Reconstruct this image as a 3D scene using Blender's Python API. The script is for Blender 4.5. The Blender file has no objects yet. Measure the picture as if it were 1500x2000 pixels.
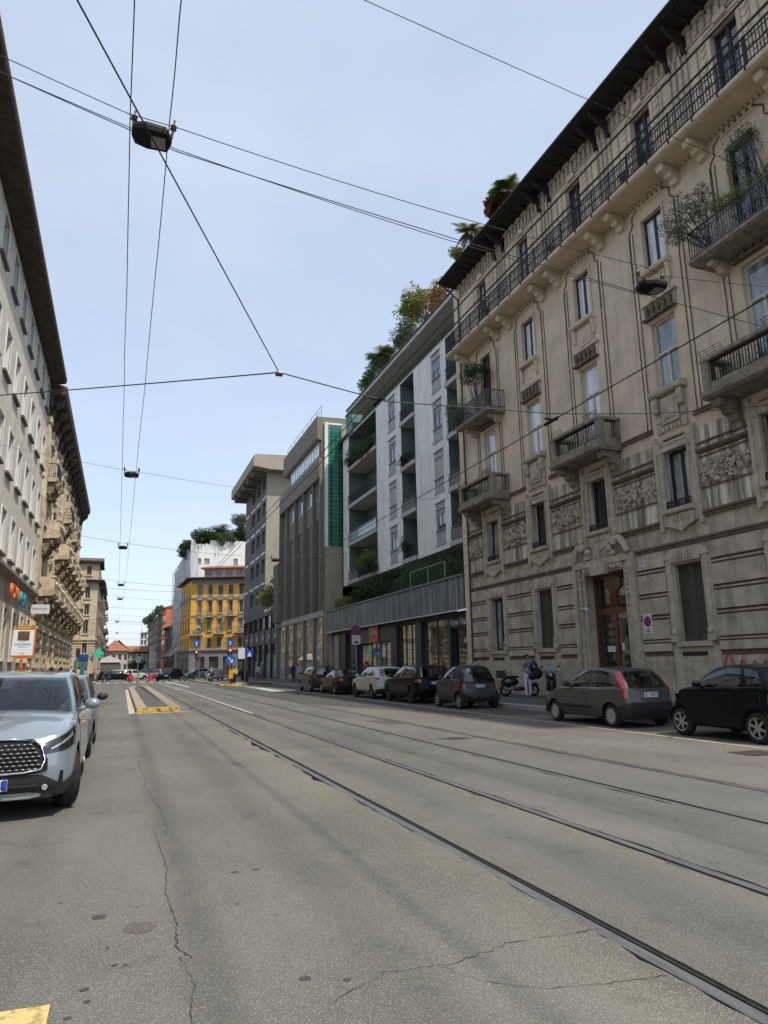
import bpy, math, random
from mathutils import Vector, Matrix, noise
from math import sin, cos, pi, radians, sqrt, atan2
S = bpy.context.scene
# ---------------------------------------------------------------- camera
cam_data = bpy.data.cameras.new("camera")
cam_data.sensor_fit = 'VERTICAL'; cam_data.sensor_height = 36.0; cam_data.sensor_width = 27.0
cam_data.lens = 1387.0 / 2000.0 * 36.0
cam_data.clip_start = 0.05; cam_data.clip_end = 6000
cam = bpy.data.objects.new("camera", cam_data)
S.collection.objects.link(cam)
_r, _u, _b = (0.93998, -0.34082, -0.01662), (-0.05639, -0.20317, 0.97752), (-0.33654, -0.91791, -0.21019)
cam.matrix_world = Matrix(((_r[0], _u[0], _b[0], 0), (_r[1], _u[1], _b[1], 0), (_r[2], _u[2], _b[2], 1.6), (0, 0, 0, 1)))
S.camera = cam
# ---------------------------------------------------------------- sky and sun
SUN = Vector((0.25, -0.43, 0.87)).normalized()
W = bpy.data.worlds.new("World"); S.world = W; W.use_nodes = True
nt = W.node_tree; nt.nodes.clear()
sky = nt.nodes.new('ShaderNodeTexSky'); sky.sky_type = 'NISHITA'; sky.sun_disc = False
sky.sun_elevation = math.asin(SUN.z); sky.sun_rotation = atan2(SUN.x, SUN.y)
sky.altitude = 120; sky.air_density = 1.0; sky.dust_density = 1.6; sky.ozone_density = 1.6
tc = nt.nodes.new('ShaderNodeTexCoord'); mp = nt.nodes.new('ShaderNodeMapping'); mp.inputs['Scale'].default_value = (1.0, 0.8, 2.2)
mp.inputs['Rotation'].default_value = (0, 0, 0.5)
nz = nt.nodes.new('ShaderNodeTexNoise'); nz.inputs['Scale'].default_value = 1.5; nz.inputs['Detail'].default_value = 5; nz.inputs['Roughness'].default_value = 0.55
rp = nt.nodes.new('ShaderNodeValToRGB'); rp.color_ramp.elements[0].position = 0.40; rp.color_ramp.elements[1].position = 0.78
rp.color_ramp.elements[0].color = (0.44, 0.44, 0.44, 1); rp.color_ramp.elements[1].color = (0.66, 0.66, 0.66, 1)
mx = nt.nodes.new('ShaderNodeMix'); mx.data_type = 'RGBA'; mx.inputs['B'].default_value = (4.7, 5.25, 5.9, 1)
bg = nt.nodes.new('ShaderNodeBackground'); bg.inputs['Strength'].default_value = 0.14
ow = nt.nodes.new('ShaderNodeOutputWorld')
L = nt.links.new
L(tc.outputs['Generated'], mp.inputs['Vector']); L(mp.outputs['Vector'], nz.inputs['Vector']); L(nz.outputs['Fac'], rp.inputs['Fac'])
L(sky.outputs['Color'], mx.inputs['A']); L(rp.outputs['Color'], mx.inputs['Factor']); L(mx.outputs['Result'], bg.inputs['Color']); L(bg.outputs['Background'], ow.inputs['Surface'])
sd = bpy.data.lights.new("sun", 'SUN'); sd.energy = 3.1; sd.angle = radians(1.4); sd.color = (1.0, 0.94, 0.84)
so = bpy.data.objects.new("sun", sd); S.collection.objects.link(so)
so.rotation_euler = (-SUN).to_track_quat('-Z', 'Y').to_euler(); so.location = SUN * 200
vs = S.view_settings; vs.view_transform = 'Standard'; vs.look = 'None'; vs.exposure = 0.50; vs.gamma = 1.0; vs.use_curve_mapping = False
S.cycles.max_bounces = 6; S.cycles.diffuse_bounces = 2; S.cycles.glossy_bounces = 3
S.cycles.use_denoising = True
# ---------------------------------------------------------------- helpers
R = random.Random(11)
COL = S.collection

class Frame:                                    # a vertical plane: u along it, d out of it, z up
    def __init__(s, ox, oy, ux, uy, nx, ny):
        s.o = (ox, oy); s.U = (ux, uy); s.N = (nx, ny)
    def p(s, u, d, z):
        return (s.o[0] + s.U[0] * u + s.N[0] * d, s.o[1] + s.U[1] * u + s.N[1] * d, z)
FW = Frame(0, 0, 1, 0, 0, 1)                    # world: u = x, d = y
FR = Frame(18, 0, 0, 1, -1, 0)                  # right-hand building line, u = y
FL = Frame(-6, 0, 0, 1, 1, 0)                   # left-hand building line, u = y

class MB:
    def __init__(s): s.v = []; s.f = []; s.m = []
    def face(s, pts, m=0):
        n = len(s.v); s.v.extend(pts); s.f.append(tuple(range(n, n + len(pts)))); s.m.append(m)
    def box(s, F, u0, u1, d0, d1, z0, z1, m=0):
        n = len(s.v)
        for z in (z0, z1):
            for u, d in ((u0, d0), (u1, d0), (u1, d1), (u0, d1)): s.v.append(F.p(u, d, z))
        for q in ((0, 3, 2, 1), (4, 5, 6, 7), (0, 1, 5, 4), (1, 2, 6, 5), (2, 3, 7, 6), (3, 0, 4, 7)):
            s.f.append(tuple(n + i for i in q)); s.m.append(m)
        return s
    def prism(s, F, poly, d0, d1, m=0):         # polygon in (u, z), extruded along d
        n = len(s.v); k = len(poly)
        for d in (d0, d1):
            for u, z in poly: s.v.append(F.p(u, d, z))
        s.f.append(tuple(range(n + k - 1, n - 1, -1))); s.m.append(m)
        s.f.append(tuple(range(n + k, n + 2 * k))); s.m.append(m)
        for i in range(k):
            j = (i + 1) % k; s.f.append((n + i, n + j, n + k + j, n + k + i)); s.m.append(m)
        return s
    def profile(s, F, prof, u0, u1, m=0):       # polygon in (d, z), extruded along u
        n = len(s.v); k = len(prof)
        for u in (u0, u1):
            for d, z in prof: s.v.append(F.p(u, d, z))
        s.f.append(tuple(range(n + k - 1, n - 1, -1))); s.m.append(m)
        s.f.append(tuple(range(n + k, n + 2 * k))); s.m.append(m)
        for i in range(k):
            j = (i + 1) % k; s.f.append((n + i, n + j, n + k + j, n + k + i)); s.m.append(m)
        return s
    def flat(s, poly, z0, z1, m=0):             # polygon in (x, y), extruded up
        n = len(s.v); k = len(poly)
        for z in (z0, z1):
            for x, y in poly: s.v.append((x, y, z))
        s.f.append(tuple(range(n + k - 1, n - 1, -1))); s.m.append(m)
        s.f.append(tuple(range(n + k, n + 2 * k))); s.m.append(m)
        for i in range(k):
            j = (i + 1) % k; s.f.append((n + i, n + j, n + k + j, n + k + i)); s.m.append(m)
        return s
    def tube(s, path, r, n=6, m=0, cap=True, r1=None):
        P = [Vector(p) for p in path]; base = len(s.v); up = Vector((0, 0, 1)); K = len(P)
        for i, p in enumerate(P):
            t = (P[min(i + 1, K - 1)] - P[max(i - 1, 0)]).normalized()
            a = up if abs(t.dot(up)) < 0.95 else Vector((1, 0, 0))
            x = t.cross(a).normalized(); y = t.cross(x)
            rr = r if r1 is None else r + (r1 - r) * i / max(1, K - 1)
            for k in range(n):
                th = 2 * pi * k / n; s.v.append(tuple(p + x * rr * cos(th) + y * rr * sin(th)))
        for i in range(K - 1):
            for k in range(n):
                a = base + i * n + k; b = base + i * n + (k + 1) % n
                s.f.append((a, b, b + n, a + n)); s.m.append(m)
        if cap:
            s.f.append(tuple(range(base + n - 1, base - 1, -1))); s.m.append(m)
            s.f.append(tuple(base + (K - 1) * n + k for k in range(n))); s.m.append(m)
        return s
    def lathe(s, c, ax, prof, n=24, m=0):       # prof = (along axis, radius)
        ax = Vector(ax).normalized(); c = Vector(c); a = Vector((0, 0, 1)) if abs(ax.z) < 0.9 else Vector((1, 0, 0))
        x = ax.cross(a).normalized(); y = ax.cross(x); base = len(s.v)
        for h, r in prof:
            for k in range(n):
                th = 2 * pi * k / n; s.v.append(tuple(c + ax * h + (x * cos(th) + y * sin(th)) * r))
        for i in range(len(prof) - 1):
            for k in range(n):
                a = base + i * n + k; b = base + i * n + (k + 1) % n
                s.f.append((a, b, b + n, a + n)); s.m.append(m)
        return s
    def blob(s, c, r, m=0, rnd=None, seg=6, rings=4):
        rx, ry, rz = r if isinstance(r, (tuple, list)) else (r, r, r); base = len(s.v)
        for i in range(rings + 1):
            ph = pi * i / rings
            for k in range(seg):
                th = 2 * pi * k / seg; j = 1 if rnd is None else 1 + rnd * (R.random() - .5)
                s.v.append((c[0] + rx * sin(ph) * cos(th) * j, c[1] + ry * sin(ph) * sin(th) * j, c[2] + rz * cos(ph) * j))
        for i in range(rings):
            for k in range(seg):
                a = base + i * seg + k; b = base + i * seg + (k + 1) % seg
                s.f.append((a, a + seg, b + seg, b)); s.m.append(m)
        return s
    def add(s, o, M=None, m=None):
        n = len(s.v); s.v.extend([tuple(M @ Vector(p)) for p in o.v] if M is not None else o.v)
        s.f.extend(tuple(n + i for i in f) for f in o.f); s.m.extend(o.m if m is None else [m] * len(o.f)); return s
    def build(s, name, mats, parent=None, smooth=False):
        me = bpy.data.meshes.new(name); me.from_pydata([tuple(p) for p in s.v], [], s.f)
        if not isinstance(mats, (list, tuple)): mats = [mats]
        for q in mats: me.materials.append(q)
        if len(mats) > 1: me.polygons.foreach_set('material_index', s.m)
        if smooth: me.polygons.foreach_set('use_smooth', [True] * len(me.polygons))
        me.update()
        o = bpy.data.objects.new(name, me); COL.objects.link(o)
        if parent is not None: attach(o, parent)
        return o

def world_loc(o):
    v = Vector((0, 0, 0))
    while o is not None: v = v + Vector(o.get('_at', (0, 0, 0))); o = None
    return v
ROOTS = {}
def attach(o, parent):                          # parts are modelled in place: cancel the root's own offset
    o.parent = parent
    at = ROOTS.get(parent.name)
    if at is not None: o.matrix_parent_inverse = Matrix.Translation(-at)
def tag(o, label=None, cat=None, group=None, kind=None):
    if label: o['label'] = label
    if cat: o['category'] = cat
    if group: o['group'] = group
    if kind: o['kind'] = kind
    return o
def thing(name, label, cat, loc=(0, 0, 0), group=None):
    o = bpy.data.objects.new(name, None); COL.objects.link(o); o.location = loc; o.empty_display_size = 0.2
    ROOTS[o.name] = Vector(loc)
    return tag(o, label, cat, group)
def dup(root, loc, rz=0, label=None, scale=None):   # a thing with copies of its parts and their sub-parts
    r = root.copy(); COL.objects.link(r); r.location = loc; r.rotation_euler = (0, 0, rz)
    if scale: r.scale = (scale,) * 3
    if label: r['label'] = label
    for ch in list(root.children):
        c = ch.copy(); COL.objects.link(c); c.parent = r
        for g in ch.children:
            d = g.copy(); COL.objects.link(d); d.parent = c
    return r

# ---------------------------------------------------------------- materials
MATS = {}
def node_mat(name):
    m = bpy.data.materials.new(name); m.use_nodes = True; t = m.node_tree; b = t.nodes['Principled BSDF']
    return m, t, b
def c4(c): return (c[0], c[1], c[2], 1)
def mat(name, col, rough=0.8, metal=0.0, var=0.12, scale=2.0, stretch=(1, 1, 1), col2=None, lo=0.35, hi=0.7, bump=0.0, bscale=40.0, fine=0.0, fscale=60.0, coat=0.0, spec=None, streak=0.0, streak_col=(0.05, 0.045, 0.035)):
    """noise-mottled surface; 'streak' adds runs of old dirt down a wall"""
    if name in MATS: return MATS[name]
    m, t, b = node_mat(name); N = t.nodes.new; K = t.links.new
    b.inputs['Roughness'].default_value = rough; b.inputs['Metallic'].default_value = metal
    if coat: b.inputs['Coat Weight'].default_value = coat; b.inputs['Coat Roughness'].default_value = 0.03
    if spec is not None: b.inputs['Specular IOR Level'].default_value = spec
    tc = N('ShaderNodeTexCoord'); mp = N('ShaderNodeMapping'); mp.inputs['Scale'].default_value = stretch
    K(tc.outputs['Object'], mp.inputs['Vector'])
    nz = N('ShaderNodeTexNoise'); nz.inputs['Scale'].default_value = scale; nz.inputs['Detail'].default_value = 7; nz.inputs['Roughness'].default_value = 0.62
    K(mp.outputs['Vector'], nz.inputs['Vector'])
    rp = N('ShaderNodeValToRGB'); rp.color_ramp.elements[0].position = lo; rp.color_ramp.elements[1].position = hi
    a = tuple(max(0, x * (1 - var)) for x in col); z = col2 if col2 else tuple(min(1, x * (1 + var)) for x in col)
    rp.color_ramp.elements[0].color = c4(a); rp.color_ramp.elements[1].color = c4(z)
    K(nz.outputs['Fac'], rp.inputs['Fac']); out = rp.outputs['Color']
    if fine:
        n2 = N('ShaderNodeTexNoise'); n2.inputs['Scale'].default_value = fscale; n2.inputs['Detail'].default_value = 2
        K(tc.outputs['Object'], n2.inputs['Vector'])
        r2 = N('ShaderNodeValToRGB'); r2.color_ramp.elements[0].position = .3; r2.color_ramp.elements[1].position = .7
        r2.color_ramp.elements[0].color = (1 - fine,) * 3 + (1,); r2.color_ramp.elements[1].color = (1 + fine,) * 3 + (1,)
        K(n2.outputs['Fac'], r2.inputs['Fac'])
        mm = N('ShaderNodeMix'); mm.data_type = 'RGBA'; mm.blend_type = 'MULTIPLY'; mm.inputs['Factor'].default_value = 1
        K(out, mm.inputs['A']); K(r2.outputs['Color'], mm.inputs['B']); out = mm.outputs['Result']
    if streak:
        ms = N('ShaderNodeMapping'); ms.inputs['Scale'].default_value = (2.6, 2.6, 0.16); K(tc.outputs['Object'], ms.inputs['Vector'])
        n3 = N('ShaderNodeTexNoise'); n3.inputs['Scale'].default_value = 1.6; n3.inputs['Detail'].default_value = 5; n3.inputs['Roughness'].default_value = .6
        K(ms.outputs['Vector'], n3.inputs['Vector'])
        r3 = N('ShaderNodeValToRGB'); r3.color_ramp.elements[0].position = .48; r3.color_ramp.elements[1].position = .72
        r3.color_ramp.elements[0].color = (0, 0, 0, 1); r3.color_ramp.elements[1].color = (streak,) * 3 + (1,)
        K(n3.outputs['Fac'], r3.inputs['Fac'])
        m3 = N('ShaderNodeMix'); m3.data_type = 'RGBA'; m3.inputs['B'].default_value = c4(streak_col)
        K(r3.outputs['Color'], m3.inputs['Factor']); K(out, m3.inputs['A']); out = m3.outputs['Result']
    K(out, b.inputs['Base Color'])
    if bump:
        nb = N('ShaderNodeTexNoise'); nb.inputs['Scale'].default_value = bscale; nb.inputs['Detail'].default_value = 4
        K(tc.outputs['Object'], nb.inputs['Vector'])
        bp = N('ShaderNodeBump'); bp.inputs['Strength'].default_value = bump; bp.inputs['Distance'].default_value = 0.02
        K(nb.outputs['Fac'], bp.inputs['Height']); K(bp.outputs['Normal'], b.inputs['Normal'])
    MATS[name] = m; return m
def plain(name, col, rough=0.5, metal=0.0, coat=0.0, spec=None):
    return mat(name, col, rough, metal, var=0.06, scale=9, coat=coat, spec=spec)
def glow(name, col, strength):
    if name in MATS: return MATS[name]
    m, t, b = node_mat(name); b.inputs['Base Color'].default_value = c4(col); b.inputs['Emission Color'].default_value = c4(col); b.inputs['Emission Strength'].default_value = strength
    MATS[name] = m; return m

M = dict(
 plaster=mat('beige_plaster', (0.635, 0.525, 0.39), 0.9, var=0.14, scale=0.9, bump=0.25, bscale=55, fine=0.08, streak=0.26, streak_col=(0.22, 0.175, 0.13)),
 stone=mat('weathered_stone', (0.465, 0.405, 0.315), 0.92, var=0.28, scale=1.6, bump=0.4, bscale=35, fine=0.14, fscale=45, streak=0.55, streak_col=(0.12, 0.10, 0.075)),
 trim=mat('moulded_stone', (0.47, 0.41, 0.32), 0.9, var=0.22, scale=3.5, bump=0.3, bscale=45, fine=0.1, streak=0.4, streak_col=(0.14, 0.115, 0.085)),
 stain=mat('streaked_stone', (0.46, 0.40, 0.31), 0.92, var=0.45, col2=(.72, .66, .55), scale=1.6, stretch=(3, 3, .2), lo=.42, hi=.6, bump=0.3, bscale=35, fine=0.12, streak=1.0, streak_col=(0.10, 0.08, 0.06)),
 balcony=mat('sooty_balcony_stone', (0.25, 0.22, 0.175), 0.92, var=0.35, scale=3, bump=0.4, bscale=40, streak=0.5, streak_col=(0.06, 0.05, 0.04)),
 iron=mat('black_wrought_iron', (0.028, 0.027, 0.03), 0.55, 0.5, var=0.3, scale=12),
 iron2=mat('grey_painted_iron', (0.10, 0.10, 0.115), 0.6, 0.3, var=0.25, scale=12),
 wood_dark=mat('dark_wood_frame', (0.022, 0.018, 0.016), 0.6, var=0.3, scale=8),
 frame_cream=mat('cream_window_paint', (0.56, 0.53, 0.43), 0.55, var=0.1, scale=8),
 groove=mat('dark_moulding', (0.15, 0.115, 0.082), .95, var=.35, scale=5),  # dark tone adding contrast to grooves, ledges and moulding lines
 shutter=mat('brown_slat_shutter', (0.085, 0.068, 0.056), 0.6, var=0.2, scale=6),
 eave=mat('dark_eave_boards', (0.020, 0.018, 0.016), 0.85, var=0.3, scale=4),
 door=mat('varnished_red_wood', (0.13, 0.034, 0.016), 0.35, var=0.35, scale=5, stretch=(4, 4, .5), coat=0.3),
 white=mat('white_render', (0.74, 0.735, 0.71), 0.88, var=0.09, scale=0.7, bump=0.2, bscale=40, fine=0.05, streak=0.34, streak_col=(0.30, 0.29, 0.26)),
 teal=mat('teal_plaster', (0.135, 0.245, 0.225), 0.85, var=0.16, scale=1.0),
 greywin=mat('pale_blue_panel', (0.30, 0.325, 0.345), 0.6, var=0.1, scale=2),
 slab=mat('balcony_concrete', (0.42, 0.41, 0.385), 0.9, var=0.15, scale=2, streak=0.4, streak_col=(0.2, 0.19, 0.17)),
 zinc=mat('stained_zinc_canopy', (0.115, 0.13, 0.135), 0.55, 0.25, var=0.3, scale=1.4, stretch=(3, 3, .25), streak=1.0, streak_col=(0.30, 0.32, 0.32)),
 olive=mat('olive_brown_render', (0.185, 0.172, 0.135), 0.88, var=0.1, scale=0.8, fine=0.05),
 tan=mat('tan_render', (0.345, 0.31, 0.245), 0.9, var=0.1, scale=0.7, streak=0.25, streak_col=(0.2, 0.18, 0.14)),
 dgrey=mat('dark_grey_render', (0.125, 0.12, 0.11), 0.85, var=0.14, scale=1.2),
 metalw=plain('white_metal', (0.62, 0.62, 0.62), 0.45), black=plain('matt_black', (0.012, 0.012, 0.013), 0.6), dark=plain('dark_metal', (0.04, 0.042, 0.045), 0.5),
 steel=plain('galvanised_steel', (0.30, 0.31, 0.32), 0.42, 0.7), cream=mat('cream_plaster', (0.55, 0.46, 0.31), 0.9, var=0.13, scale=0.8, streak=0.3, streak_col=(0.22, 0.18, 0.12)),
 grey_stucco=mat('grey_stucco', (0.64, 0.585, 0.48), 0.95, var=0.14, scale=1.2, bump=0.5, bscale=28, fine=0.12, fscale=25, streak=0.3, streak_col=(0.24, 0.21, 0.17)),
 reveal=mat('white_window_reveal', (0.70, 0.69, 0.65), 0.85, var=0.06, scale=2),
 ornate=mat('ornate_buff_stone', (0.52, 0.435, 0.305), 0.95, var=0.28, scale=1.1, lo=.36, hi=.62, bump=0.5, bscale=20, streak=0.5, streak_col=(0.10, 0.08, 0.055)),
 yellow=mat('ochre_yellow_plaster', (0.86, 0.455, 0.07), 0.9, var=0.13, scale=0.6),
 ygrey=mat('grey_window_trim', (0.30, 0.285, 0.27), 0.9, var=0.15, scale=2),
 lilac=mat('lilac_grey_base', (0.24, 0.225, 0.235), 0.9, var=0.14, scale=1),
 rooft=mat('terracotta_tiles', (0.30, 0.115, 0.065), 0.9, var=0.3, scale=6, bump=0.5, bscale=9),
 orange=mat('orange_plaster', (0.62, 0.19, 0.06), 0.9, var=0.1, scale=1),
 sheet=mat('scaffold_sheeting', (0.46, 0.475, 0.485), 0.6, var=0.2, scale=1.0, stretch=(1, 1, .5), bump=0.6, bscale=2.2),
 mirror_tile=None)
def glass(name, base, rough=0.04, spec=0.6, col2=None, scale=1.2):
    return mat(name, base, rough, 0.0, var=0.3, scale=scale, stretch=(1, 1, .35), col2=col2, coat=0.9, spec=spec)
M['glass'] = glass('dark_window_glass', (0.012, 0.013, 0.014))
M['curtain'] = glass('curtained_window_glass', (0.16, 0.20, 0.22), col2=(0.46, 0.50, 0.52), scale=2.6)
M['skyglass'] = glass('curtain_and_sky_glass', (0.60, 0.63, 0.68), col2=(0.78, 0.80, 0.84))  # reflected sky painted into the pale base, along with white curtains
M['blueglass'] = glass('blue_curtained_glass', (0.065, 0.085, 0.11), col2=(0.36, 0.42, 0.47), scale=2.2)
M['shopglass'] = glass('shop_window_glass', (0.045, 0.042, 0.035), col2=(0.12, 0.105, 0.075), scale=2)
M['frosted'] = mat('frosted_green_glass', (0.20, 0.285, 0.275), 0.25, var=0.12, scale=1, coat=0.5)
M['leaf'] = None
def leafmat(name, a, b):
    m, t, bs = node_mat(name); N = t.nodes.new; K = t.links.new
    ob = N('ShaderNodeNewGeometry'); nz = N('ShaderNodeTexNoise'); nz.inputs['Scale'].default_value = 3.5; nz.inputs['Detail'].default_value = 3
    tc = N('ShaderNodeTexCoord'); K(tc.outputs['Object'], nz.inputs['Vector'])
    ad = N('ShaderNodeMath'); ad.operation = 'ADD'; K(nz.outputs['Fac'], ad.inputs[0])
    ml = N('ShaderNodeMath'); ml.operation = 'MULTIPLY'; ml.inputs[1].default_value = 0.5; K(ob.outputs['Random Per Island'], ml.inputs[0]); K(ml.outputs[0], ad.inputs[1])
    rp = N('ShaderNodeValToRGB'); rp.color_ramp.elements[0].position = .45; rp.color_ramp.elements[1].position = 1.0
    rp.color_ramp.elements[0].color = c4(a); rp.color_ramp.elements[1].color = c4(b); K(ad.outputs[0], rp.inputs['Fac']); K(rp.outputs['Color'], bs.inputs['Base Color'])
    bs.inputs['Roughness'].default_value = .5
    tl = N('ShaderNodeBsdfTranslucent'); ms = N('ShaderNodeMixShader'); ms.inputs['Fac'].default_value = .38; hs = N('ShaderNodeHueSaturation'); hs.inputs['Value'].default_value = 1.7; K(rp.outputs['Color'], hs.inputs['Color']); K(hs.outputs['Color'], tl.inputs['Color'])
    K(bs.outputs[0], ms.inputs[1]); K(tl.outputs[0], ms.inputs[2]); K(ms.outputs[0], t.nodes['Material Output'].inputs['Surface'])
    MATS[name] = m; return m
M['leaf'] = leafmat('mid_green_leaves', (0.020, 0.045, 0.012), (0.085, 0.13, 0.035))
M['leaf_olive'] = leafmat('grey_green_leaves', (0.045, 0.06, 0.035), (0.17, 0.19, 0.12))
M['leaf_dark'] = leafmat('dark_green_leaves', (0.010, 0.022, 0.008), (0.04, 0.07, 0.02))
M['leaf_yel'] = leafmat('yellow_green_leaves', (0.06, 0.09, 0.015), (0.22, 0.24, 0.05))
M['leaf_rust'] = leafmat('rusty_leaves', (0.10, 0.05, 0.015), (0.26, 0.14, 0.04))
M['leaf_red'] = leafmat('red_leaves', (0.10, 0.012, 0.015), (0.26, 0.03, 0.04))
M['bark'] = mat('brown_bark', (0.06, 0.045, 0.032), .9, var=.3, scale=8)
# ================================================================ the ground, the road, rails and pavements
def asphalt(name, a, b, speck=0.5, stone=(0.34, 0.32, 0.27), mott=0.5, bands=()):
    m, t, bs = node_mat(name); N = t.nodes.new; K = t.links.new
    tc = N('ShaderNodeTexCoord'); O = tc.outputs['Object']
    n1 = N('ShaderNodeTexNoise'); n1.inputs['Scale'].default_value = mott; n1.inputs['Detail'].default_value = 9; n1.inputs['Roughness'].default_value = .68
    mp = N('ShaderNodeMapping'); mp.inputs['Scale'].default_value = (1, .45, 1); K(O, mp.inputs['Vector']); K(mp.outputs['Vector'], n1.inputs['Vector'])
    r1 = N('ShaderNodeValToRGB'); r1.color_ramp.elements[0].position = .32; r1.color_ramp.elements[1].position = .68
    r1.color_ramp.elements[0].color = c4(a); r1.color_ramp.elements[1].color = c4(b); K(n1.outputs['Fac'], r1.inputs['Fac'])
    n2 = N('ShaderNodeTexNoise'); n2.inputs['Scale'].default_value = 120; n2.inputs['Detail'].default_value = 3; n2.inputs['Roughness'].default_value = .7; K(O, n2.inputs['Vector'])
    r2 = N('ShaderNodeValToRGB'); r2.color_ramp.elements[0].position = .30; r2.color_ramp.elements[1].position = .70
    r2.color_ramp.elements[0].color = (.55, .55, .55, 1); r2.color_ramp.elements[1].color = (1.4, 1.4, 1.38, 1); K(n2.outputs['Fac'], r2.inputs['Fac'])
    mm = N('ShaderNodeMix'); mm.data_type = 'RGBA'; mm.blend_type = 'MULTIPLY'; mm.inputs['Factor'].default_value = 1
    K(r1.outputs['Color'], mm.inputs['A']); K(r2.outputs['Color'], mm.inputs['B'])
    vo = N('ShaderNodeTexVoronoi'); vo.inputs['Scale'].default_value = 125; vo.inputs['Randomness'].default_value = 1; K(O, vo.inputs['Vector'])
    sp = N('ShaderNodeSeparateColor'); K(vo.outputs['Color'], sp.inputs['Color'])
    gt = N('ShaderNodeMath'); gt.operation = 'GREATER_THAN'; gt.inputs[1].default_value = 1 - speck * .55; K(sp.outputs['Red'], gt.inputs[0])
    lt = N('ShaderNodeMath'); lt.operation = 'LESS_THAN'; lt.inputs[1].default_value = .42; K(vo.outputs['Distance'], lt.inputs[0])
    mu = N('ShaderNodeMath'); mu.operation = 'MULTIPLY'; K(gt.outputs[0], mu.inputs[0]); K(lt.outputs[0], mu.inputs[1])
    st = N('ShaderNodeValToRGB'); st.color_ramp.elements[0].color = c4(tuple(x * .6 for x in stone)); st.color_ramp.elements[1].color = c4(stone); K(sp.outputs['Green'], st.inputs['Fac'])
    m2 = N('ShaderNodeMix'); m2.data_type = 'RGBA'; K(mu.outputs[0], m2.inputs['Factor']); K(mm.outputs['Result'], m2.inputs['A']); K(st.outputs['Color'], m2.inputs['B'])
    # oil spots and worn patches with a shape of their own
    n3 = N('ShaderNodeTexNoise'); n3.inputs['Scale'].default_value = 1.7; n3.inputs['Detail'].default_value = 6; n3.inputs['Roughness'].default_value = .6; K(O, n3.inputs['Vector'])
    r3 = N('ShaderNodeValToRGB'); r3.color_ramp.elements[0].position = .60; r3.color_ramp.elements[1].position = .74
    r3.color_ramp.elements[0].color = (1, 1, 1, 1); r3.color_ramp.elements[1].color = (.72, .72, .73, 1); K(n3.outputs['Fac'], r3.inputs['Fac'])
    m3 = N('ShaderNodeMix'); m3.data_type = 'RGBA'; m3.blend_type = 'MULTIPLY'; m3.inputs['Factor'].default_value = 1; K(m2.outputs['Result'], m3.inputs['A']); K(r3.outputs['Color'], m3.inputs['B'])
    out = m3.outputs['Result']; sx = N('ShaderNodeSeparateXYZ'); K(O, sx.inputs[0])
    for (xc, hw, colr, amt) in bands:                 # dust and wear lying in bands along the street
        d = N('ShaderNodeMath'); d.operation = 'SUBTRACT'; d.inputs[1].default_value = xc; K(sx.outputs['X'], d.inputs[0])
        ab = N('ShaderNodeMath'); ab.operation = 'ABSOLUTE'; K(d.outputs[0], ab.inputs[0])
        mr = N('ShaderNodeMapRange'); mr.interpolation_type = 'SMOOTHSTEP'; mr.inputs['From Min'].default_value = 0; mr.inputs['From Max'].default_value = hw; mr.inputs['To Min'].default_value = amt; mr.inputs['To Max'].default_value = 0; K(ab.outputs[0], mr.inputs['Value'])
        nn = N('ShaderNodeMath'); nn.operation = 'MULTIPLY'; K(mr.outputs['Result'], nn.inputs[0]); K(n3.outputs['Fac'], nn.inputs[1])
        mb = N('ShaderNodeMix'); mb.data_type = 'RGBA'; mb.blend_type = 'MULTIPLY'; mb.inputs['B'].default_value = c4(colr); K(nn.outputs[0], mb.inputs['Factor']); K(out, mb.inputs['A']); out = mb.outputs['Result']
    K(out, bs.inputs['Base Color']); bs.inputs['Roughness'].default_value = .88; bs.inputs['Specular IOR Level'].default_value = .3
    bp = N('ShaderNodeBump'); bp.inputs['Strength'].default_value = .55; bp.inputs['Distance'].default_value = .006
    K(n2.outputs['Fac'], bp.inputs['Height']); K(bp.outputs['Normal'], bs.inputs['Normal'])
    MATS[name] = m; return m
A_LANE = asphalt('worn_lane_asphalt', (0.090, 0.089, 0.077), (0.164, 0.158, 0.135), .75, (0.315, 0.305, 0.27), .5, ((.55, .22, (.55, .56, .58), 1.1), (2.55, .45, (1.22, 1.16, 1.05), .9), (1.5, .35, (.72, .73, .74), 1.0), (-.6, .35, (.80, .80, .80), 1.0)))
A_TRACK = asphalt('track_bed_asphalt', (0.090, 0.090, 0.081), (0.151, 0.147, 0.131), .35, (0.30, 0.29, 0.25), .5, ((3.1, .3, (1.22, 1.15, 1.04), .8), (4.2, .35, (1.28, 1.18, 1.02), .9), (3.6, .3, (.75, .76, .78), 1.0), (5.3, .4, (.78, .79, .80), 1.0)))
A_FAR = asphalt('far_lane_asphalt', (0.104, 0.100, 0.087), (0.169, 0.160, 0.137), .4, (0.34, 0.32, 0.27))
A_DARK = asphalt('dark_sub_base', (0.030, 0.028, 0.025), (0.05, 0.047, 0.042), .05, (0.1, 0.1, 0.09))
A_PAVE = asphalt('pavement_asphalt', (0.075, 0.074, 0.072), (0.115, 0.112, 0.105), .12, (0.2, 0.19, 0.17))
KERB = mat('granite_kerb', (0.34, 0.32, 0.28), .9, var=.2, scale=5, fine=.15, fscale=90)
STEEL_R = mat('worn_rail_steel', (0.145, 0.145, 0.148), .5, .25, var=.25, scale=14, stretch=(1, .12, 1))
GROOVE = mat('dirty_rail_groove', (0.020, 0.017, 0.014), .95, var=.4, scale=20)
PAINT = mat('worn_white_road_paint', (0.34, 0.335, 0.31), .85, var=.4, scale=7, lo=.4, hi=.55)
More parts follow.
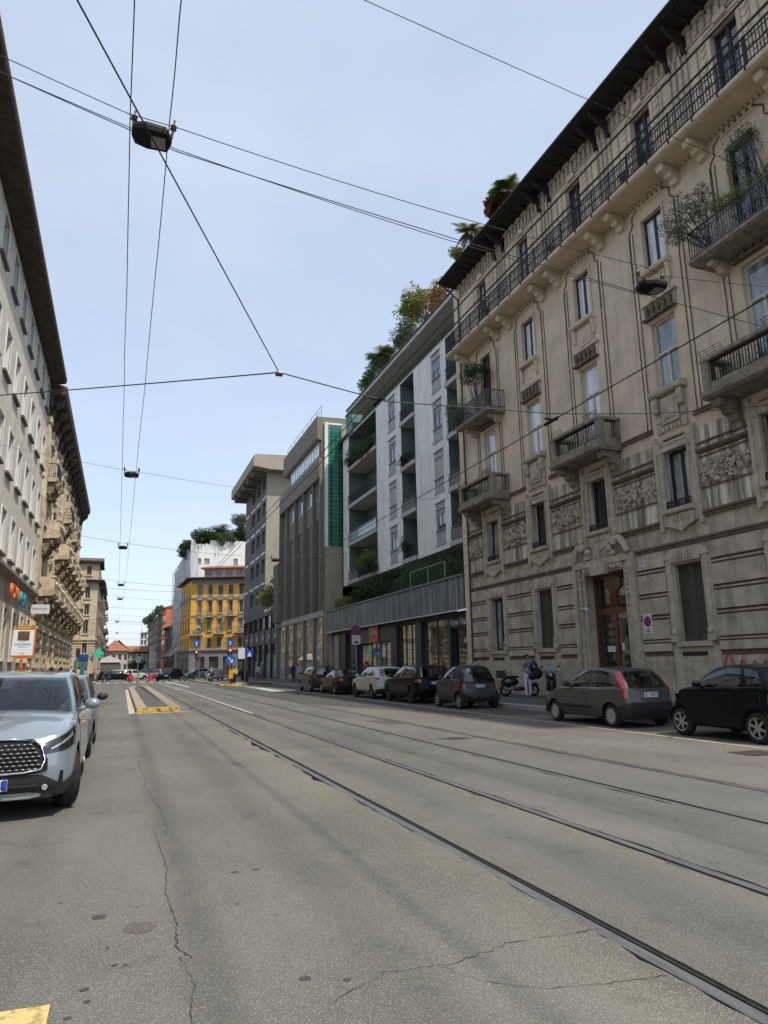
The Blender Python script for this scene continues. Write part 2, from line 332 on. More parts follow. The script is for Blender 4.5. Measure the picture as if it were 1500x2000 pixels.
PAINT_Y = mat('worn_yellow_road_paint', (0.46, 0.35, 0.14), .85, var=.25, scale=16, lo=.4, hi=.5, bump=.3)
def structure(o): o['kind'] = 'structure'; return o

g = MB(); g.face([(-3000, -1500, -.10), (3000, -1500, -.10), (3000, 4500, -.10), (-3000, 4500, -.10)])
structure(g.build('ground', A_DARK))
def ysteps(y0, y1):
    ys = [y0]; 
    while ys[-1] < y1:
        y = ys[-1]; ys.append(y + (.07 if -1 < y < 9 else .16 if y < 22 else .5 if y < 60 else 6))
    ys[-1] = y1; return ys
YR = ysteps(-40, 700)
def edge_noise(x, y, amp, seed):
    n = noise.noise(Vector((x * 3.1 + seed, y * 1.9, seed * 2.7))); n2 = noise.noise(Vector((seed, y * 7.0, 1.3)))
    n3 = noise.noise(Vector((seed + 5, y * .55, 3.3)))
    return amp * (max(0, n) * .9 + max(0, n2) * .35 + max(0, n3) * .9)
def road_strip(name, x0, x1, m, j0=0, j1=0, seed=1, y0=-40, y1=700):
    b = MB(); ys = [y for y in YR if y0 <= y <= y1]; L0 = []; L1 = []
    for y in ys:
        L0.append(x0 + (edge_noise(x0, y, j0, seed) if j0 else 0)); L1.append(x1 - (edge_noise(x1, y, j1, seed + 9) if j1 else 0))
    n = len(ys)
    for z in (0, -.1):
        for i, y in enumerate(ys): b.v.append((L0[i], y, z)); b.v.append((L1[i], y, z))
    for i in range(n - 1):
        a = 2 * i; b.f.append((a, a + 1, a + 3, a + 2)); b.m.append(0)
        c = 2 * n + a; b.f.append((a, a + 2, c + 2, c)); b.m.append(0); b.f.append((a + 1, c + 1, c + 3, a + 3)); b.m.append(0)
    return structure(b.build(name, m))
RAILS = [(2.80, 1), (4.27, -1), (6.00, 1), (7.50, -1)]          # left edge of each 0.14 m rail, side of the groove
road_strip('near_lane', -2.8, 2.80, A_LANE, 0, .10, 2)
road_strip('track_bed', 2.94, 4.27, A_TRACK, .012, .09, 3)
road_strip('road_between_tracks', 4.41, 6.00, A_TRACK, .05, .08, 4)
road_strip('far_track_bed', 6.14, 7.50, A_TRACK, .012, .06, 5)
road_strip('far_lane', 7.64, 13.2, A_FAR, .05, 0, 6)
def rail(x, side):
    b = MB()
    prof = [(0, .085), (.085, .115), (.115, .14)] if side > 0 else [(.055, .14), (.025, .055), (0, .025)]
    (a0, a1), (g0, g1), (l0, l1) = prof
    b.box(FW, x + a0, x + a1, -40, 700, -.09, -.004, 0)
    b.box(FW, x + g0, x + g1, -40, 700, -.09, -.042, 1)
    b.box(FW, x + l0, x + l1, -40, 700, -.09, -.012, 0 if side < 0 else 1)
    o = b.build('tram_rail', [STEEL_R, GROOVE])
    return o
rl = ["left rail of the nearer tram track, groove on its right side", "right rail of the nearer tram track, its steel edge breaking the asphalt", "left rail of the farther tram track, dark groove towards the parked cars", "right rail of the farther tram track, nearest the row of parked cars"]
for (x, sd_), lb in zip(RAILS, rl): tag(rail(x, sd_), lb, 'tram rail', 'tram rails in the street')
# cracks: gaps in the asphalt, laid as thin ragged sheets just above it
CRACK = mat('crack_shadow', (0.038, 0.035, 0.030), 1, var=.3, scale=30)
def crack(name, pts, w, wob=.02, seed=0):
    b = MB(); r = random.Random(seed); P = []
    for (x0, y0), (x1, y1) in zip(pts, pts[1:]):
        d = sqrt((x1 - x0) ** 2 + (y1 - y0) ** 2); n = max(2, int(d / .035))
        for i in range(n):
            f = i / n; P.append((x0 + (x1 - x0) * f + r.uniform(-wob, wob), y0 + (y1 - y0) * f + r.uniform(-wob, wob)))
    P.append(pts[-1])
    for i, (x, y) in enumerate(P):
        q = P[min(i + 1, len(P) - 1)]; o = P[max(i - 1, 0)]; dx, dy = q[0] - o[0], q[1] - o[1]; l = sqrt(dx * dx + dy * dy) or 1
        ww = w * .72 * (.2 + .75 * abs(noise.noise(Vector((x * 9, y * 9, seed))) * 1.6)); nx, ny = -dy / l * ww, dx / l * ww
        b.v.append((x + nx, y + ny, .0035)); b.v.append((x - nx, y - ny, .0035))
    for i in range(len(P) - 1): b.f.append((2 * i, 2 * i + 1, 2 * i + 3, 2 * i + 2)); b.m.append(0)
    structure(b.build(name, CRACK))
crack('road_crack', [(.36, 15.5), (.40, 13), (.44, 11.5), (.37, 10.2)], .005, .010, 1)
crack('road_crack', [(.44, 10.6), (.52, 9.2), (.55, 8.1), (.50, 7.7)], .005, .012, 2)
crack('road_crack', [(.42, 7.9), (.43, 7.1), (.45, 6.5), (.40, 5.9), (.43, 5.2), (.40, 4.75), (.47, 4.55)], .008, .011, 3)
crack('road_crack', [(.41, 4.6), (.45, 4.2), (.40, 3.9), (.43, 3.3)], .005, .010, 4)
crack('road_crack', [(.55, 7.5), (.75, 7.4), (.95, 7.42)], .004, .02, 5)
crack('road_crack', [(1.05, 3.72), (1.41, 3.96), (1.76, 3.92), (2.25, 4.07), (2.59, 4.05), (2.85, 4.05)], .006, .018, 6)
crack('road_crack', [(1.72, 3.93), (1.85, 3.66), (2.06, 3.49), (2.31, 3.42), (2.75, 3.36)], .005, .014, 7)
crack('road_crack', [(1.6, 9.0), (2.1, 9.2), (2.5, 9.05), (2.74, 9.1)], .005, .02, 8)
crack('road_crack', [(1.9, 6.4), (2.3, 6.5), (2.55, 6.35), (2.72, 6.45)], .005, .016, 9)
crack('road_crack', [(4.5, 5.2), (4.75, 5.55), (5.05, 5.5), (5.1, 5.1), (4.9, 4.6)], .004, .02, 10)
crack('road_crack', [(4.5, 4.9), (4.8, 4.85), (5.0, 4.55), (4.7, 4.35)], .005, .02, 11)
crack('road_crack', [(1.1, 7.0), (1.5, 7.05), (1.75, 6.95)], .004, .02, 12)
def patch(name, cx, cy, rx, ry, m, seed, z=.003, n=22):
    r = random.Random(seed); b = MB()
    b.face([(cx + rx * cos(2 * pi * k / n) * r.uniform(.75, 1.15), cy + ry * sin(2 * pi * k / n) * r.uniform(.75, 1.15), z) for k in range(n)])
    structure(b.build(name, m))
SPOT = mat('oil_spot', (0.055, 0.052, 0.047), .8, var=.25, scale=40); RUST = asphalt('rusty_stain', (0.095, 0.080, 0.066), (0.135, 0.115, 0.095), .25)
patch('oil_stain', -.04, 5.49, .045, .05, SPOT, 1); patch('rusty_stain', .20, 5.18, .10, .11, RUST, 2)
for i, (x, y, s_) in enumerate([(.06, 4.62, .02), (-.08, 4.35, .025), (-.06, 4.2, .018), (.12, 4.6, .012), (.02, 4.9, .014), (-.3, 5.9, .014), (.95, 6.2, .03), (1.12, 6.2, .03), (1.0, 4.05, .035), (1.2, 3.95, .025), (-.14, 4.05, .02), (.2, 5.6, .012), (.85, 5.4, .014), (3.5, 6.3, .02)]):
    patch('oil_stain', x, y, s_, s_ * .8, SPOT, 20 + i)
# a large darker area over the right lane, and a small repaired patch
A_PATCH = asphalt('dark_patch_asphalt', (0.062, 0.061, 0.056), (0.095, 0.092, 0.083), .12, (.17, .16, .14))
b = MB(); b.face([(7.66, 31, .004), (8.6, 27.5, .004), (9.6, 23, .004), (10.9, 20.5, .004), (13.19, 19.5, .004), (13.19, 66, .004), (7.66, 66, .004)]); structure(b.build('dark_asphalt_patch', A_PATCH))
b = MB(); b.face([(7.0, 19.0, .004), (7.42, 18.8, .004), (7.42, 20.4, .004), (6.8, 20.6, .004)]); structure(b.build('dark_asphalt_patch', A_PATCH))
# painted markings
def stripe(name, pts, m=PAINT, z=.005):
    b = MB(); b.face([(x, y, z) for x, y in pts]); return structure(b.build(name, m))
stripe('parking_line', [(10.97, -10), (11.09, -10), (11.09, 62), (10.97, 62)], mat('worn_cream_paint', (.36, .31, .19), .85, var=.35, scale=7))
stripe('lane_line', [(4.41, 26), (4.52, 26), (4.52, 66), (4.41, 66)], z=.006)
stripe('lane_line', [(4.15, 56), (4.26, 56), (4.26, 88), (4.15, 88)], z=.006)
stripe('lane_line', [(5.4, 64), (5.75, 64), (5.75, 88), (5.4, 88)]); stripe('lane_line', [(4.9, 80), (5.2, 80), (5.2, 90), (4.9, 90)])
stripe('lane_line', [(9.4, 48), (10.3, 46.5), (10.6, 58), (9.9, 62)]); stripe('lane_line', [(10.1, 60), (10.4, 60), (9.2, 72), (8.9, 72)])
for i in range(13):
    x = -2.6 + i * 1.0
    stripe('crosswalk_bar', [(x, 91.5), (x + .5, 91.5), (x + .5, 96.5), (x, 96.5)])
for i in range(4):
    x = 9.2 + i * .95
    stripe('crosswalk_bar', [(x, 66.5), (x + .45, 66.5), (x + .45, 70.5), (x, 70.5)])
b = MB(); rr_ = random.Random(4)
for (x0, x1, y0, y1) in ((-1.3, -.80, 4.03, 4.24), (-.78, -.23, 4.0, 4.235)):
    P = []
    for k in range(9): P.append((x0 + (x1 - x0) * k / 8, y1 + rr_.uniform(-.008, .004)))
    for k in range(9): P.append((x1 + (x0 - x1) * k / 8, y0 + rr_.uniform(-.02, .02) - .12))
    b.face([(x, y, .004) for x, y in P])
structure(b.build('yellow_marking', PAINT_Y))
# pavements with kerbs
def pavement(name, x0, x1, y0, y1, kx, m=A_PAVE, z=.14):
    b = MB(); b.box(FW, x0, x1, y0, y1, -.1, z, 0)
    right = abs(kx - x0) < .01
    k0, k1 = (kx - .004, kx + .30) if right else (kx - .30, kx + .004)
    structure(b.build(name, m)); c = MB(); c.box(FW, k0, k1, y0 + .01, y1 - .01, -.11, z + .004)
    structure(c.build('kerb', KERB))
pavement('pavement_left', -6.05, -2.8, -20, 100, -2.8)
pavement('pavement_right', 13.2, 18.05, -20, 117, 13.2)
pavement('pavement_far_left', -5.6, -2.9, 119, 420, -2.9)
pavement('pavement_far_right', 12.6, 17.5, 134, 420, 12.6)
b = MB(); b.box(FW, 10.9, 14.0, 66.5, 80, -.1, .13); structure(b.build('pavement_corner', A_PAVE)); 
b = MB(); b.box(FW, 10.6, 10.9, 66.5, 80, -.1, .134); structure(b.build('kerb', KERB))
# drain grate by the parking line
b = MB(); b.box(FW, 10.05, 10.75, 9.62, 10.22, -.02, .004, 0)
for k in range(9): b.box(FW, 10.09 + k * .07, 10.13 + k * .07, 9.66, 10.18, .0, .0085, 1)
tag(b.build('drain_grate', [GROOVE, mat('rusty_iron', (.12, .085, .06), .8, .3, var=.3, scale=20)]), 'rusty slotted drain grate in the road beside the black hatchback', 'drain grate')
# traffic islands: sandstone kerb, yellow nose, asphalt fill
KP = mat('pinkish_kerb_stone', (0.38, 0.30, 0.24), .9, var=.2, scale=3, fine=.15, fscale=40); KY = mat('chipped_yellow_kerb', (0.40, 0.26, 0.05), .85, var=.55, scale=7, lo=.42, hi=.5)
KD = mat('grimy_kerb_side', (0.13, 0.105, 0.075), .95, var=.4, scale=5)
def island(name, poly, w, label, nose, taper=None):
    r = thing(name, label, 'traffic island', (poly[0][0], poly[0][1], 0)); n = len(poly)
    cx = sum(p[0] for p in poly) / n; cy = sum(p[1] for p in poly) / n
    inner = []
    for x, y in poly:
        inner.append((x + (w if x < cx else -w), y + (w * 1.1 if y < cy else -w * 1.1)))
    for i in range(n):
        a, c = poly[i], poly[(i + 1) % n]; ai, ci = inner[i], inner[(i + 1) % n]
        L_ = sqrt((a[0] - c[0]) ** 2 + (a[1] - c[1]) ** 2); k = max(1, int(L_ / 1.0)); s_ = MB()
        lerp = lambda p, q, f: (p[0] + (q[0] - p[0]) * f, p[1] + (q[1] - p[1]) * f)
        for j in range(k):
            f0, f1 = j / k + .004, (j + 1) / k - .004
            s_.flat([lerp(a, c, f0), lerp(a, c, f1), lerp(ai, ci, f1), lerp(ai, ci, f0)], -.05, .16)
        s_.build('kerb_stone', KY if i in nose else KP, r)
    f = MB(); f.flat([(p[0], p[1]) for p in inner], -.05, .150); f.build('infill', A_PAVE, r)
island('traffic_island', [(.66, 28.9), (2.22, 28.9), (2.28, 64), (1.9, 67), (1.3, 67), (.72, 62)], .36, 'long kerbed traffic island with pink stone edges and a chipped yellow nose', (0,))
island('traffic_island', [(8.35, 65.5), (10.3, 65.5), (10.0, 90), (9.6, 118), (8.7, 120), (8.3, 95)], .34, 'far kerbed island with yellow nose carrying the blue arrow sign', (0,))
stripe('island_outline', [(.38, 28.3), (.60, 28.5), (.66, 62), (.46, 62)], mat('cream_paint', (.45, .40, .30), .85, var=.25, scale=8)); stripe('island_outline', [(.6, 28.25), (2.75, 28.3), (2.35, 28.6), (.62, 28.6)], MATS['cream_paint'], .006)
# ================================================================ walls with openings, windows
def wall(b, F, u0, u1, z0, z1, ops, depth=.28, d=0.0, m=0, mr=None):
    """a wall sheet with holes; each hole gets its reveal"""
    mr = m if mr is None else mr
    U = sorted({u0, u1, *[x for o in ops for x in o[:2] if u0 < x < u1]}); Z = sorted({z0, z1, *[x for o in ops for x in o[2:4] if z0 < x < z1]})
    for i in range(len(U) - 1):
        for j in range(len(Z) - 1):
            cu, cz = (U[i] + U[i + 1]) / 2, (Z[j] + Z[j + 1]) / 2
            if any(o[0] < cu < o[1] and o[2] < cz < o[3] for o in ops): continue
            b.face([F.p(U[i], d, Z[j]), F.p(U[i + 1], d, Z[j]), F.p(U[i + 1], d, Z[j + 1]), F.p(U[i], d, Z[j + 1])], m)
    for o in ops:
        a, c, e, f = o[:4]; dp = o[4] if len(o) > 4 else depth; mo = o[5] if len(o) > 5 else mr
        for (p, q) in (((a, e), (a, f)), ((c, f), (c, e)), ((a, f), (c, f)), ((c, e), (a, e))):
            b.face([F.p(p[0], d, p[1]), F.p(q[0], d, q[1]), F.p(q[0], d - dp, q[1]), F.p(p[0], d - dp, p[1])], mo)
def shell(b, F, u0, u1, z0, z1, thick, m=0, d=0.0, roof=None):
    """back, ends and top of a building behind its street wall"""
    for (a, c) in (((u0, d), (u0, -thick)), ((u1, -thick), (u1, d)), ((u0, -thick), (u1, -thick))):
        b.face([F.p(a[0], a[1], z0), F.p(c[0], c[1], z0), F.p(c[0], c[1], z1), F.p(a[0], a[1], z1)], m)
    b.face([F.p(u0, d, z1), F.p(u1, d, z1), F.p(u1, -thick, z1), F.p(u0, -thick, z1)], m if roof is None else roof)
def window(parent, F, a, c, e, f, fm, pm, d=-.22, fw=.06, mull=(.5,), bars=(), sill=None, name='window'):
    """frame mesh is the window, its pane a sub-part"""
    b = MB(); t = .05
    b.box(F, a, a + fw, d, d + t, e, f); b.box(F, c - fw, c, d, d + t, e, f)
    b.box(F, a + fw, c - fw, d, d + t, e, e + fw); b.box(F, a + fw, c - fw, d, d + t, f - fw, f)
    for x in mull:
        u = a + (c - a) * x; b.box(F, u - fw * .55, u + fw * .55, d, d + t + .006, e + fw, f - fw)
    for y in bars:
        z = e + (f - e) * y; b.box(F, a + fw, c - fw, d, d + t + .012, z - fw * .5, z + fw * .5)
    o = b.build(name, fm, parent)
    p = MB(); p.face([F.p(a, d + .012, e), F.p(c, d + .012, e), F.p(c, d + .012, f), F.p(a, d + .012, f)]); p.build('pane', pm, o)
    if sill:
        s_ = MB(); s_.box(F, a - sill[0], c + sill[0], -.05, sill[1], e - sill[2], e - .002); s_.build('sill', sill[3] if len(sill) > 3 else M['trim'], o)
    return o
def shutter_window(parent, F, a, c, e, f, m, d=-.16):
    b = MB(); mid = (a + c) / 2
    for (x0, x1) in ((a, mid - .012), (mid + .012, c)):
        b.box(F, x0, x0 + .06, d, d + .05, e, f); b.box(F, x1 - .06, x1, d, d + .05, e, f); b.box(F, x0 + .06, x1 - .06, d, d + .05, e, e + .07); b.box(F, x0 + .06, x1 - .06, d, d + .05, f - .07, f)
        z = e + .07
        while z < f - .09:
            b.face([F.p(x0 + .06, d + .035, z), F.p(x1 - .06, d + .035, z), F.p(x1 - .06, d + .005, z + .05), F.p(x0 + .06, d + .005, z + .05)]); z += .05
    b.face([F.p(a, d - .01, e), F.p(c, d - .01, e), F.p(c, d - .01, f), F.p(a, d - .01, f)])
    return b.build('shuttered_window', m, parent)
# ---------------------------------------------------------------- foliage
def leaf_cloud(b, c, r, n, size, shell=.55, aspect=2.2, droop=0.0, m=0):
    for _ in range(n):
        while True:
            v = Vector((R.uniform(-1, 1), R.uniform(-1, 1), R.uniform(-1, 1)))
            if .02 < v.length <= 1: break
        v = v.normalized() * (shell + (1 - shell) * R.random()) if R.random() < .75 else v
        p = Vector((c[0] + v.x * r[0], c[1] + v.y * r[1], c[2] + v.z * r[2]))
        d = (v + Vector((R.gauss(0, .7), R.gauss(0, .7), R.gauss(0, .6) - droop))).normalized()
        s_ = d.cross(Vector((R.gauss(0, 1), R.gauss(0, 1), R.gauss(0, 1)))).normalized(); l = size * R.uniform(.6, 1.4); w = l / aspect * .5
        q = p + d * l
        b.face([tuple(p), tuple(p + d * l * .5 + s_ * w), tuple(q), tuple(p + d * l * .5 - s_ * w)], m)
def bush(name, label, cat, clumps, lm, leaf=.10, dens=1.0, stem=None, group=None, pot=None):
    """clumps = [(centre, radii, leaves)]; an uneven crown of separate clumps over a branching stem"""
    base = stem if stem else clumps[0][0]
    r = thing(name, label, cat, base, group); b = MB()
    for c, rad, n in clumps: leaf_cloud(b, c, rad, int(n * dens), leaf)
    b.build('foliage', lm, r)
    if stem:
        s_ = MB()
        for c, rad, n in clumps:
            mid = [(a + q) / 2 + R.uniform(-.08, .08) for a, q in zip(base, c)]
            s_.tube([base, tuple(mid), c], .022, 5, r1=.006)
        s_.build('stem', M['bark'], r)
    return r
def scatter(c, r, k, cr, n):
    """k clumps spread through an ellipsoid"""
    out = []
    for _ in range(k):
        v = Vector((R.gauss(0, .5), R.gauss(0, .5), R.gauss(0, .5)))
        if v.length > 1: v.normalize()
        s_ = R.uniform(.6, 1.25) * cr
        out.append(((c[0] + v.x * r[0], c[1] + v.y * r[1], c[2] + v.z * r[2]), (s_, s_, s_ * .8), n))
    return out
def frond(b, base, az, length, rise, droop, leaflets=26, ll=.45, m=0, w=.035):
    dx, dy = cos(az), sin(az); P = []
    for i in range(leaflets + 1):
        t = i / leaflets; P.append(Vector((base[0] + dx * length * t, base[1] + dy * length * t, base[2] + rise * t - droop * t * t)))
    for i in range(leaflets):
        t = i / leaflets; tg = (P[i + 1] - P[i]).normalized(); sdv = tg.cross(Vector((0, 0, 1))).normalized(); l = ll * (.35 + sin(pi * min(1, t + .12)) * .8)
        for sg in (1, -1):
            d = (sdv * sg + tg * .7 + Vector((0, 0, -.25))).normalized(); p = P[i]; wv = tg * w
            b.face([tuple(p - wv), tuple(p + wv), tuple(p + d * l)], m)
    b.tube([tuple(p) for p in P[::4]], .018, 4, m=m, r1=.004)
def palm(name, label, base, h, n, length, ll, lm, group=None, cat='palm'):
    r = thing(name, label, cat, base, group); t = MB(); t.tube([base, (base[0] + .03, base[1], base[2] + h * .5), (base[0], base[1] + .03, base[2] + h)], .13, 8, r1=.10); t.build('trunk', M['bark'], r)
    b = MB(); top = (base[0], base[1], base[2] + h)
    for i in range(n):
        k = R.random(); frond(b, top, i * 2.4 + R.uniform(-.2, .2), length * (.75 + .3 * R.random()), length * (1.05 - 1.0 * k), length * (.5 + .5 * k), 22, ll)
    b.build('crown', lm, r); return r
# ---------------------------------------------------------------- writing
def lettering(txt, org, right, up, size, m, parent=None, depth=.012, name='lettering', align='CENTER', sx=1.0):
    cu = bpy.data.curves.new('txt', 'FONT'); cu.body = txt; cu.size = size; cu.extrude = depth / 2; cu.align_x = align; cu.align_y = 'CENTER'; cu.resolution_u = 3
    t = bpy.data.objects.new('txt', cu); COL.objects.link(t); bpy.context.view_layer.update()
    me = bpy.data.meshes.new_from_object(t.evaluated_get(bpy.context.evaluated_depsgraph_get())); bpy.data.objects.remove(t)
    x = Vector(right).normalized(); y = Vector(up).normalized(); z = x.cross(y)
    Mx = Matrix(((x.x * sx, y.x, z.x, org[0]), (x.y * sx, y.y, z.y, org[1]), (x.z * sx, y.z, z.z, org[2]), (0, 0, 0, 1)))
    me.transform(Mx); me.materials.clear(); me.materials.append(m); me.name = name
    o = bpy.data.objects.new(name, me); COL.objects.link(o)
    if parent is not None: attach(o, parent)
    return o
# ================================================================ the palazzo on the right
F = FR
pal = thing('palazzo', 'large beige palazzo with carved trim, long iron balcony and dark eaves, on the right', 'building', (18, 19, .12))
COLS = [32.4, 27.98, 23.55, 19.05, 14.85, 10.4, 5.9]
DOORC = 23.55
ops = []; wins = []
for i, c in enumerate(COLS):
    if i == 2: ops.append((22.35, 24.85, .14, 5.05, .42))
    else: ops.append((c - .62, c + .62, 2.2, 4.82, .30))
    ops.append((c - .60, c + .60, 6.78, 8.9, .32))
    door2 = i in (0, 2, 4); door3 = i in (0, 4)
    ops.append((c - .60, c + .60, 9.95 if door2 else 11.22, 13.9, .24))
    ops.append((c - .56, c + .56, 14.6 if door3 else 16.02, 18.2, .24))
    ops.append((c - .56, c + .56, 19.45, 22.72, .26))
b = MB()
wall(b, F, 4, 35.35, .12, 6.42, [o for o in ops if o[3] < 6.42], m=0)
wall(b, F, 4, 35.35, 6.42, 9.3, [(o[0], o[1], max(o[2], 6.42), min(o[3], 9.3), o[4]) for o in ops if 6.42 < o[2] < 8.6], m=1)
wall(b, F, 4, 35.35, 9.3, 24.0, [o for o in ops if o[2] > 9.3], m=2)
shell(b, F, 4, 35.35, .12, 24.0, 13, 2)
b.build('wall', [M['stone'], M['stain'], M['plaster']], pal)
b = MB(); b.box(F, 35.36, 36.13, -2.5, -.04, .12, 24.0); b.build('corner_pilaster', M['plaster'], pal)
def spans(zlo, zhi, half):
    """runs of wall between the window surrounds"""
    cuts = []
    for i, c in enumerate(COLS):
        h = 1.95 if (i == 2 and zlo < 5.5) else half; cuts.append((c - h, c + h))
    cuts.sort(); out = []; u = 4.0
    for a, c in cuts:
        if a - u > .15: out.append((u, a))
        u = c
    if 35.3 - u > .15: out.append((u, 35.3))
    return out
for a, c in spans(3, 3, 1.06):
    rus = MB(); rus.box(F, a + .004, c - .004, 0, .012, 1.72, 5.42, 1)
    for (za, zb) in ((1.90, 2.17), (2.33, 2.99), (3.19, 3.77), (3.97, 4.63), (4.85, 5.40)): rus.box(F, a, c, 0, .085, za, zb)
    for zc in (2.25, 3.09, 3.87, 4.74): rus.box(F, a + .01, c - .01, 0, .05, zc - .028, zc + .028)
    rus.box(F, a, c, 0, .055, .14, 1.72); rus.build('rusticated_panel', [M['stone'], M['groove']], pal)
co = MB()
for (z, h, d) in ((5.54, .07, .13), (5.44, .035, .06)):
    for a, c in spans(z, z, 0.0): pass
    co.box(F, 4, DOORC - 1.95, 0, d, z, z + h); co.box(F, DOORC + 1.95, 35.3, 0, d, z, z + h)
for a, c in spans(6.4, 6.5, 1.02):
    co.box(F, a, c, 0, .13, 6.36, 6.44); co.box(F, a, c, 0, .08, 6.25, 6.30); co.box(F, a, c, 0, .06, 7.18, 7.23)
    co.profile(F, [(0, 8.36), (.10, 8.40), (.16, 8.47), (.16, 8.52), (0, 8.56)], a, c); co.box(F, a, c, 0, .08, 8.72, 8.77); co.box(F, a, c, 0, .05, 8.24, 8.28)
for a, c in spans(9.8, 9.9, 1.02): co.box(F, a, c, 0, .10, 9.76, 9.82); co.box(F, a, c, 0, .07, 9.88, 9.93)
co.build('string_course', M['groove'], pal)
# reliefs of carved leaves between the first-floor windows
for a, c in spans(7.7, 7.7, 1.02):
    rb = MB(); n = int((c - a) * 75)
    for _ in range(n):
        u = R.uniform(a + .08, c - .08); z = 7.75 + R.gauss(0, .17); z = min(8.18, max(7.28, z)); s_ = R.uniform(.035, .085)
        p = F.p(u, R.uniform(.02, .10), z); rb.blob(p, (s_ * .9, s_ * R.uniform(.6, 1.6), s_ * R.uniform(.6, 1.7)), rnd=.7, seg=5, rings=3)
    for _ in range(int((c - a) * 10)):
        u = R.uniform(a + .15, c - .15); z = R.uniform(7.35, 8.1); th = R.uniform(0, 6.28); P = []
        for k in range(8):
            q = th + k * .75; rr2 = .10 - k * .009; P.append(F.p(u + rr2 * cos(q), .11, z + rr2 * sin(q)))
        rb.tube(P, .022, 5)
    rb.build('relief_panel', M['trim'], pal)
def pendant(b, c, zt, hw, d):                   # the five-sided tablet under a first-floor sill
    b.prism(F, [(c - hw, zt), (c + hw, zt), (c + hw, zt - .36), (c, zt - .62), (c - hw, zt - .36)], 0, d)
    for k in range(5):
        u = c + (k - 2) * .165; b.box(F, u - .05, u + .05, d, d + .03, zt - .24, zt - .05)
def surround_flat(b, c, hw, z0, z1, w, d, head=.30):
    b.box(F, c - hw - w, c - hw, 0, d, z0, z1 + head); b.box(F, c + hw, c + hw + w, 0, d, z0, z1 + head); b.box(F, c - hw, c + hw, 0, d, z1, z1 + head)
def rail_iron(b, F, u0, u1, d, z0, z1, step=.12, ornate=True, ends=None, mid=True):
    b.box(F, u0, u1, d - .025, d + .025, z1 - .05, z1); b.box(F, u0, u1, d - .015, d + .015, z0 + .06, z0 + .09)
    if mid: b.box(F, u0, u1, d - .015, d + .015, z1 - .22, z1 - .195)
    n = max(1, int((u1 - u0) / step))
    for k in range(n + 1):
        u = u0 + (u1 - u0) * k / n; w = .011 if k % 6 else .02
        b.box(F, u - w, u + w, d - .011, d + .011, z0, z1 - .05)
        if ornate and k < n:
            um = u + step / 2
            if k % 3 == 0:
                for zz in (z0 + .25, z0 + .5): b.box(F, u, u + step, d - .008, d + .008, zz, zz + .02)
            if k % 6 == 2:
                P = [F.p(um + .05 * cos(t * .9), d, z1 - .33 + .05 * sin(t * .9)) for t in range(8)]; b.tube(P, .009, 4)
                P = [F.p(um + .045 * cos(t * .9), d, z0 + .28 + .07 * sin(t * .9)) for t in range(8)]; b.tube(P, .009, 4)
    if ends:
        for u in ends:
            m_ = max(1, int(d / step))
            for k in range(m_):
                dd = d * k / m_; b.box(F, u - .011, u + .011, dd, dd + .022, z0, z1 - .05)
            b.box(F, u - .025, u + .025, 0, d, z1 - .05, z1); b.box(F, u - .015, u + .015, 0, d, z0 + .06, z0 + .09)
def stone_balcony(c, half, zs, D=1.12):
    o = MB(); o.profile(F, [(0, zs), (D - .1, zs + .02), (D, zs + .10), (D, zs + .20), (D - .06, zs + .24), (D - .06, zs + .30), (0, zs + .30)], c - half, c + half)
    o = o.build('balcony', M['balcony'], pal)
    s_ = MB(); zt = zs + 1.38
    for sg in (-1, 1):
        u = c + sg * (half - .17); s_.box(F, u - .14, u + .14, D - .38, D - .1, zs + .30, zt - .12); s_.box(F, u - .12, u + .12, 0, .16, zs + .30, zt - .12)
    s_.box(F, c - half + .02, c + half - .02, D - .40, D - .06, zt - .12, zt)
    for sg in (-1, 1):
        a = c + sg * (half - .17); s_.box(F, a - .16, a + .16, 0, D - .40, zt - .12, zt - .002); s_.box(F, a - .13, a + .13, .16, D - .38, zs + .30, zs + .52)
    s_.box(F, c - half + .31, c + half - .31, D - .36, D - .12, zs + .30, zs + .52)
    s_.build('balustrade', M['balcony'], o)
    g = MB(); rail_iron(g, F, c - half + .32, c + half - .32, D - .24, zs + .52, zt - .12, .11, mid=False)
    for sg in (-1, 1):
        a = c + sg * (half - .17)
        for k in range(6): g.box(F, a - .01, a + .01, .2 + k * .09, .22 + k * .09, zs + .52, zt - .12)
    # low flower-box rail above the coping
    for (a, e) in ((c - half + .05, c - half + .95), (c + half - .95, c + half - .05)):
        for zz in (zt + .07, zt + .14, zt + .21): g.tube([F.p(a, D - .14 + (zz - zt) * .6, zz), F.p(e, D - .14 + (zz - zt) * .6, zz)], .012, 4)
        for k in range(4): g.tube([F.p(a + (e - a) * k / 3, D - .2, zt), F.p(a + (e - a) * k / 3, D - .02, zt + .24)], .01, 4)
    g.build('iron_grille', M['iron'], o)
    for sg in (-1, 1):
        k = MB(); a = c + sg * (half - .32)
        k.profile(F, [(0, zs - .95), (.10, zs - .90), (.14, zs - .72), (.24, zs - .66), (.28, zs - .48), (.46, zs - .42), (.52, zs - .25), (.80, zs - .20), (.88, zs - .02), (.88, zs), (0, zs)], a - .19, a + .19); k.build('bracket', M['balcony'] if sg else M['trim'], o)
    return o
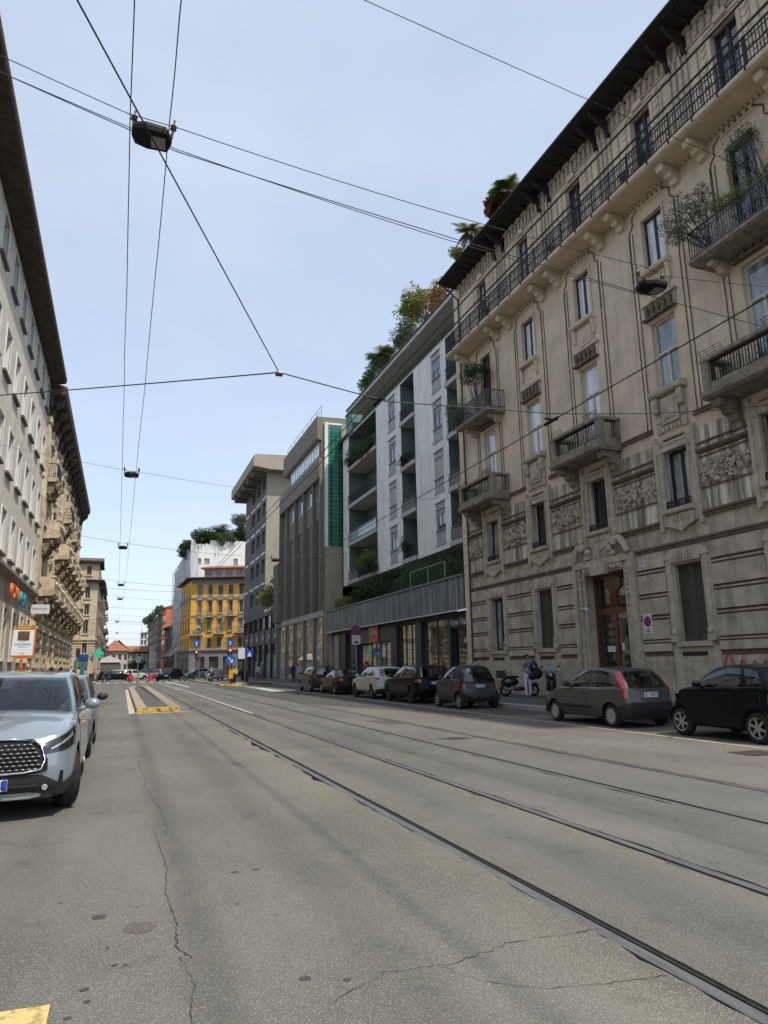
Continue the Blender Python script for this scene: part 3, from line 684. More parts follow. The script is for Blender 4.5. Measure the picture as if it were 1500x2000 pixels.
def iron_balcony(c, u0, u1, zs, D=1.05):
    o = MB(); o.profile(F, [(0, zs), (D - .12, zs + .03), (D, zs + .10), (D, zs + .22), (0, zs + .22)], u0, u1); o = o.build('balcony', M['balcony'], pal)
    g = MB(); rail_iron(g, F, u0 + .04, u1 - .04, D - .06, zs + .22, zs + 1.22, .10, True, ends=(u0 + .05, u1 - .05)); g.build('iron_railing', M['iron2'], o)
    for a in (u0 + .55, u1 - .55):
        k = MB(); k.profile(F, [(0, zs - .42), (.3, zs - .36), (.42, zs - .16), (.7, zs - .12), (.72, zs), (0, zs)], a - .13, a + .13); k.build('bracket', M['trim'], o)
for i, c in enumerate(COLS):
    # ground floor
    if i != 2:
        if i in (0,): w = window(pal, F, c - .62, c + .62, 2.2, 4.82, M['wood_dark'], M['curtain'], d=-.26, fw=.11, sill=(.30, .13, .17))
        else:
            w = shutter_window(pal, F, c - .62, c + .62, 2.2, 4.82, M['shutter'])
            s_ = MB(); s_.box(F, c - .80, c + .80, -.05, .14, 2.03, 2.198); s_.build('sill', M['trim'], w)
        s_ = MB()
        for sg in (-1, 1):
            for (x0, x1, d) in ((.62, .72, .05), (.72, .94, .10), (.94, 1.04, .06)):
                a, e = sorted((c + sg * x0, c + sg * x1)); s_.box(F, a, e, 0, d, 2.2, 5.02)
            a, e = sorted((c + sg * .66, c + sg * 1.0)); s_.box(F, a, e, .10, .16, 2.2, 2.42); s_.blob(F.p(c + sg * .80, .14, 2.52), (.07, .13, .12))
            a, e = sorted((c + sg * .62, c + sg * 1.05)); s_.box(F, a, e, 0, .05, .14, 2.03)
        s_.prism(F, [(c - 1.04, 5.02), (c + 1.04, 5.02), (c + .98, 5.20), (c + .62, 5.38), (c - .62, 5.38), (c - .98, 5.20)], 0, .12)
        s_.box(F, c - .62, c + .62, 0, .05, 4.82, 5.02)
        s_.prism(F, [(c - .72, 4.90), (c + .72, 4.90), (c + .62, 5.10), (c + .40, 5.24), (c - .40, 5.24), (c - .62, 5.10)], .12, .15)
        for k in range(5): s_.box(F, c + (k - 2) * .15 - .05, c + (k - 2) * .15 + .05, .15, .18, 4.98, 5.18)
        s_.box(F, c - .62, c + .62, 0, .05, .14, 2.0)
        s_.build('window_surround', M['trim'], w)
        v = MB(); v.box(F, c - .50, c + .62, 0.055, .062, 1.72, 1.86) if i in (0, 1, 3) else v.box(F, c - .5, c + .6, .055, .06, 1.75, 1.85); v.build('vent_slot', M['black'], w)
    # first floor
    w = window(pal, F, c - .60, c + .60, 6.78, 8.9, M['wood_dark'], M['curtain'] if i in (0, 3) else M['glass'], d=-.28, fw=.12)
    s_ = MB()
    surround_flat(s_, c, .60, 6.20, 8.90, .36, .09, .22); s_.box(F, c - .98, c - .60, .09, .13, 8.85, 9.25); s_.box(F, c + .60, c + .98, .09, .13, 8.85, 9.25)
    for sg in (-1, 1):
        a, e = sorted((c + sg * .86, c + sg * 1.0)); s_.box(F, a, e, .0, .14, 6.05, 9.5); a, e = sorted((c + sg * .60, c + sg * .66)); s_.box(F, a, e, .09, .12, 6.6, 8.9)
    s_.box(F, c - .60, c + .60, .0, .12, 9.12, 9.22); s_.box(F, c - .5, c + .5, .0, .16, 9.30, 9.36)
    s_.profile(F, [(0, 6.56), (.22, 6.60), (.25, 6.66), (.25, 6.76), (0, 6.77)], c - .72, c + .72); pendant(s_, c, 6.56, .66, .14)
    s_.build('window_surround', M['trim'], w)
    r_ = MB(); rail_iron(r_, F, c - .58, c + .58, .12, 6.76, 7.05, .09, False, mid=False)
    for k in range(6): r_.tube([F.p(c - .5 + k * .2 + .06 * cos(t), .12, 6.9 + .07 * sin(t)) for t in range(7)], .01, 4)
    r_.build('iron_guard', M['iron'], w)
    # second floor
    door2 = i in (0, 2, 4); zb = 9.95 if door2 else 11.22
    pm = M['skyglass'] if i in (0, 1, 2) else M['blueglass']
    w = window(pal, F, c - .60, c + .60, zb, 13.9, M['frame_cream'], pm, d=-.20, fw=.09, bars=(((12.65 - zb) / (13.9 - zb)),), mull=())
    mb = MB(); mb.box(F, c - .05, c + .05, -.20, -.14, zb + .09, 12.60)
    for sg in (-1, 1): a, e = sorted((c + sg * .49, c + sg * .51)); mb.box(F, a, e, -.20, -.143, zb + .09, 12.6)
    mb.build('casement', M['frame_cream'], w)
    s_ = MB(); s_.prism(F, [(c - .78, 14.12), (c + .78, 14.12), (c + .84, 14.66), (c - .84, 14.66)], 0, .05); s_.box(F, c - .80, c + .80, 0, .22, 14.04, 14.12, 1); s_.box(F, c - .88, c + .88, 0, .14, 14.66, 14.72)
    for k in range(5):
        u = c + (k - 2) * .30; s_.prism(F, [(u - .06, 14.14), (u + .06, 14.14), (u + .11, 14.5), (u + .02, 14.62), (u - .07, 14.5)], .05, .17, 1)
    if not door2:
        s_.profile(F, [(0, 10.92), (.24, 10.98), (.28, 11.06), (.28, 11.18), (0, 11.215)], c - .86, c + .86)
        s_.box(F, c - .42, c + .42, 0, .11, 9.88, 10.86); s_.box(F, c - .32, c + .32, .11, .125, 9.98, 10.76); s_.box(F, c - .26, c + .26, .125, .16, 10.04, 10.70)
        s_.prism(F, [(c - .16, 10.1), (c + .16, 10.1), (c, 10.38)], .16, .18)
        for sg in (-1, 1):
            a = c + sg * .62; s_.profile(F, [(0, 9.95), (.08, 10.0), (.08, 10.3), (.18, 10.42), (.24, 10.7), (.22, 10.92), (0, 10.92)], a - .12, a + .12); s_.blob(F.p(a, .14, 10.42), (.10, .12, .10)); s_.box(F, a - .12, a + .12, 0, .07, 9.6, 9.95)
        for k in range(5): s_.box(F, c + (k - 2) * .2 - .05, c + (k - 2) * .2 + .05, 0, .12, 9.62, 9.78)
    s_.build('window_surround', [M['trim' if not door2 else 'plaster'], M['groove']], w)
    # third floor
    door3 = i in (0, 4); zb = 14.6 if door3 else 16.02
    w = window(pal, F, c - .56, c + .56, zb, 18.2, M['wood_dark'], M['skyglass'] if not door3 else M['glass'], d=-.20, fw=.10)
    s_ = MB(); surround_flat(s_, c, .56, zb, 18.2, .10, .05, .12)
    P = [(c - 1.22, 16.0), (c - 1.22, 18.1), (c - 1.02, 18.3), (c - 1.02, 18.62), (c - .66, 18.9), (c + .66, 18.9), (c + 1.02, 18.62), (c + 1.02, 18.3), (c + 1.22, 18.1), (c + 1.22, 16.0)]
    for p, q in zip(P, P[1:]): s_.tube([F.p(p[0], .02, p[1]), F.p(q[0], .02, q[1])], .03, 4, m=1)
    s_.box(F, c - .7, c + .7, 0, .05, 18.72, 18.80); s_.box(F, c - .7, c + .7, 0, .05, 18.94, 18.98)
    for k in range(6): s_.box(F, c + (k - 2.5) * .24 - .06, c + (k - 2.5) * .24 + .06, 0, .07, 18.80, 18.93)
    if not door3:
        s_.profile(F, [(0, 15.78), (.24, 15.82), (.27, 15.90), (.27, 15.97), (0, 16.015)], c - .76, c + .76)
        for (h, z0, z1, d) in ((.55, 14.78, 15.72, .04), (.44, 14.86, 15.68, .07), (.34, 14.94, 15.60, .045), (.22, 15.06, 15.5, .09)): s_.box(F, c - h, c + h, 0, d, z0, z1)
        for sg in (-1, 1): s_.profile(F, [(0, 15.1), (.10, 15.2), (.14, 15.5), (.2, 15.78), (0, 15.78)], c + sg * .66 - .07, c + sg * .66 + .07)
    s_.build('window_surround', [M['plaster'], M['groove']], w)
    # top floor
    w = window(pal, F, c - .56, c + .56, 19.45, 22.72, M['wood_dark'], M['glass'] if i in (2, 3, 4) else M['curtain'], d=-.22, fw=.12, mull=(.5,), bars=(.66,))
    s_ = MB(); surround_flat(s_, c, .56, 19.36, 22.72, .16, .07, .10)
    for sg in (-1, 1):
        a, e = sorted((c + sg * .74, c + sg * 1.04)); s_.box(F, a, e, 0, .05, 21.0, 23.05)
        for k in range(6):
            z = 21.2 + k * .3; u = c + sg * .89; s_.prism(F, [(u - .13, z + .12), (u, z), (u + .13, z + .12), (u + .13, z + .2), (u, z + .08), (u - .13, z + .2)], .05, .10)
    s_.box(F, c - .75, c + .75, 0, .09, 22.86, 22.96); s_.prism(F, [(c - .28, 22.9), (c + .28, 22.9), (c + .22, 23.15), (c - .22, 23.15)], .09, .17)
    s_.build('window_surround', M['plaster'], w)
# plaster strips up the main storeys
st = MB()
for c in COLS:
    for sg in (-1, 1):
        for (x, w_) in ((1.13, .05), (1.34, .05)):
            a = c + sg * x; st.box(F, a - w_, a + w_, 0, .03, 9.95, 18.0)
            st.box(F, a - w_ - .024, a - w_, 0, .036, 9.95, 18.0, 1)
st.build('wall_strip', [M['plaster'], M['groove']], pal)
# frieze and paired strips under the eaves
fr = MB(); u = 4.3
while u < 35.1:
    fr.box(F, u, u + .15, 0, .10, 23.22, 23.72); u += .33
fr.box(F, 4, 35.35, 0, .06, 23.12, 23.2); fr.box(F, 4, 35.35, 0, .16, 23.74, 23.9)
for m_ in (30.2, 25.75, 21.3, 16.95, 12.6, 8.1):
    for k in (-.42, -.14, .14, .42): fr.box(F, m_ + k - .05, m_ + k + .05, 0, .09, 19.36, 23.2)
    for k in (-.9, .9): fr.box(F, m_ + k - .02, m_ + k + .02, 0, .05, 19.36, 22.8); 
    fr.box(F, m_ - .9, m_ + .9, 0, .045, 22.8, 22.86)
fr.build('frieze', M['trim'], pal)
ev = MB(); ev.profile(F, [(0, 23.92), (1.12, 23.98), (1.16, 24.0), (1.16, 24.16), (0, 24.25)], 3.8, 35.6)
u = 4.2
while u < 35.4: ev.profile(F, [(0, 23.70), (.5, 23.88), (.9, 23.93), (.9, 23.975), (0, 23.9)], u, u + .10); u += .62
for m_ in (30.2, 25.75, 21.3, 16.95, 12.6, 8.1):
    for k in (-.42, .42): ev.profile(F, [(0, 22.95), (.16, 23.0), (.22, 23.4), (.6, 23.55), (.95, 23.8), (1.0, 23.9), (0, 23.9)], m_ + k - .07, m_ + k + .07)
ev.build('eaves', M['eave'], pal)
gt = MB(); gt.tube([F.p(3.8, 1.20, 24.12), F.p(35.6, 1.20, 24.12)], .085, 8); gt.build('gutter', M['eave'], pal)
rf = MB(); rf.profile(F, [(1.16, 24.17), (0, 24.55), (-6, 26.3), (-13, 24.3), (-13, 24.02), (0, 24.02)], 3.8, 35.5); rf.build('roof', M['rooft'], pal)
dp = MB(); dp.tube([F.p(35.45, 1.16, 24.05), F.p(35.3, .9, 23.7), F.p(35.18, .12, 23.0), F.p(35.18, .12, .2)], .055, 8); dp.build('downpipe', M['dark'], pal)
# continuous iron balcony
tb = MB(); tb.profile(F, [(0, 19.05), (.98, 19.10), (1.08, 19.16), (1.10, 19.24), (1.06, 19.32), (0, 19.32)], 4.2, 35.3)
u = 4.3
while u < 35.2: tb.box(F, u, u + .10, .02, .12, 18.97, 19.048); u += .2
tb = tb.build('balcony', M['plaster'], pal)
r_ = MB(); rail_iron(r_, F, 4.3, 35.25, 1.04, 19.34, 20.36, .125, True, ends=(35.22,))
r_.box(F, 4.3, 35.25, 1.02, 1.06, 19.78, 19.82)
u = 4.6
while u < 35: r_.box(F, u - .025, u + .025, 1.0, 1.05, 19.2, 20.42); r_.box(F, u - .018, u + .018, 1.05, 1.14, 19.16, 19.3); u += 1.1
r_.build('iron_railing', M['iron'], tb)
for m_ in (34.6, 30.2, 25.75, 21.3, 16.95, 12.6, 8.1):
    for k in ((-.66, .66) if m_ < 34 else (-.1,)):
        kk = MB(); kk.profile(F, [(0, 18.42), (.16, 18.46), (.24, 18.62), (.40, 18.66), (.46, 18.80), (.74, 18.84), (.80, 18.98), (.80, 19.06), (0, 19.06)], m_ + k - .16, m_ + k + .16)
        kk.box(F, m_ + k - .19, m_ + k + .19, .46, .70, 18.88, 19.0); kk.build('bracket', M['plaster'], tb)
for c in (32.4, 23.55, 14.85, 5.9): stone_balcony(c, 1.72 if c < 30 else 1.9, 9.62)
iron_balcony(32.4, 30.55, 34.3, 14.28); iron_balcony(14.85, 12.2, 16.5, 14.28)
# portal
po = MB()
for sg in (-1, 1):
    for (x0, x1, d) in ((1.25, 1.38, .10), (1.38, 1.46, .06), (1.46, 1.62, .16), (1.62, 1.70, .10), (1.70, 1.92, .22)):
        a, e = sorted((DOORC + sg * x0, DOORC + sg * x1)); po.box(F, a, e, 0, d, .14, 5.35)
    for k in range(9): po.blob(F.p(DOORC + sg * 1.46, .17, 5.1 - k * .2), (.06, .08 * (1 if k % 2 else .8), .09), rnd=.5)
po.box(F, DOORC - 1.92, DOORC + 1.92, 0, .20, 5.35, 5.62); po.box(F, DOORC - 1.25, DOORC + 1.25, 0, .16, 5.05, 5.35)
po.prism(F, [(DOORC - .42, 4.95), (DOORC + .42, 4.95), (DOORC + .50, 5.45), (DOORC - .50, 5.45)], .16, .40)
for k in range(11): po.blob(F.p(DOORC - 1.1 + k * .22, .20, 5.2), (.08, .09, .10), rnd=.6)
for sg in (-1, 1):
    P = [F.p(DOORC + sg * (1.75 - .22 * t * .32), .24, 5.62 + .62 * sin(min(1, t * .13) * 1.57)) for t in range(8)]; po.tube(P, .12, 6, r1=.16)
    po.blob(F.p(DOORC + sg * 1.05, .26, 6.18), (.16, .22, .20), rnd=.3); po.blob(F.p(DOORC + sg * .72, .24, 5.95), (.14, .16, .16), rnd=.3); po.box(F, DOORC + sg * .8 - .16, DOORC + sg * .8 + .16, 0, .26, 5.66, 5.85)
po.prism(F, [(DOORC - .62, 5.64), (DOORC + .62, 5.64), (DOORC + .70, 6.5), (DOORC - .70, 6.5)], 0, .10)
for k in range(6): po.box(F, DOORC + (k - 2.5) * .16 - .045, DOORC + (k - 2.5) * .16 + .045, .10, .16, 5.66, 5.90)
po.build('portal', M['trim'], pal)
dr = MB(); d0, d1 = -.42, -.36
for (a, e) in ((22.36, 22.50), (24.70, 24.84), (23.52, 23.68)): dr.box(F, a, e, d0, d1, .15, 3.62 if 23 < a < 24 else 5.04)
dr.box(F, 22.5, 24.7, d0, d1 + .02, 3.42, 3.66); dr.box(F, 22.5, 24.7, d0, d1, 4.88, 5.04); dr.box(F, 22.5, 24.7, d0, d1, .15, .55)
dr.prism(F, [(23.1, 4.88), (24.1, 4.88), (24.1, 4.5), (23.6, 4.22), (23.1, 4.5)], d0, d1 + .03); dr.box(F, 23.36, 23.84, d0, d1, 3.66, 4.4)
for k in range(4): dr.box(F, 23.40 + k * .115, 23.44 + k * .115, d1, d1 + .03, 3.68, 4.3)
dr = dr.build('entrance_door', M['door'], pal)
p = MB(); p.face([F.p(22.4, -.40, .15), F.p(24.8, -.40, .15), F.p(24.8, -.40, 5.0), F.p(22.4, -.40, 5.0)]); p.build('pane', M['glass'], dr)
p = MB(); p.box(F, 23.78, 24.28, -.396, -.392, 1.95, 2.18); p.box(F, 23.22, 23.38, -.396, -.392, 1.98, 2.28); p.build('paper_notice', M['metalw'], dr)
# house number and no-parking plate on the wall
t = thing('house_number', 'small white 53 house number plate beside the portal of the palazzo', 'house number', F.p(21.2, .09, 5.07))
p = MB(); p.box(F, 21.08, 21.38, .0755, .09, 4.98, 5.20); p.build('plate', M['metalw'], t); lettering('53', F.p(21.23, .096, 5.09), (0, -1, 0), (0, 0, 1), .19, M['black'], t, .004)
SB = plain('sign_blue', (0.02, 0.045, 0.24), .4); SRED = plain('sign_red', (0.33, 0.02, 0.03), .4)
def disc(b, F, u, d, z, r, t=.004, m=0, n=28):
    b.prism(F, [(u + r * cos(2 * pi * k / n), z + r * sin(2 * pi * k / n)) for k in range(n)], d, d + t, m)
def no_parking(parent, F, u, d, z, r):
    p = MB(); disc(p, F, u, d, z, r, .004, 0); disc(p, F, u, d + .004, z, r * .74, .003, 1)
    a = .785
    w = r * .13; l = r * .72; ca, sa = cos(a), sin(a)
    p.prism(F, [(u - l * ca - w * sa, z - l * sa + w * ca), (u - l * ca + w * sa, z - l * sa - w * ca), (u + l * ca + w * sa, z + l * sa - w * ca), (u + l * ca - w * sa, z + l * sa + w * ca)], d + .007, d + .009, 0)
    return p.build('no_parking_disc', [SRED, SB], parent)
t = thing('no_parking_plate', 'white no parking plate screwed to the palazzo wall right of the door', 'sign', F.p(21.23, .09, 2.9))
p = MB(); p.box(F, 21.0, 21.46, .078, .09, 2.55, 3.25); p.build('plate', M['metalw'], t); no_parking(t, F, 21.23, .09, 2.98, .19)
lettering('PASSO', F.p(21.23, .094, 2.70), (0, -1, 0), (0, 0, 1), .075, M['black'], t, .003); lettering('CARRABILE', F.p(21.23, .094, 2.61), (0, -1, 0), (0, 0, 1), .06, M['black'], t, .003)
t = thing('security_camera', 'white security camera on the left jamb of the wooden palazzo door', 'camera', F.p(24.55, .25, 3.75))
p = MB(); p.lathe(F.p(24.62, .3, 3.70), (0, -.7, -.25), [(0, 0), (0, .06), (.2, .06), (.2, 0)], 10); p.build('housing', M['metalw'], t); p = MB(); p.tube([F.p(24.7, .15, 3.68), F.p(24.62, .3, 3.70)], .02); p.build('mount', M['dark'], t)
# red graffiti scrawl
SCR = plain('red_spray_paint', (0.42, 0.03, 0.03), .8); p = MB()
for k, (u0, sc) in enumerate([(17.75, 1.5), (17.2, .95), (16.75, .9), (16.35, .85)]):
    P = [F.p(u0 + .12 * sc - .30 * sc * t / 9, .062, 1.28 + .30 * sc * sin(pi * t / 9)) for t in range(10)]; p.tube(P, .022, 5)
tag(p.build('graffiti_scrawl', SCR), 'red sprayed graffiti loops on the palazzo base above the black hatchback', 'graffiti')
# plants on the balconies
bush('balcony_olive_tree', 'grey green olive tree leaning over the left end of the right hand iron balcony', 'plant', scatter(F.p(16.2, .95, 16.0), (.75, 1.05, .75), 16, .38, 210), M['leaf_olive'], .075, 1, F.p(15.9, .6, 14.6))
bush('balcony_shrub', 'bright green shrub trailing along the railing of the right hand iron balcony', 'plant', scatter(F.p(14.3, .75, 15.7), (.3, 1.1, .28), 11, .30, 170), M['leaf_yel'], .08, 1, F.p(14.4, .7, 14.6))
bush('balcony_creeper', 'sparse creeper growing over the dark third floor window of the palazzo', 'plant', scatter(F.p(14.4, .4, 17.6), (.3, .9, .7), 12, .34, 90), M['leaf_olive'], .08, 1, F.p(13.6, .4, 14.6))
bush('balcony_tree', 'dark spreading potted tree on the left hand iron balcony of the palazzo', 'plant', scatter(F.p(32.2, .8, 16.9), (.45, 1.0, .55), 14, .42, 210), M['leaf_dark'], .09, 1, F.p(32.4, .6, 14.6))
bush('balcony_hanging_shrub', 'olive green shrub hanging over the corner downpipe below the dark balcony tree', 'plant', scatter(F.p(34.3, 1.0, 15.2), (.45, .9, 1.0), 18, .42, 190), M['leaf_olive'], .085, 1, F.p(34.0, .8, 14.6))
for (u, n_) in ((19.4, 'tall'), (18.1, 'low'), (24.4, 'thin'), (30.5, 'purple')):
    bush('railing_plant', {'tall': 'pot plant with red flowers behind the long railing near the right top floor window', 'low': 'low pot plant behind the long railing between the two right top floor windows', 'thin': 'thin pot plant behind the long railing by the middle top floor window', 'purple': 'small plant behind the long railing at its left end'}[n_], 'plant', scatter(F.p(u, .8, 19.9), (.15, .35, .25), 6, .2, 70), M['leaf_dark' if n_ != 'tall' else 'leaf_red'], .07, 1, F.p(u, .8, 19.35))
palm('roof_palm', 'fan palm rising above the dark eaves of the palazzo', (17.6, 28.8, 24.4), 1.3, 26, 1.1, .5, M['leaf'])
bush('roof_red_cordyline', 'red leaved plant beside the roof palm', 'plant', scatter((17.4, 29.7, 25.6), (.35, .45, .5), 9, .3, 110), M['leaf_red'], .2, 1, (17.4, 29.7, 24.3))
palm('roof_yucca', 'spiky pale yucca at the edge of the palazzo roof', (17.4, 32.3, 24.3), 1.3, 30, 1.1, .3, M['leaf_olive'], cat='plant')
bush('roof_shrub', 'small green shrub at the left corner of the palazzo roof', 'plant', scatter((17.3, 33.8, 25.0), (.4, .7, .5), 12, .32, 110), M['leaf_yel'], .13, 1, (17.4, 33.8, 24.2))
# ================================================================ the white apartment block with its shop canopy
FA = Frame(19.6, 0, 0, 1, -1, 0)
apt = thing('apartment_block', 'white apartment block with teal loggias above a stained zinc shop canopy', 'building', (18, 50, .14))
ZB = [8.95, 12.5, 16.1, 19.75]; ZT = 23.35
bays = [(55.1, 63.1), (46.5, 49.3), (37.4, 40.8)]; strips = [(50.5, 52.1), (41.7, 43.2)]
ops = []
for k, z in enumerate(ZB):
    zn = (ZB + [23.3])[k + 1]
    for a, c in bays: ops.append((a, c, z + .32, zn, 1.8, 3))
    for a, c in strips: ops.append((a, c, z + .45, zn - .30, .16))
b = MB(); wall(b, FA, 35.4, 65, 8.95, ZT, ops, m=0); 
b.face([FA.p(35.4, 0, 8.95), FA.p(65, 0, 8.95), FA.p(65, -2.2, 8.95), FA.p(35.4, -2.2, 8.95)], 1)
b.face([FA.p(35.4, -2.2, 6.6), FA.p(65, -2.2, 6.6), FA.p(65, -2.2, 8.95), FA.p(35.4, -2.2, 8.95)], 2)
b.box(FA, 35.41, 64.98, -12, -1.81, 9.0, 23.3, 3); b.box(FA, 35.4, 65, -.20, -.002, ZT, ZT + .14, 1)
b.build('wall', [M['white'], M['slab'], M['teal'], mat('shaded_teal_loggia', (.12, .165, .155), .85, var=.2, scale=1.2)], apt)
PAR = mat('grey_balcony_panel', (.17, .165, .15), .8, var=.2, scale=3, streak=.3)
def loggia(a, c, z, zn, style):
    s_ = MB(); s_.box(FA, a - .02, c + .02, -1.75, .16, z - .02, z + .30); o = s_.build('balcony_slab', M['slab'], apt)
    g = MB(); zt = z + 1.22
    g.box(FA, a, c, .09, .14, zt - .05, zt)
    if style == 'panel': g.box(FA, a + .03, c - .03, .08, .11, z + .36, zt - .16)
    elif style == 'glass': g.box(FA, a + .03, c - .03, .10, .12, z + .40, zt - .14)
    u = a + .05
    while u < c: g.box(FA, u - .012, u + .012, .10, .125, z + .30, zt - .05); u += .14 if style == 'bars' else 1.0
    g.build('railing', {'panel': PAR, 'bars': M['iron'], 'glass': M['frosted']}[style], o)
    w = window(apt, FA, a + (c - a) * .12, a + (c - a) * .42, z + .32, z + 2.6, M['greywin'], M['glass'], d=-1.79, fw=.09)
for k, z in enumerate(ZB):
    zn = (ZB + [23.3])[k + 1]
    loggia(*bays[0], z, zn, ['panel', 'glass', 'bars', 'bars'][k]); loggia(*bays[1], z, zn, ['bars', 'panel', 'bars', 'bars'][k]); loggia(*bays[2], z, zn, ['panel', 'panel', 'bars', 'bars'][k])
    for j, (a, c) in enumerate(strips):
        sh = [.35, .95, .2, .6][k] if j == 0 else [.25, 1.0, .2, .55][k]
        z0, z1 = z + .46, zn - .31; zw0 = z0 + .95; zw1 = z1 - .42
        s_ = MB(); s_.box(FA, a + .02, c - .02, -.15, -.06, z0, zw0 - .04); s_.box(FA, a + .02, c - .02, -.15, -.02, z1 - .4, z1); s_.box(FA, a - .05, c + .05, -.1, .06, z + .36, z + .455); s_.box(FA, a - .05, c + .05, -.1, .06, z1 + .01, z1 + .10); s_.box(FA, a, c, -.15, .05, zw0 - .04, zw0 + .02)
        o = s_.build('window_bay', M['greywin'], apt); window_ = MB()
        zs = zw1 - (zw1 - zw0) * sh
        w = MB(); w.box(FA, a + .05, c - .05, -.15, -.10, zs, zw1)
        y = zs
        while y < zw1: w.box(FA, a + .05, c - .05, -.10, -.092, y, y + .045); y += .06
        w.build('roller_shutter', mat('cream_roller_shutter', (.47, .455, .41), .7, var=.1, scale=4) if sh > .9 else M['greywin'], o)
        if sh < .94:
            p = MB(); p.face([FA.p(a + .05, -.13, zw0), FA.p(c - .05, -.13, zw0), FA.p(c - .05, -.13, zs), FA.p(a + .05, -.13, zs)]); p.build('pane', M['glass'], o)
            f_ = MB(); m_ = (a + c) / 2
            for u in (a + .05, m_ - .03, c - .11): f_.box(FA, u, u + .06, -.128, -.09, zw0, zs)
            f_.build('window_frame', M['greywin'], o)
# attic storey, eaves and roof terrace
at = MB(); aops = [(60.0, 62.5, 23.6, 24.5), (55.0, 57.0, 23.6, 24.6), (51, 53.2, 23.55, 24.6), (46.0, 48.6, 23.55, 24.6), (40.9, 42.3, 23.55, 24.55), (37.5, 39.0, 23.55, 24.6)]
wall(at, FA, 36, 62.8, ZT, 25.0, [o + (.15,) for o in aops], d=-.9); at.face([FA.p(62.8, -.9, ZT), FA.p(62.8, -8, ZT), FA.p(62.8, -8, 25), FA.p(62.8, -.9, 25)]); at.build('attic_wall', M['teal'], apt)
for a, c, e, f in aops: window(apt, FA, a, c, e, f, M['greywin'], M['curtain'], d=-1.03, fw=.08, mull=(.33, .66))
s_ = MB(); s_.profile(FA, [(.72, 24.86), (.78, 24.9), (.78, 25.16), (-9, 25.2), (-9, 24.98), (.3, 24.98)], 36, 61.2); s_.build('eaves', mat('pale_eaves_board', (.50, .51, .48), .8, var=.12, scale=2), apt)
s_ = MB(); s_.tube([FA.p(36, .82, 25.2), FA.p(61.2, .82, 25.2)], .075, 6); s_.profile(FA, [(.70, 25.17), (.72, 25.42), (.60, 25.42), (.58, 25.19)], 36, 61.2); s_.build('gutter', M['dark'], apt)
s_ = MB(); s_.box(FA, 61.6, 63.6, -2.4, .1, ZT + .01, 25.5); s_.box(FA, 61.5, 63.7, -2.5, .2, 25.5, 25.62); s_.build('stair_head', M['teal'], apt)
s_ = MB(); s_.profile(FA, [(.25, ZT + .02), (.28, ZT + .22), (-3.0, 25.2), (-9, 25.1), (-9, ZT + .02)], 62.9, 65.9); s_.build('roof', M['eave'], apt)
t = MB()
for k in range(30): u = 46 + k * .5; t.tube([FA.p(u, -.2, 25.2), FA.p(u, -.2, 26.1)], .014, 4)
for zz in (25.6, 26.1): t.tube([FA.p(46, -.2, zz), FA.p(60.5, -.2, zz)], .018, 4)
t.build('roof_railing', M['dark'], apt)
# canopy over the shops
cn = MB(); cn.box(F, 36.2, 65.3, -.12, 0, 4.62, 6.5); cn.box(F, 36.15, 65.35, -.20, .09, 6.5, 6.62); cn.box(F, 36.2, 65.3, -3.9, -.121, 6.3, 6.48)
u = 36.9
while u < 65: cn.box(F, u - .02, u + .02, 0, .012, 4.66, 6.5); u += 1.55
cn.build('canopy', M['zinc'], apt)
s_ = MB(); s_.box(F, 36.2, 65.3, -.02, .035, 4.56, 4.62); s_.build('canopy_edge', M['metalw'], apt)
# shopfronts under the canopy, set back from the street line
FS = Frame(18.5, 0, 0, 1, -1, 0); DB = plain('navy_shop_pillar', (0.018, 0.024, 0.034), .5)
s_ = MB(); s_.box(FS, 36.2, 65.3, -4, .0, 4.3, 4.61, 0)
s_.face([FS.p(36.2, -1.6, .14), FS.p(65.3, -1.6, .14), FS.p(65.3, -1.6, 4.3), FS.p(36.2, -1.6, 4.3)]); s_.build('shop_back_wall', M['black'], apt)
for (a, c, m_) in ((62.4, 63.75, M['tan']), (64.9, 65.3, M['tan'])):
    s_ = MB(); s_.box(FS, a, c, -.6, .2, .14, 4.3); s_.build('pillar', m_, apt)
for (a, c) in ((60.5, 62.4), (48.0, 49.2), (43.5, 44.5), (38.98, 39.3), (57.2, 58.9)):
    s_ = MB(); s_.box(FS, a, c, -.4, .12, .14, 4.3); s_.build('pillar', DB, apt)
def shop(a, c, z0, z1, mul, m_, fm=None, name='shop_window'):
    o = window(apt, FS, a, c, z0, z1, fm or M['dark'], m_, d=-.16, fw=.07, mull=mul, name=name); return o
shop(54.07, 57.2, .3, 3.2, (), M['shopglass']); shop(49.2, 51.9, .3, 3.3, (.62,), M['shopglass']); shop(44.5, 48.0, .3, 4.3, (.33, .63), M['shopglass']); shop(39.3, 43.5, .3, 4.3, (.5,), M['shopglass']); shop(59.0, 60.5, .3, 4.2, (), M['shopglass'])
shop(51.9, 54.07, .14, 3.3, (.5,), M['glass'], name='shop_door'); shop(37.9, 38.98, .14, 3.6, (), M['glass'], name='shop_door')
s_ = MB(); s_.box(FS, 49.2, 57.2, -.2, .04, 3.3, 4.3); s_.build('shop_fascia', plain('bronze_fascia', (.05, .046, .036), .5), apt)
s_ = MB(); s_.box(FS, 36.3, 37.9, -.2, .02, .14, 3.6); s_.box(FS, 36.3, 39.3, -.2, .05, 3.6, 4.3); s_.build('shop_fascia', M['black'], apt)
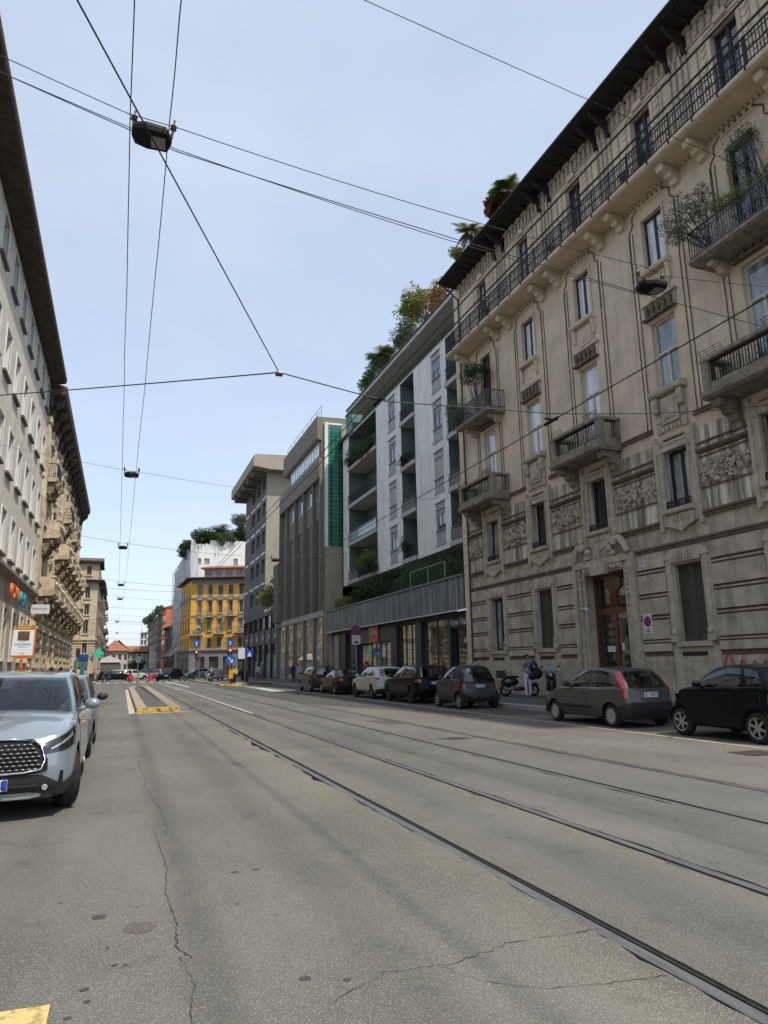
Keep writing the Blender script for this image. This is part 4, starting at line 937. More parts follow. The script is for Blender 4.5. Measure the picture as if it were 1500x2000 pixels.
# shop interiors lit by day: goods on shelves
GOODS = mat('shelf_goods', (.30, .24, .15), .8, var=.7, scale=5, stretch=(1, 1, 2.5)); 
for (a, c) in ((54.3, 57.0), (49.4, 51.7), (44.7, 47.8), (39.5, 43.3)):
    s_ = MB()
    for k in range(4): s_.box(FS, a, c, -.155, -.146, .7 + k * .62, .74 + k * .62)
    s_.build('shelf', GOODS, apt)
t = thing('shop_sign', 'red square cake shop sign on the dark fascia under the zinc canopy', 'sign', FS.p(53, .1, 3.9)); s_ = MB(); s_.box(FS, 51.9, 54.1, .045, .14, 3.28, 4.52); s_.build('panel', plain('sign_bright_red', (.42, .018, .02), .4), t)
lettering('Cakes', FS.p(53.0, .146, 4.12), (0, -1, 0), (0, 0, 1), .72, M['metalw'], t, .01, sx=1.0); lettering('bakery', FS.p(53.0, .146, 3.55), (0, -1, 0), (0, 0, 1), .4, plain('pink_letters', (.5, .2, .2), .5), t, .01)
t = thing('shop_sign', 'black nail salon sign with white script at the right end of the zinc canopy', 'sign', FS.p(38, .1, 4.0)); s_ = MB(); s_.box(FS, 36.6, 39.25, .055, .10, 3.66, 4.28); s_.build('panel', M['black'], t)
lettering('Wow Nail', FS.p(38.0, .106, 3.98), (0, -1, 0), (0, 0, 1), .62, M['metalw'], t, .01, sx=1.0)
t = thing('window_poster', 'black glass panel with white flower emblem and Wow Nail lettering by the palazzo corner', 'poster', FS.p(37.1, .04, 2.4))
s_ = MB(); s_.box(FS, 36.35, 37.85, .022, .04, .3, 3.5); s_.build('panel', M['glass'], t); s_ = MB()
for k in range(7):
    a = k * .45 + .3; P = [FS.p(37.05 + r_ * cos(a), .046, 2.75 + r_ * sin(a)) for r_ in (.08, .2, .34)]; s_.tube(P, .02, 4)
s_.build('flower_emblem', M['metalw'], t); lettering('Wow Nail', FS.p(37.05, .045, 2.35), (0, -1, 0), (0, 0, 1), .28, M['metalw'], t, .004)
s_ = MB(); s_.box(FS, 36.5, 37.2, .042, .05, .75, 1.75); s_.build('paper', mat('printed_poster', (.36, .30, .30), .7, var=.6, scale=3), t)
# plants on the terrace and loggias
bush('terrace_shrub', 'yellow green shrub spilling over the left end of the zinc canopy', 'plant', scatter((18.5, 61.3, 6.95), (.5, 1.9, .35), 18, .5, 100), M['leaf_yel'], .17, 1, (18.6, 61.5, 6.5))
bush('terrace_hedge', 'dark hedge on the terrace behind the middle of the zinc canopy', 'plant', scatter((19.0, 55.5, 7.5), (.5, 4.4, .6), 40, .6, 120), M['leaf_dark'], .18, 1, (19.3, 55.5, 6.5))
bush('terrace_hedge', 'dull green hedge on the terrace behind the right half of the zinc canopy', 'plant', scatter((19.1, 43.5, 7.5), (.5, 5.4, .55), 44, .6, 110), M['leaf'], .16, 1, (19.3, 42.5, 6.5))
bush('loggia_planter', 'trailing green planter along the top left loggia of the white apartment block', 'plant', scatter((19.35, 59.0, 20.6), (.35, 3.8, .55), 30, .55, 130), M['leaf'], .17, 1, (19.5, 59, 20.1))
bush('loggia_planter', 'yellowish shrub bulging from the bottom left loggia of the white apartment block', 'plant', scatter((19.3, 57.2, 10.3), (.3, 1.6, .55), 16, .55, 130), M['leaf_yel'], .17, 1, (19.5, 57.2, 9.3))
bush('loggia_planter', 'dark ivy hanging below the yellowish loggia shrub', 'plant', scatter((19.25, 57.0, 9.6), (.25, 2.2, .4), 14, .5, 120), M['leaf_dark'], .16, 1, (19.5, 57, 9.3))
bush('loggia_planter', 'small bush on the bottom loggia in the middle of the white apartment block', 'plant', scatter((19.4, 48.3, 10.2), (.2, .8, .4), 8, .35, 90), M['leaf'], .13, 1, (19.5, 48.3, 9.3))
bush('loggia_planter', 'leafy railing planter on the third loggia of the white apartment block', 'plant', scatter((19.45, 48.2, 16.9), (.15, 1.0, .3), 8, .3, 90), M['leaf_dark'], .12, 1, (19.5, 48.2, 16.4))
fn = thing('terrace_fence', 'green mesh fence in a pale frame on the canopy terrace', 'fence', (18.3, 43, 6.6)); s_ = MB()
for u in (39.4, 42.0, 45.0): s_.tube([(18.35, u, 6.6), (18.35, u, 7.75)], .03, 5)
s_.tube([(18.35, 39.4, 7.75), (18.35, 45.0, 7.75)], .03, 5); s_.build('frame', plain('pale_green_paint', (.32, .40, .35), .6), fn)
s_ = MB(); u = 39.4
while u < 45: s_.tube([(18.36, u, 6.65), (18.36, min(45, u + 1.1), 7.72)], .008, 3); s_.tube([(18.36, min(45, u + 1.1), 6.65), (18.36, u, 7.72)], .008, 3); u += .16
s_.build('mesh', plain('green_mesh', (.05, .11, .075), .7), fn)
palm('roof_garden_palm', 'bushy fan palm on the roof terrace of the white apartment block', (19.7, 53.6, 25.2), 2.2, 48, 1.5, .8, M['leaf'])
bush('roof_garden_shrub', 'low shrub at the left end of the roof terrace of the white apartment block', 'plant', scatter((19.3, 56.0, 26.4), (.5, 1.8, .6), 20, .55, 120), M['leaf'], .18, 1, (19.4, 56, 25.2))
bush('roof_garden_shrub', 'grey olive shrub in the middle of the roof terrace of the white apartment block', 'plant', scatter((19.4, 47.6, 27.0), (.7, 1.8, 1.0), 26, .6, 130), M['leaf_olive'], .18, 1, (19.6, 46.5, 25.2))
bush('roof_garden_bamboo', 'feathery bamboo on the roof terrace of the white apartment block', 'plant', scatter((19.3, 45.0, 28.0), (.8, 2.4, 1.2), 34, .5, 90), M['leaf_yel'], .24, 1, (19.4, 42.6, 25.2))
bush('roof_garden_maple', 'rust coloured shrub on the roof terrace next to the palazzo eaves', 'plant', scatter((19.5, 41.6, 26.8), (.7, 1.3, 1.0), 26, .55, 110), M['leaf_rust'], .17, 1, (19.5, 41, 25.2))
# ================================================================ the brown office building with green tiled flank
off = thing('office_building', 'olive brown office building with tall fins and a green tiled flank', 'building', (18, 76, .14))
b = MB()
b.box(F, 66, 85.3, -14, -.02, 6.8, 22.0, 0); b.build('wall', M['olive'], off)
b = MB(); b.box(F, 66.1, 85.3, -1.0, .55, 19.9, 21.9); b.build('fascia_band', M['olive'], off)
def offwin(a, c):
    window(off, F, a, c, 17.95, 19.85, M['metalw'], M['glass'], d=.02, fw=.10); s_ = MB(); s_.box(F, a - .35, c + .35, -.02, .06, 15.85, 17.9); s_.build('spandrel', M['olive'], off)
    s_ = MB(); s_.box(F, a - .35, c + .1, -.02, .004, 6.8, 15.8); s_.build('dark_slot', M['shutter'], off)
for a, c in ((79.4, 81.3), (74.9, 76.9), (70.8, 72.8), (67.0, 68.9)): offwin(a, c)
for u in (66.1, 69.4, 73.4, 77.5, 81.9, 85.3):
    s_ = MB(); s_.box(F, u - .18, u + .18, -.02, (.42 if 66.2 < u < 85 else .5), 6.8, 19.9); s_.build('fin', M['olive'], off)
s_ = MB(); s_.box(F, 85.3, 88.2, -3, .55, 6.8, 13.9); s_.box(F, 85.3, 88.2, .55, .6, 6.8, 13.9); s_.build('side_block', M['dgrey'], off)
s_ = MB(); s_.box(F, 66.1, 80.3, -8, .30, 22.0, 23.8); s_.build('attic_wall', M['olive'], off)
for k in range(6): window(off, F, 66.9 + k * 2.15, 69.0 + k * 2.15, 22.15, 23.75, M['metalw'], M['skyglass'], d=.31, fw=.10)  # bright sky reflection is in the pane colour
s_ = MB(); s_.profile(F, [(.55, 23.8), (.75, 24.0), (.75, 26.2), (-8, 26.4), (-8, 23.8)], 66.1, 82.2); s_.build('roof_fascia', M['olive'], off)
t = MB()
for zz in (26.9, 27.4): t.tube([F.p(66.2, .3, zz), F.p(82, .3, zz)], .03, 4)
for k in range(9): t.tube([F.p(66.2 + k * 1.97, .3, 26.2), F.p(66.2 + k * 1.97, .3, 27.4)], .025, 4)
t.build('roof_railing', M['steel'], off)
# flank facing the camera, tiled in green
FF = Frame(18, 66.0, 1, 0, 0, -1)
t = MB(); t.box(FF, -.02, 12, -.03, .0, .14, 25.6); t.box(FF, -.02, 1.7, .0, .35, .14, 12.9); t.build('flank_wall', M['tan'], off)
def tile_mat():
    m, t, bs = node_mat('glazed_green_tiles'); N = t.nodes.new; K = t.links.new; tc = N('ShaderNodeTexCoord'); mp = N('ShaderNodeMapping'); mp.inputs['Rotation'].default_value = (pi / 2, 0, 0); K(tc.outputs['Object'], mp.inputs['Vector'])
    br = N('ShaderNodeTexBrick'); br.offset = 0; br.inputs['Scale'].default_value = 1; br.inputs['Brick Width'].default_value = .42; br.inputs['Row Height'].default_value = .42; br.inputs['Mortar Size'].default_value = .016; br.inputs['Bias'].default_value = -.2
    br.inputs['Color1'].default_value = (.006, .10, .062, 1); br.inputs['Color2'].default_value = (.012, .16, .095, 1); br.inputs['Mortar'].default_value = (.13, .32, .24, 1); K(mp.outputs['Vector'], br.inputs['Vector']); K(br.outputs['Color'], bs.inputs['Base Color'])
    bs.inputs['Roughness'].default_value = .18; bs.inputs['Coat Weight'].default_value = .5; return m
t = MB(); t.box(FF, .32, 1.75, .002, .10, 12.95, 25.4); t.build('tiled_panel', tile_mat(), off)
t = MB(); t.box(FF, -.04, .32, .002, .14, 12.9, 25.6); t.box(FF, .32, 1.75, .002, .13, 25.4, 25.6); t.build('tile_frame', M['white'], off)
# glazed ground floor
s_ = MB(); s_.box(F, 66.1, 87.4, -.3, .12, 6.25, 6.82); s_.build('stone_band', M['slab'], off)
piers = [66.3, 69.9, 74.2, 78.8, 82.9, 87.3]
for u in piers: s_ = MB(); s_.box(F, u - .25, u + .25, -.5, .08, .14, 6.25); s_.build('pier', plain('bronze_pier', (.14, .125, .095), .6), off)
for k in range(5):
    a, c = piers[k] + .25, piers[k + 1] - .25; o = window(off, F, a, c, .14, 6.25, M['steel'], mat('reflecting_shop_glass', (.42, .37, .25), .05, .6, var=.4, scale=1.0, stretch=(1, .8, 1.1), col2=(.80, .72, .52), coat=1), d=-.1, fw=.06, mull=(), bars=(.5,))  # buff tint painted in as the reflection of sunlit facades opposite
    if k in (0, 4): s_ = MB(); s_.box(F, a + .06, c - .06, -.075, -.07, .2, 3.2); s_.build('frosted_film', M['frosted'], o)
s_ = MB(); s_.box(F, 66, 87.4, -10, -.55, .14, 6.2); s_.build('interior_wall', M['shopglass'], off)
# ================================================================ the dark grey block beyond
blk = thing('apartment_block', 'dark grey apartment tower with pale lintels and a broad overhanging roof', 'building', (18, 106, .14))
rows = [(10.3, 12.2), (14.4, 16.4), (18.5, 20.5), (22.6, 24.5), (26.3, 27.9)]; cols = [(97.8, 100.0), (101.4, 104.4), (105.9, 109.3)]
cols = [(97.9, 100.1), (101.7, 104.6), (106.0, 109.2)]
ops = [(a, c, e, f, .4) for (e, f) in rows for (a, c) in cols]
b = MB(); wall(b, F, 97, 115, 8.9, 28.6, ops, m=0); b.face([F.p(115, 0, 8.9), F.p(115, -16, 8.9), F.p(115, -16, 28.6), F.p(115, 0, 28.6)], 0); b.box(F, 97.02, 114.98, -16, -.42, 8.92, 28.55, 0); b.build('wall', M['dgrey'], blk)
b = MB(); b.box(F, 96.9, 97, -17, 0, 6.9, 28.6); b.build('gable_wall', M['tan'], blk)
for (e, f) in rows:
    for (a, c) in cols: window(blk, F, a, c, e, f, M['steel'], M['glass'], d=-.36, fw=.10)
for z in (12.75, 17.0, 21.0, 24.95):
    for (a, c) in ((97.3, 100.2), (101.5, 104.7), (105.9, 109.3), (111.2, 114.4)): s_ = MB(); s_.box(F, a, c, 0, .06, z, z + .28); s_.build('lintel_band', M['metalw'], blk)
s_ = MB(); s_.profile(F, [(0, 28.6), (2.2, 28.9), (2.2, 30.4), (1.9, 30.6), (-16, 31.4), (-16, 28.6)], 95.2, 117); s_.build('roof', M['tan'], blk)
for k in range(5): s_ = MB(); s_.box(F, 97.5 + k * 4.2, 98.6 + k * 4.2, .01, 1.9, 28.0, 28.75); s_.build('roof_beam', M['dgrey'], blk)
# podium
b = MB(); b.box(F, 87.5, 115, -16, -.3, .14, 8.88); b.build('podium_wall', M['black'], blk)
for (z0, z1) in ((4.5, 6.4), (8.3, 8.89)): s_ = MB(); s_.box(F, 87.5, 114.6, -.3, -.05, z0, z1); s_.build('spandrel_band', M['dgrey'], blk)
us = [88.0, 92.3, 96.6, 100.9, 105.2, 109.6, 114.2]
for k, u in enumerate(us):
    s_ = MB(); s_.box(F, u - .14, u + .14, -.3, .05, .14, 8.3); s_.build('mullion', M['dark'], blk)
    if k < 6:
        window(blk, F, u + .14, us[k + 1] - .14, 6.4, 8.3, M['shutter'], M['glass'], d=-.25, fw=.1); o = window(blk, F, u + .14, us[k + 1] - .14, .14, 4.5, M['dark'], M['shopglass'], d=-.25, fw=.08, mull=(), bars=(.7,))
        if k < 4: s_ = MB(); s_.box(F, u + .22, us[k + 1] - .22, -.235, -.225, .2, 3.1 if k < 2 else 2.3); s_.build('frosted_film', M['frosted'], o)
        s_ = MB(); disc(s_, F, (u + us[k + 1]) / 2 - .6, -.045, 5.4, .33, .05); s_.build('emblem_disc', M['metalw'], blk)
bush('podium_shrub', 'bright green shrub hanging off the podium between the brown and the dark grey buildings', 'plant', scatter((17.6, 91.0, 10.3), (.5, 2.6, .9), 24, .95, 110), M['leaf_yel'], .3, 1, (18.5, 91, 8.9))
bush('podium_shrub', 'dark wispy shrub above the bright podium shrub', 'plant', scatter((18.6, 90.0, 12.4), (.6, 1.8, .8), 12, .8, 60), M['leaf_dark'], .3, 1, (18.8, 90, 8.9))
# ================================================================ the yellow corner house across the junction
import itertools
kx, ky = .918, -.396
FY = Frame(11.8, 138, kx, ky, ky, -kx)           # runs from the corner towards the right; outward normal faces the camera
yel = thing('corner_house', 'ochre yellow corner house with grey window trim and small balconies across the junction', 'building', (16, 135, 0))
UC = [1.65, 3.6, 5.55, 7.5, 9.5, 11.5, 13.5]; LV = [(14.9, 16.7, 'a'), (11.6, 13.8, 'b'), (8.3, 10.4, 'b'), (5.2, 7.0, 'c')]
ops = [(u - .36, u + .36, a, c, .25) for u in UC for a, c, _ in LV]
b = MB(); wall(b, FY, 0, 20.5, 4.7, 17.9, ops); b.build('wall', M['yellow'], yel)
FY2 = Frame(11.8, 138, -.05, 1, -1, -.05)        # street flank running away from the corner
ops2 = [(u - .36, u + .36, a, c, .25) for u in (2.5, 6, 9.5, 13) for a, c, _ in LV]
b = MB(); wall(b, FY2, 0, 15, 4.7, 17.9, ops2); b.build('street_wall', M['yellow'], yel)
b = MB(); wall(b, FY, 0, 20.5, .0, 4.68, [(u - .9, u + .9, .2, 3.6, .4) for u in (2.0, 4.6, 7.2, 9.9, 12.5)]); wall(b, FY2, 0, 15, 0, 4.68, [(3, 5, .2, 3.4, .4), (8, 10, .2, 3.4, .4)]); b.build('base_wall', M['lilac'], yel)
b = MB(); b.box(FY, .3, 20.4, -12, -.45, 0, 17.8); b.build('inner_wall', M['lilac'], yel)
for F_, U_ in ((FY, UC), (FY2, (2.5, 6, 9.5, 13))):
    for u in U_:
        for j, (a, c, k) in enumerate(LV):
            o = window(yel, F_, u - .36, u + .36, a, c, M['ygrey'], M['glass'] if (int(u * 3) + j) % 3 else M['curtain'], d=-.2, fw=.09)
            s_ = MB(); surround_flat_ = [s_.box(F_, u - .48, u - .36, 0, .08, a - .1, c + .18), s_.box(F_, u + .36, u + .48, 0, .08, a - .1, c + .18), s_.box(F_, u - .36, u + .36, 0, .08, c, c + .18), s_.box(F_, u - .52, u + .52, 0, .18, a - .25, a - .1)]
            if k == 'b': s_.prism(F_, [(u - .58, c + .18), (u + .58, c + .18), (u + .58, c + .32), (u, c + .6), (u - .58, c + .32)], 0, .2)
            s_.build('window_surround', M['ygrey'], o)
for u in (2.0, 4.6, 7.2, 9.9, 12.5): window(yel, FY, u - .9, u + .9, .2, 3.6, M['dark'], M['shopglass'], d=-.35, fw=.1)
s_ = MB(); s_.box(FY, .02, 20.5, .0, .14, 14.3, 14.6); s_.box(FY, .02, 20.5, 0, .10, 10.95, 11.15); s_.box(FY, -.05, 20.5, 0, .22, 4.69, 4.95); s_.box(FY2, .02, 15, .0, .14, 14.3, 14.6); s_.box(FY2, 0.02, 15, 0, .22, 4.69, 4.95)
z = 5.3
for k in range(6): s_.box(FY, .02, 20.5, 0, .05, 5.25 + k * .36, 5.28 + k * .36)
s_.build('string_course', M['ygrey'], yel)
s_ = MB(); s_.box(FY, .02, 20.5, 0, .09, 17.0, 17.9); s_.build('frieze', M['ygrey'], yel)
s_ = MB(); s_.box(FY, -1.0, 20.5, -.5, 1.0, 17.9, 18.12); s_.box(FY2, -.9, 15, -.5, 1.0, 17.91, 18.10); s_.build('eaves', M['eave'], yel)
s_ = MB(); s_.profile(FY, [(1.05, 18.13), (1.05, 18.24), (-4, 18.6), (-12, 18.7), (-12, 18.13)], -.8, 20.5); s_.build('roof', M['rooft'], yel)
s_ = MB(); s_.box(FY, 1.8, 20.5, -6, -1.6, 18.3, 20.1); s_.build('attic_wall', mat('pale_attic', (.36, .34, .31), .9), yel)
for u in (2.6, 4.6, 6.6, 8.6, 10.6): window(yel, FY, u - .6, u + .6, 18.75, 19.95, M['ygrey'], M['glass'], d=-1.58, fw=.1)
s_ = MB(); s_.profile(FY, [(-1.0, 20.1), (-1.0, 20.25), (-5, 21.1), (-9, 20.3), (-9, 20.1)], 1.2, 20.5); s_.build('attic_roof', M['rooft'], yel)
for (u0, u1, z0) in ((2.6, 4.5, 10.75), (6.6, 8.5, 10.9), (-.5, 2.5, 7.45), (4.4, 6.5, 7.65), (8.3, 11.0, 7.8)):
    s_ = MB(); s_.box(FY, u0, u1, .05, .95, z0, z0 + .16); o = s_.build('balcony', M['slab'], yel); g = MB(); g.box(FY, u0, u1, .88, .93, z0 + 1.05, z0 + 1.1)
    n = int((u1 - u0) / .16)
    for k in range(n + 1): g.box(FY, u0 + k * (u1 - u0) / n - .015, u0 + k * (u1 - u0) / n + .015, .89, .92, z0 + .16, z0 + 1.05)
    g.build('iron_railing', M['dark'], o); s_ = MB(); s_.box(FY, (u0 + u1) / 2 - .22, (u0 + u1) / 2 + .22, .3, .7, z0 + .16, z0 + 1.0); s_.build('planter', M['slab'], o)
# the tall white block with roof garden, and its sheeted scaffold
wb = thing('apartment_block', 'tall white apartment block with a lush roof garden behind the yellow corner house', 'building', (20, 168, 0))
FB = Frame(13.6, 165, 1, 0, 0, -1); ops = [(1.0, 2.3, 24.6, 26.0, .3), (3.0, 4.2, 24.6, 26.0, .3), (1.0, 2.6, 19.3, 21.2, .3), (9.6, 10.6, 24.2, 26.2, .3)]
b = MB(); wall(b, FB, 0, 17, 0, 29.3, ops); shell(b, FB, 0, 17, 0, 29.3, 40); b.build('wall', M['white'], wb)
for o_ in ops: window(wb, FB, *o_[:4], M['ygrey'], M['curtain'], d=-.25, fw=.1)
s_ = MB(); s_.box(FB, 0, 1.0, -.4, -.01, 29.3, 30.3); s_.box(FB, 4.2, 17, -.4, -.01, 29.3, 30.3); s_.build('parapet', M['white'], wb)
sc = thing('scaffold', 'building scaffold wrapped in crumpled white sheeting beside the yellow corner house', 'scaffold', (12.5, 175, 0))
b = MB(); n1, n2 = 26, 22
def sheet_pt(i, j):
    v = i / n1; h = j / n2; p = Vector((14.0 - .5 * v, 163.5 + 46 * v, 6.2 + 21.6 * h)); q = noise.noise(p * .35) * .45 + noise.noise(p * 1.1) * .2; return (p.x - .5 + q, p.y, p.z + (1 - abs(2 * v - 1)) * .3)
for i in range(n1):
    for j in range(n2): b.face([sheet_pt(i, j), sheet_pt(i + 1, j), sheet_pt(i + 1, j + 1), sheet_pt(i, j + 1)])
for j in range(n2):
    a, c = sheet_pt(0, j), sheet_pt(0, j + 1); b.face([a, c, (c[0] + 1.7, c[1] + .4, c[2]), (a[0] + 1.7, a[1] + .4, a[2])])
b.build('sheeting', M['sheet'], sc, True)
s_ = MB()
for k in range(12): s_.tube([(12.9 - k * .04, 164 + k * 4, .1), (12.9 - k * .04, 164 + k * 4, 27.9)], .06, 5)
for z in (4, 6.2, 15, 27.5): s_.tube([(12.9, 164, z), (12.5, 208, z)], .06, 5)
s_.build('scaffold_tube', M['steel'], sc)
s_ = MB(); s_.prism(Frame(0, 0, 1, 0, 0, 1), [(9.5, 4.2), (12.4, 7.2), (12.4, 6.0), (9.9, 4.0)], 163, 195); s_.build('catch_fan', M['dgrey'], sc)
for (nm, lb, x, y, z, rx, ry, rz, k, cr, lm) in (('roof_tree', 'dark round tree at the left corner of the far roof garden', 16.3, 166.5, 31.0, 2.4, 2, 1.7, 40, 1.1, 'leaf_dark'), ('roof_tree', 'green bush under the big palm of the far roof garden', 21.0, 166.5, 30.8, 3.6, 2, 1.3, 46, 1.1, 'leaf'), ('roof_tree', 'dense green tree at the right end of the far roof garden', 25.3, 168, 32.0, 2.4, 2, 2.2, 44, 1.2, 'leaf_dark'), ('roof_tree', 'feathery blue green tree top above the dense roof garden tree', 25.6, 169, 36.2, 2.0, 1.5, 1.4, 20, 1.0, 'leaf_olive'), ('roof_shrub', 'shrubs trailing over the street edge of the far roof garden', 13.2, 172, 28.9, 1.2, 6, 1.3, 40, 1.1, 'leaf_dark')):
    bush(nm, lb, 'tree' if 'tree' in nm else 'plant', scatter((x, y, z), (rx, ry, rz), k, cr, 130), M[lm], .42, 1, (x, y, 29.0))
palm('roof_palm', 'large date palm rising from the far roof garden', (20.2, 167, 29.3), 3.4, 60, 3.3, 1.4, M['leaf'])
# ================================================================ the rest of the right side, receding
def row_house(name, label, F_, u0, u1, z1, wm, nb, nf, zg=4.2, bal=0, roof='flat', end=None, cat='building', depth=12, z0=0.0, wmat=None, trim='ygrey'):
    r = thing(name, label, cat, F_.p((u0 + u1) / 2, 0, 0)); L_ = (u1 - u0) / nb; H = (z1 - zg - .6) / nf; ops = []
    for i in range(nb):
        c = u0 + (i + .5) * L_; ww = min(.55, L_ * .24)
        for j in range(nf): e = zg + .7 + j * H; ops.append((c - ww, c + ww, e, e + min(2.1, H * .62), .25))
        ops.append((c - L_ * .32, c + L_ * .32, .15, zg - .9, .4))
    b = MB(); wall(b, F_, u0, u1, z0, z1, ops); shell(b, F_, u0, u1, z0, z1, depth); b.build('wall', wm, r)
    for k, o_ in enumerate(ops):
        g_ = k % (nf + 1) == nf; w = window(r, F_, *o_[:4], M['dark'] if g_ else M['wood_dark'], M['shopglass'] if g_ else (M['curtain'] if (k * 7) % 5 == 0 else M['glass']), d=-.2, fw=.1)
        if not g_:
            s_ = MB(); s_.box(F_, o_[0] - .2, o_[1] + .2, 0, .16, o_[2] - .18, o_[2] - .02); s_.box(F_, o_[0] - .2, o_[0] - .01, 0, .07, o_[2], o_[3] + .2); s_.box(F_, o_[1] + .01, o_[1] + .2, 0, .07, o_[2], o_[3] + .2); s_.box(F_, o_[0] - .3, o_[1] + .3, 0, .2, o_[3] + .21, o_[3] + .38); s_.build('window_surround', M[trim], w)
    s_ = MB(); s_.box(F_, u0 - .05, u1 + .05, 0, .25, zg - .25, zg); s_.build('string_course', M[trim], r)
    s_ = MB(); s_.profile(F_, [(0, z1 - .5), (.3, z1 - .35), (.9, z1 - .1), (.9, z1 + .15), (0, z1 + .2)], u0 - .1, u1 + .1); s_.build('cornice', M['eave'] if roof == 'tile' else M[trim], r)
    if roof == 'tile': s_ = MB(); s_.profile(F_, [(.95, z1 + .16), (.95, z1 + .3), (-depth / 2, z1 + 2.8), (-depth, z1 + .2)], u0 - .1, u1 + .1); s_.build('roof', M['rooft'], r)
    else: s_ = MB(); s_.box(F_, u0 + 1, u1 - 1, -depth + 1, -1.5, z1 + .01, z1 + 1.4); s_.build('roof_storey', wm, r)
    for j in range(bal):
        z = zg + .7 + (j + (nf - bal)) * H - .15
        for i in range(nb):
            if (i + j) % 2: continue
            c = u0 + (i + .5) * L_; s_ = MB(); s_.box(F_, c - L_ * .4, c + L_ * .4, .01, 1.0, z - .18, z); o = s_.build('balcony', M['balcony'], r); g = MB(); g.box(F_, c - L_ * .4, c + L_ * .4, .93, .98, z + .95, z + 1.0); n = 10
            for k in range(n + 1): u = c - L_ * .4 + L_ * .8 * k / n; g.box(F_, u - .02, u + .02, .94, .97, z, z + .95)
            g.build('iron_railing', M['iron'], o)
    return r
FQ = Frame(12.6, 0, -.004, 1, -1, -.004)
og = thing('gable_house', 'house with a bright orange party wall behind the white sheeted scaffold', 'building', (14, 222, 0)); Fg = Frame(11.35, 214, 1, 0, 0, -1)
b = MB(); b.box(Fg, 0, 12, -16, 0, 0, 18.6); b.build('wall', M['orange'], og); s_ = MB(); s_.profile(Frame(11.35, 214, 0, 1, -1, 0), [(.5, 18.62), (.5, 18.8), (-6, 20.6), (-12, 18.62)], -.2, 16); s_.build('roof', M['rooft'], og)
s_ = MB(); Fgs = Frame(11.35, 214, 0, 1, -1, 0)
for i in range(4):
    for j in range(4): s_.box(Fgs, 1.5 + i * 3.8, 2.6 + i * 3.8, .005, .03, 5 + j * 3.4, 7 + j * 3.4)
s_.build('window', M['glass'], og)
row_house('street_house', 'low dark house with tiled roof in front of the orange party wall', Frame(12.6, 0, -.004, 1, -1, 0), 208.5, 213.9, 12.4, M['dgrey'], 2, 3, 3.8, 1, 'tile')
row_house('street_house', 'dark weathered tenement with iron balconies just beyond the orange party wall', FQ, 231, 262, 18.8, mat('sooty_render', (.16, .145, .12), .9, var=.3, scale=.6), 7, 5, 4.2, 4)
row_house('street_house', 'pale stone tenement with heavy cornice far down the right side', FQ, 262.2, 300, 19.4, mat('pale_render', (.40, .37, .31), .9, var=.2, scale=.5), 7, 5, 4.4, 3)
row_house('street_house', 'buff tenement with rooftop greenery far down the right side', FQ, 300.2, 352, 20.5, M['cream'], 9, 5, 4.4, 3)
wt = row_house('street_house', 'slim white block with a pointed mast, the farthest on the right side', Frame(9.0, 395, 1, 0, 0, -1), 0, 3.2, 20, M['white'], 2, 5, 4.4, 0)
s_ = MB(); s_.tube([(9.4, 396, 20), (9.4, 396, 24)], .2, 5, r1=.03); s_.build('mast', M['steel'], wt)
for (x, y, z, k, lm, lb) in ((12.5, 290, 20.6, 10, 'leaf_dark', 'dark roof shrubs on the pale stone tenement'), (11.8, 320, 21.6, 14, 'leaf', 'green roof shrubs on the buff tenement'), (13, 246, 20.0, 10, 'leaf_dark', 'dark roof shrubs on the sooty tenement')):
    bush('roof_shrub', lb, 'plant', scatter((x - 2.2, y, z), (1.0, 9, .9), k * 2, 1.2, 70), M[lm], .55, 1, (x - 2, y, z - 1.2))
# end of the street
eh = thing('villa', 'cream villa with a red hipped roof closing the view down the street', 'building', (-1.5, 262, 0)); Fe = Frame(-5.2, 258, 1, 0, 0, -1)
ops = [(u - .45, u + .45, z, z + 1.7, .2) for u in (1.0, 2.9, 4.8, 6.6) for z in (1.6, 4.6)]
b = MB(); wall(b, Fe, 0, 7.4, 0, 7.6, ops); shell(b, Fe, 0, 7.4, 0, 7.6, 9); b.build('wall', mat('cream_villa_plaster', (.52, .45, .37), .9, var=.15, scale=.8), eh)
for o_ in ops: window(eh, Fe, *o_[:4], M['wood_dark'], M['glass'], d=-.15, fw=.1)
s_ = MB(); rr_ = [(-5.9, 257.3), (2.9, 257.3), (2.9, 267.5), (-5.9, 267.5)]; ap = [(-2.2, 261.5), (-1.0, 262.5)]
for i in range(4):
    a, c = rr_[i], rr_[(i + 1) % 4]; s_.face([(a[0], a[1], 7.6), (c[0], c[1], 7.6), (ap[0][0] if i in (0, 3) else ap[1][0], ap[0][1] if i in (0, 3) else ap[1][1], 11.4)])
s_.face([(-5.9, 257.3, 7.59), (2.9, 257.3, 7.59), (2.9, 267.5, 7.59), (-5.9, 267.5, 7.59)]); s_.build('roof', M['rooft'], eh)
row_house('street_house', 'distant beige house right of the red roofed villa', Frame(1.8, 330, 1, 0, 0, -1), 0, 9, 8.6, mat('beige_far_render', (.44, .40, .34), .9, var=.15, scale=.8), 4, 2, 2.6, 0, 'tile')
row_house('street_house', 'long distant block closing the horizon behind the trees', Frame(-30, 560, 1, 0, 0, -1), 0, 70, 13, M['cream'], 14, 3, 4, 0, 'tile')
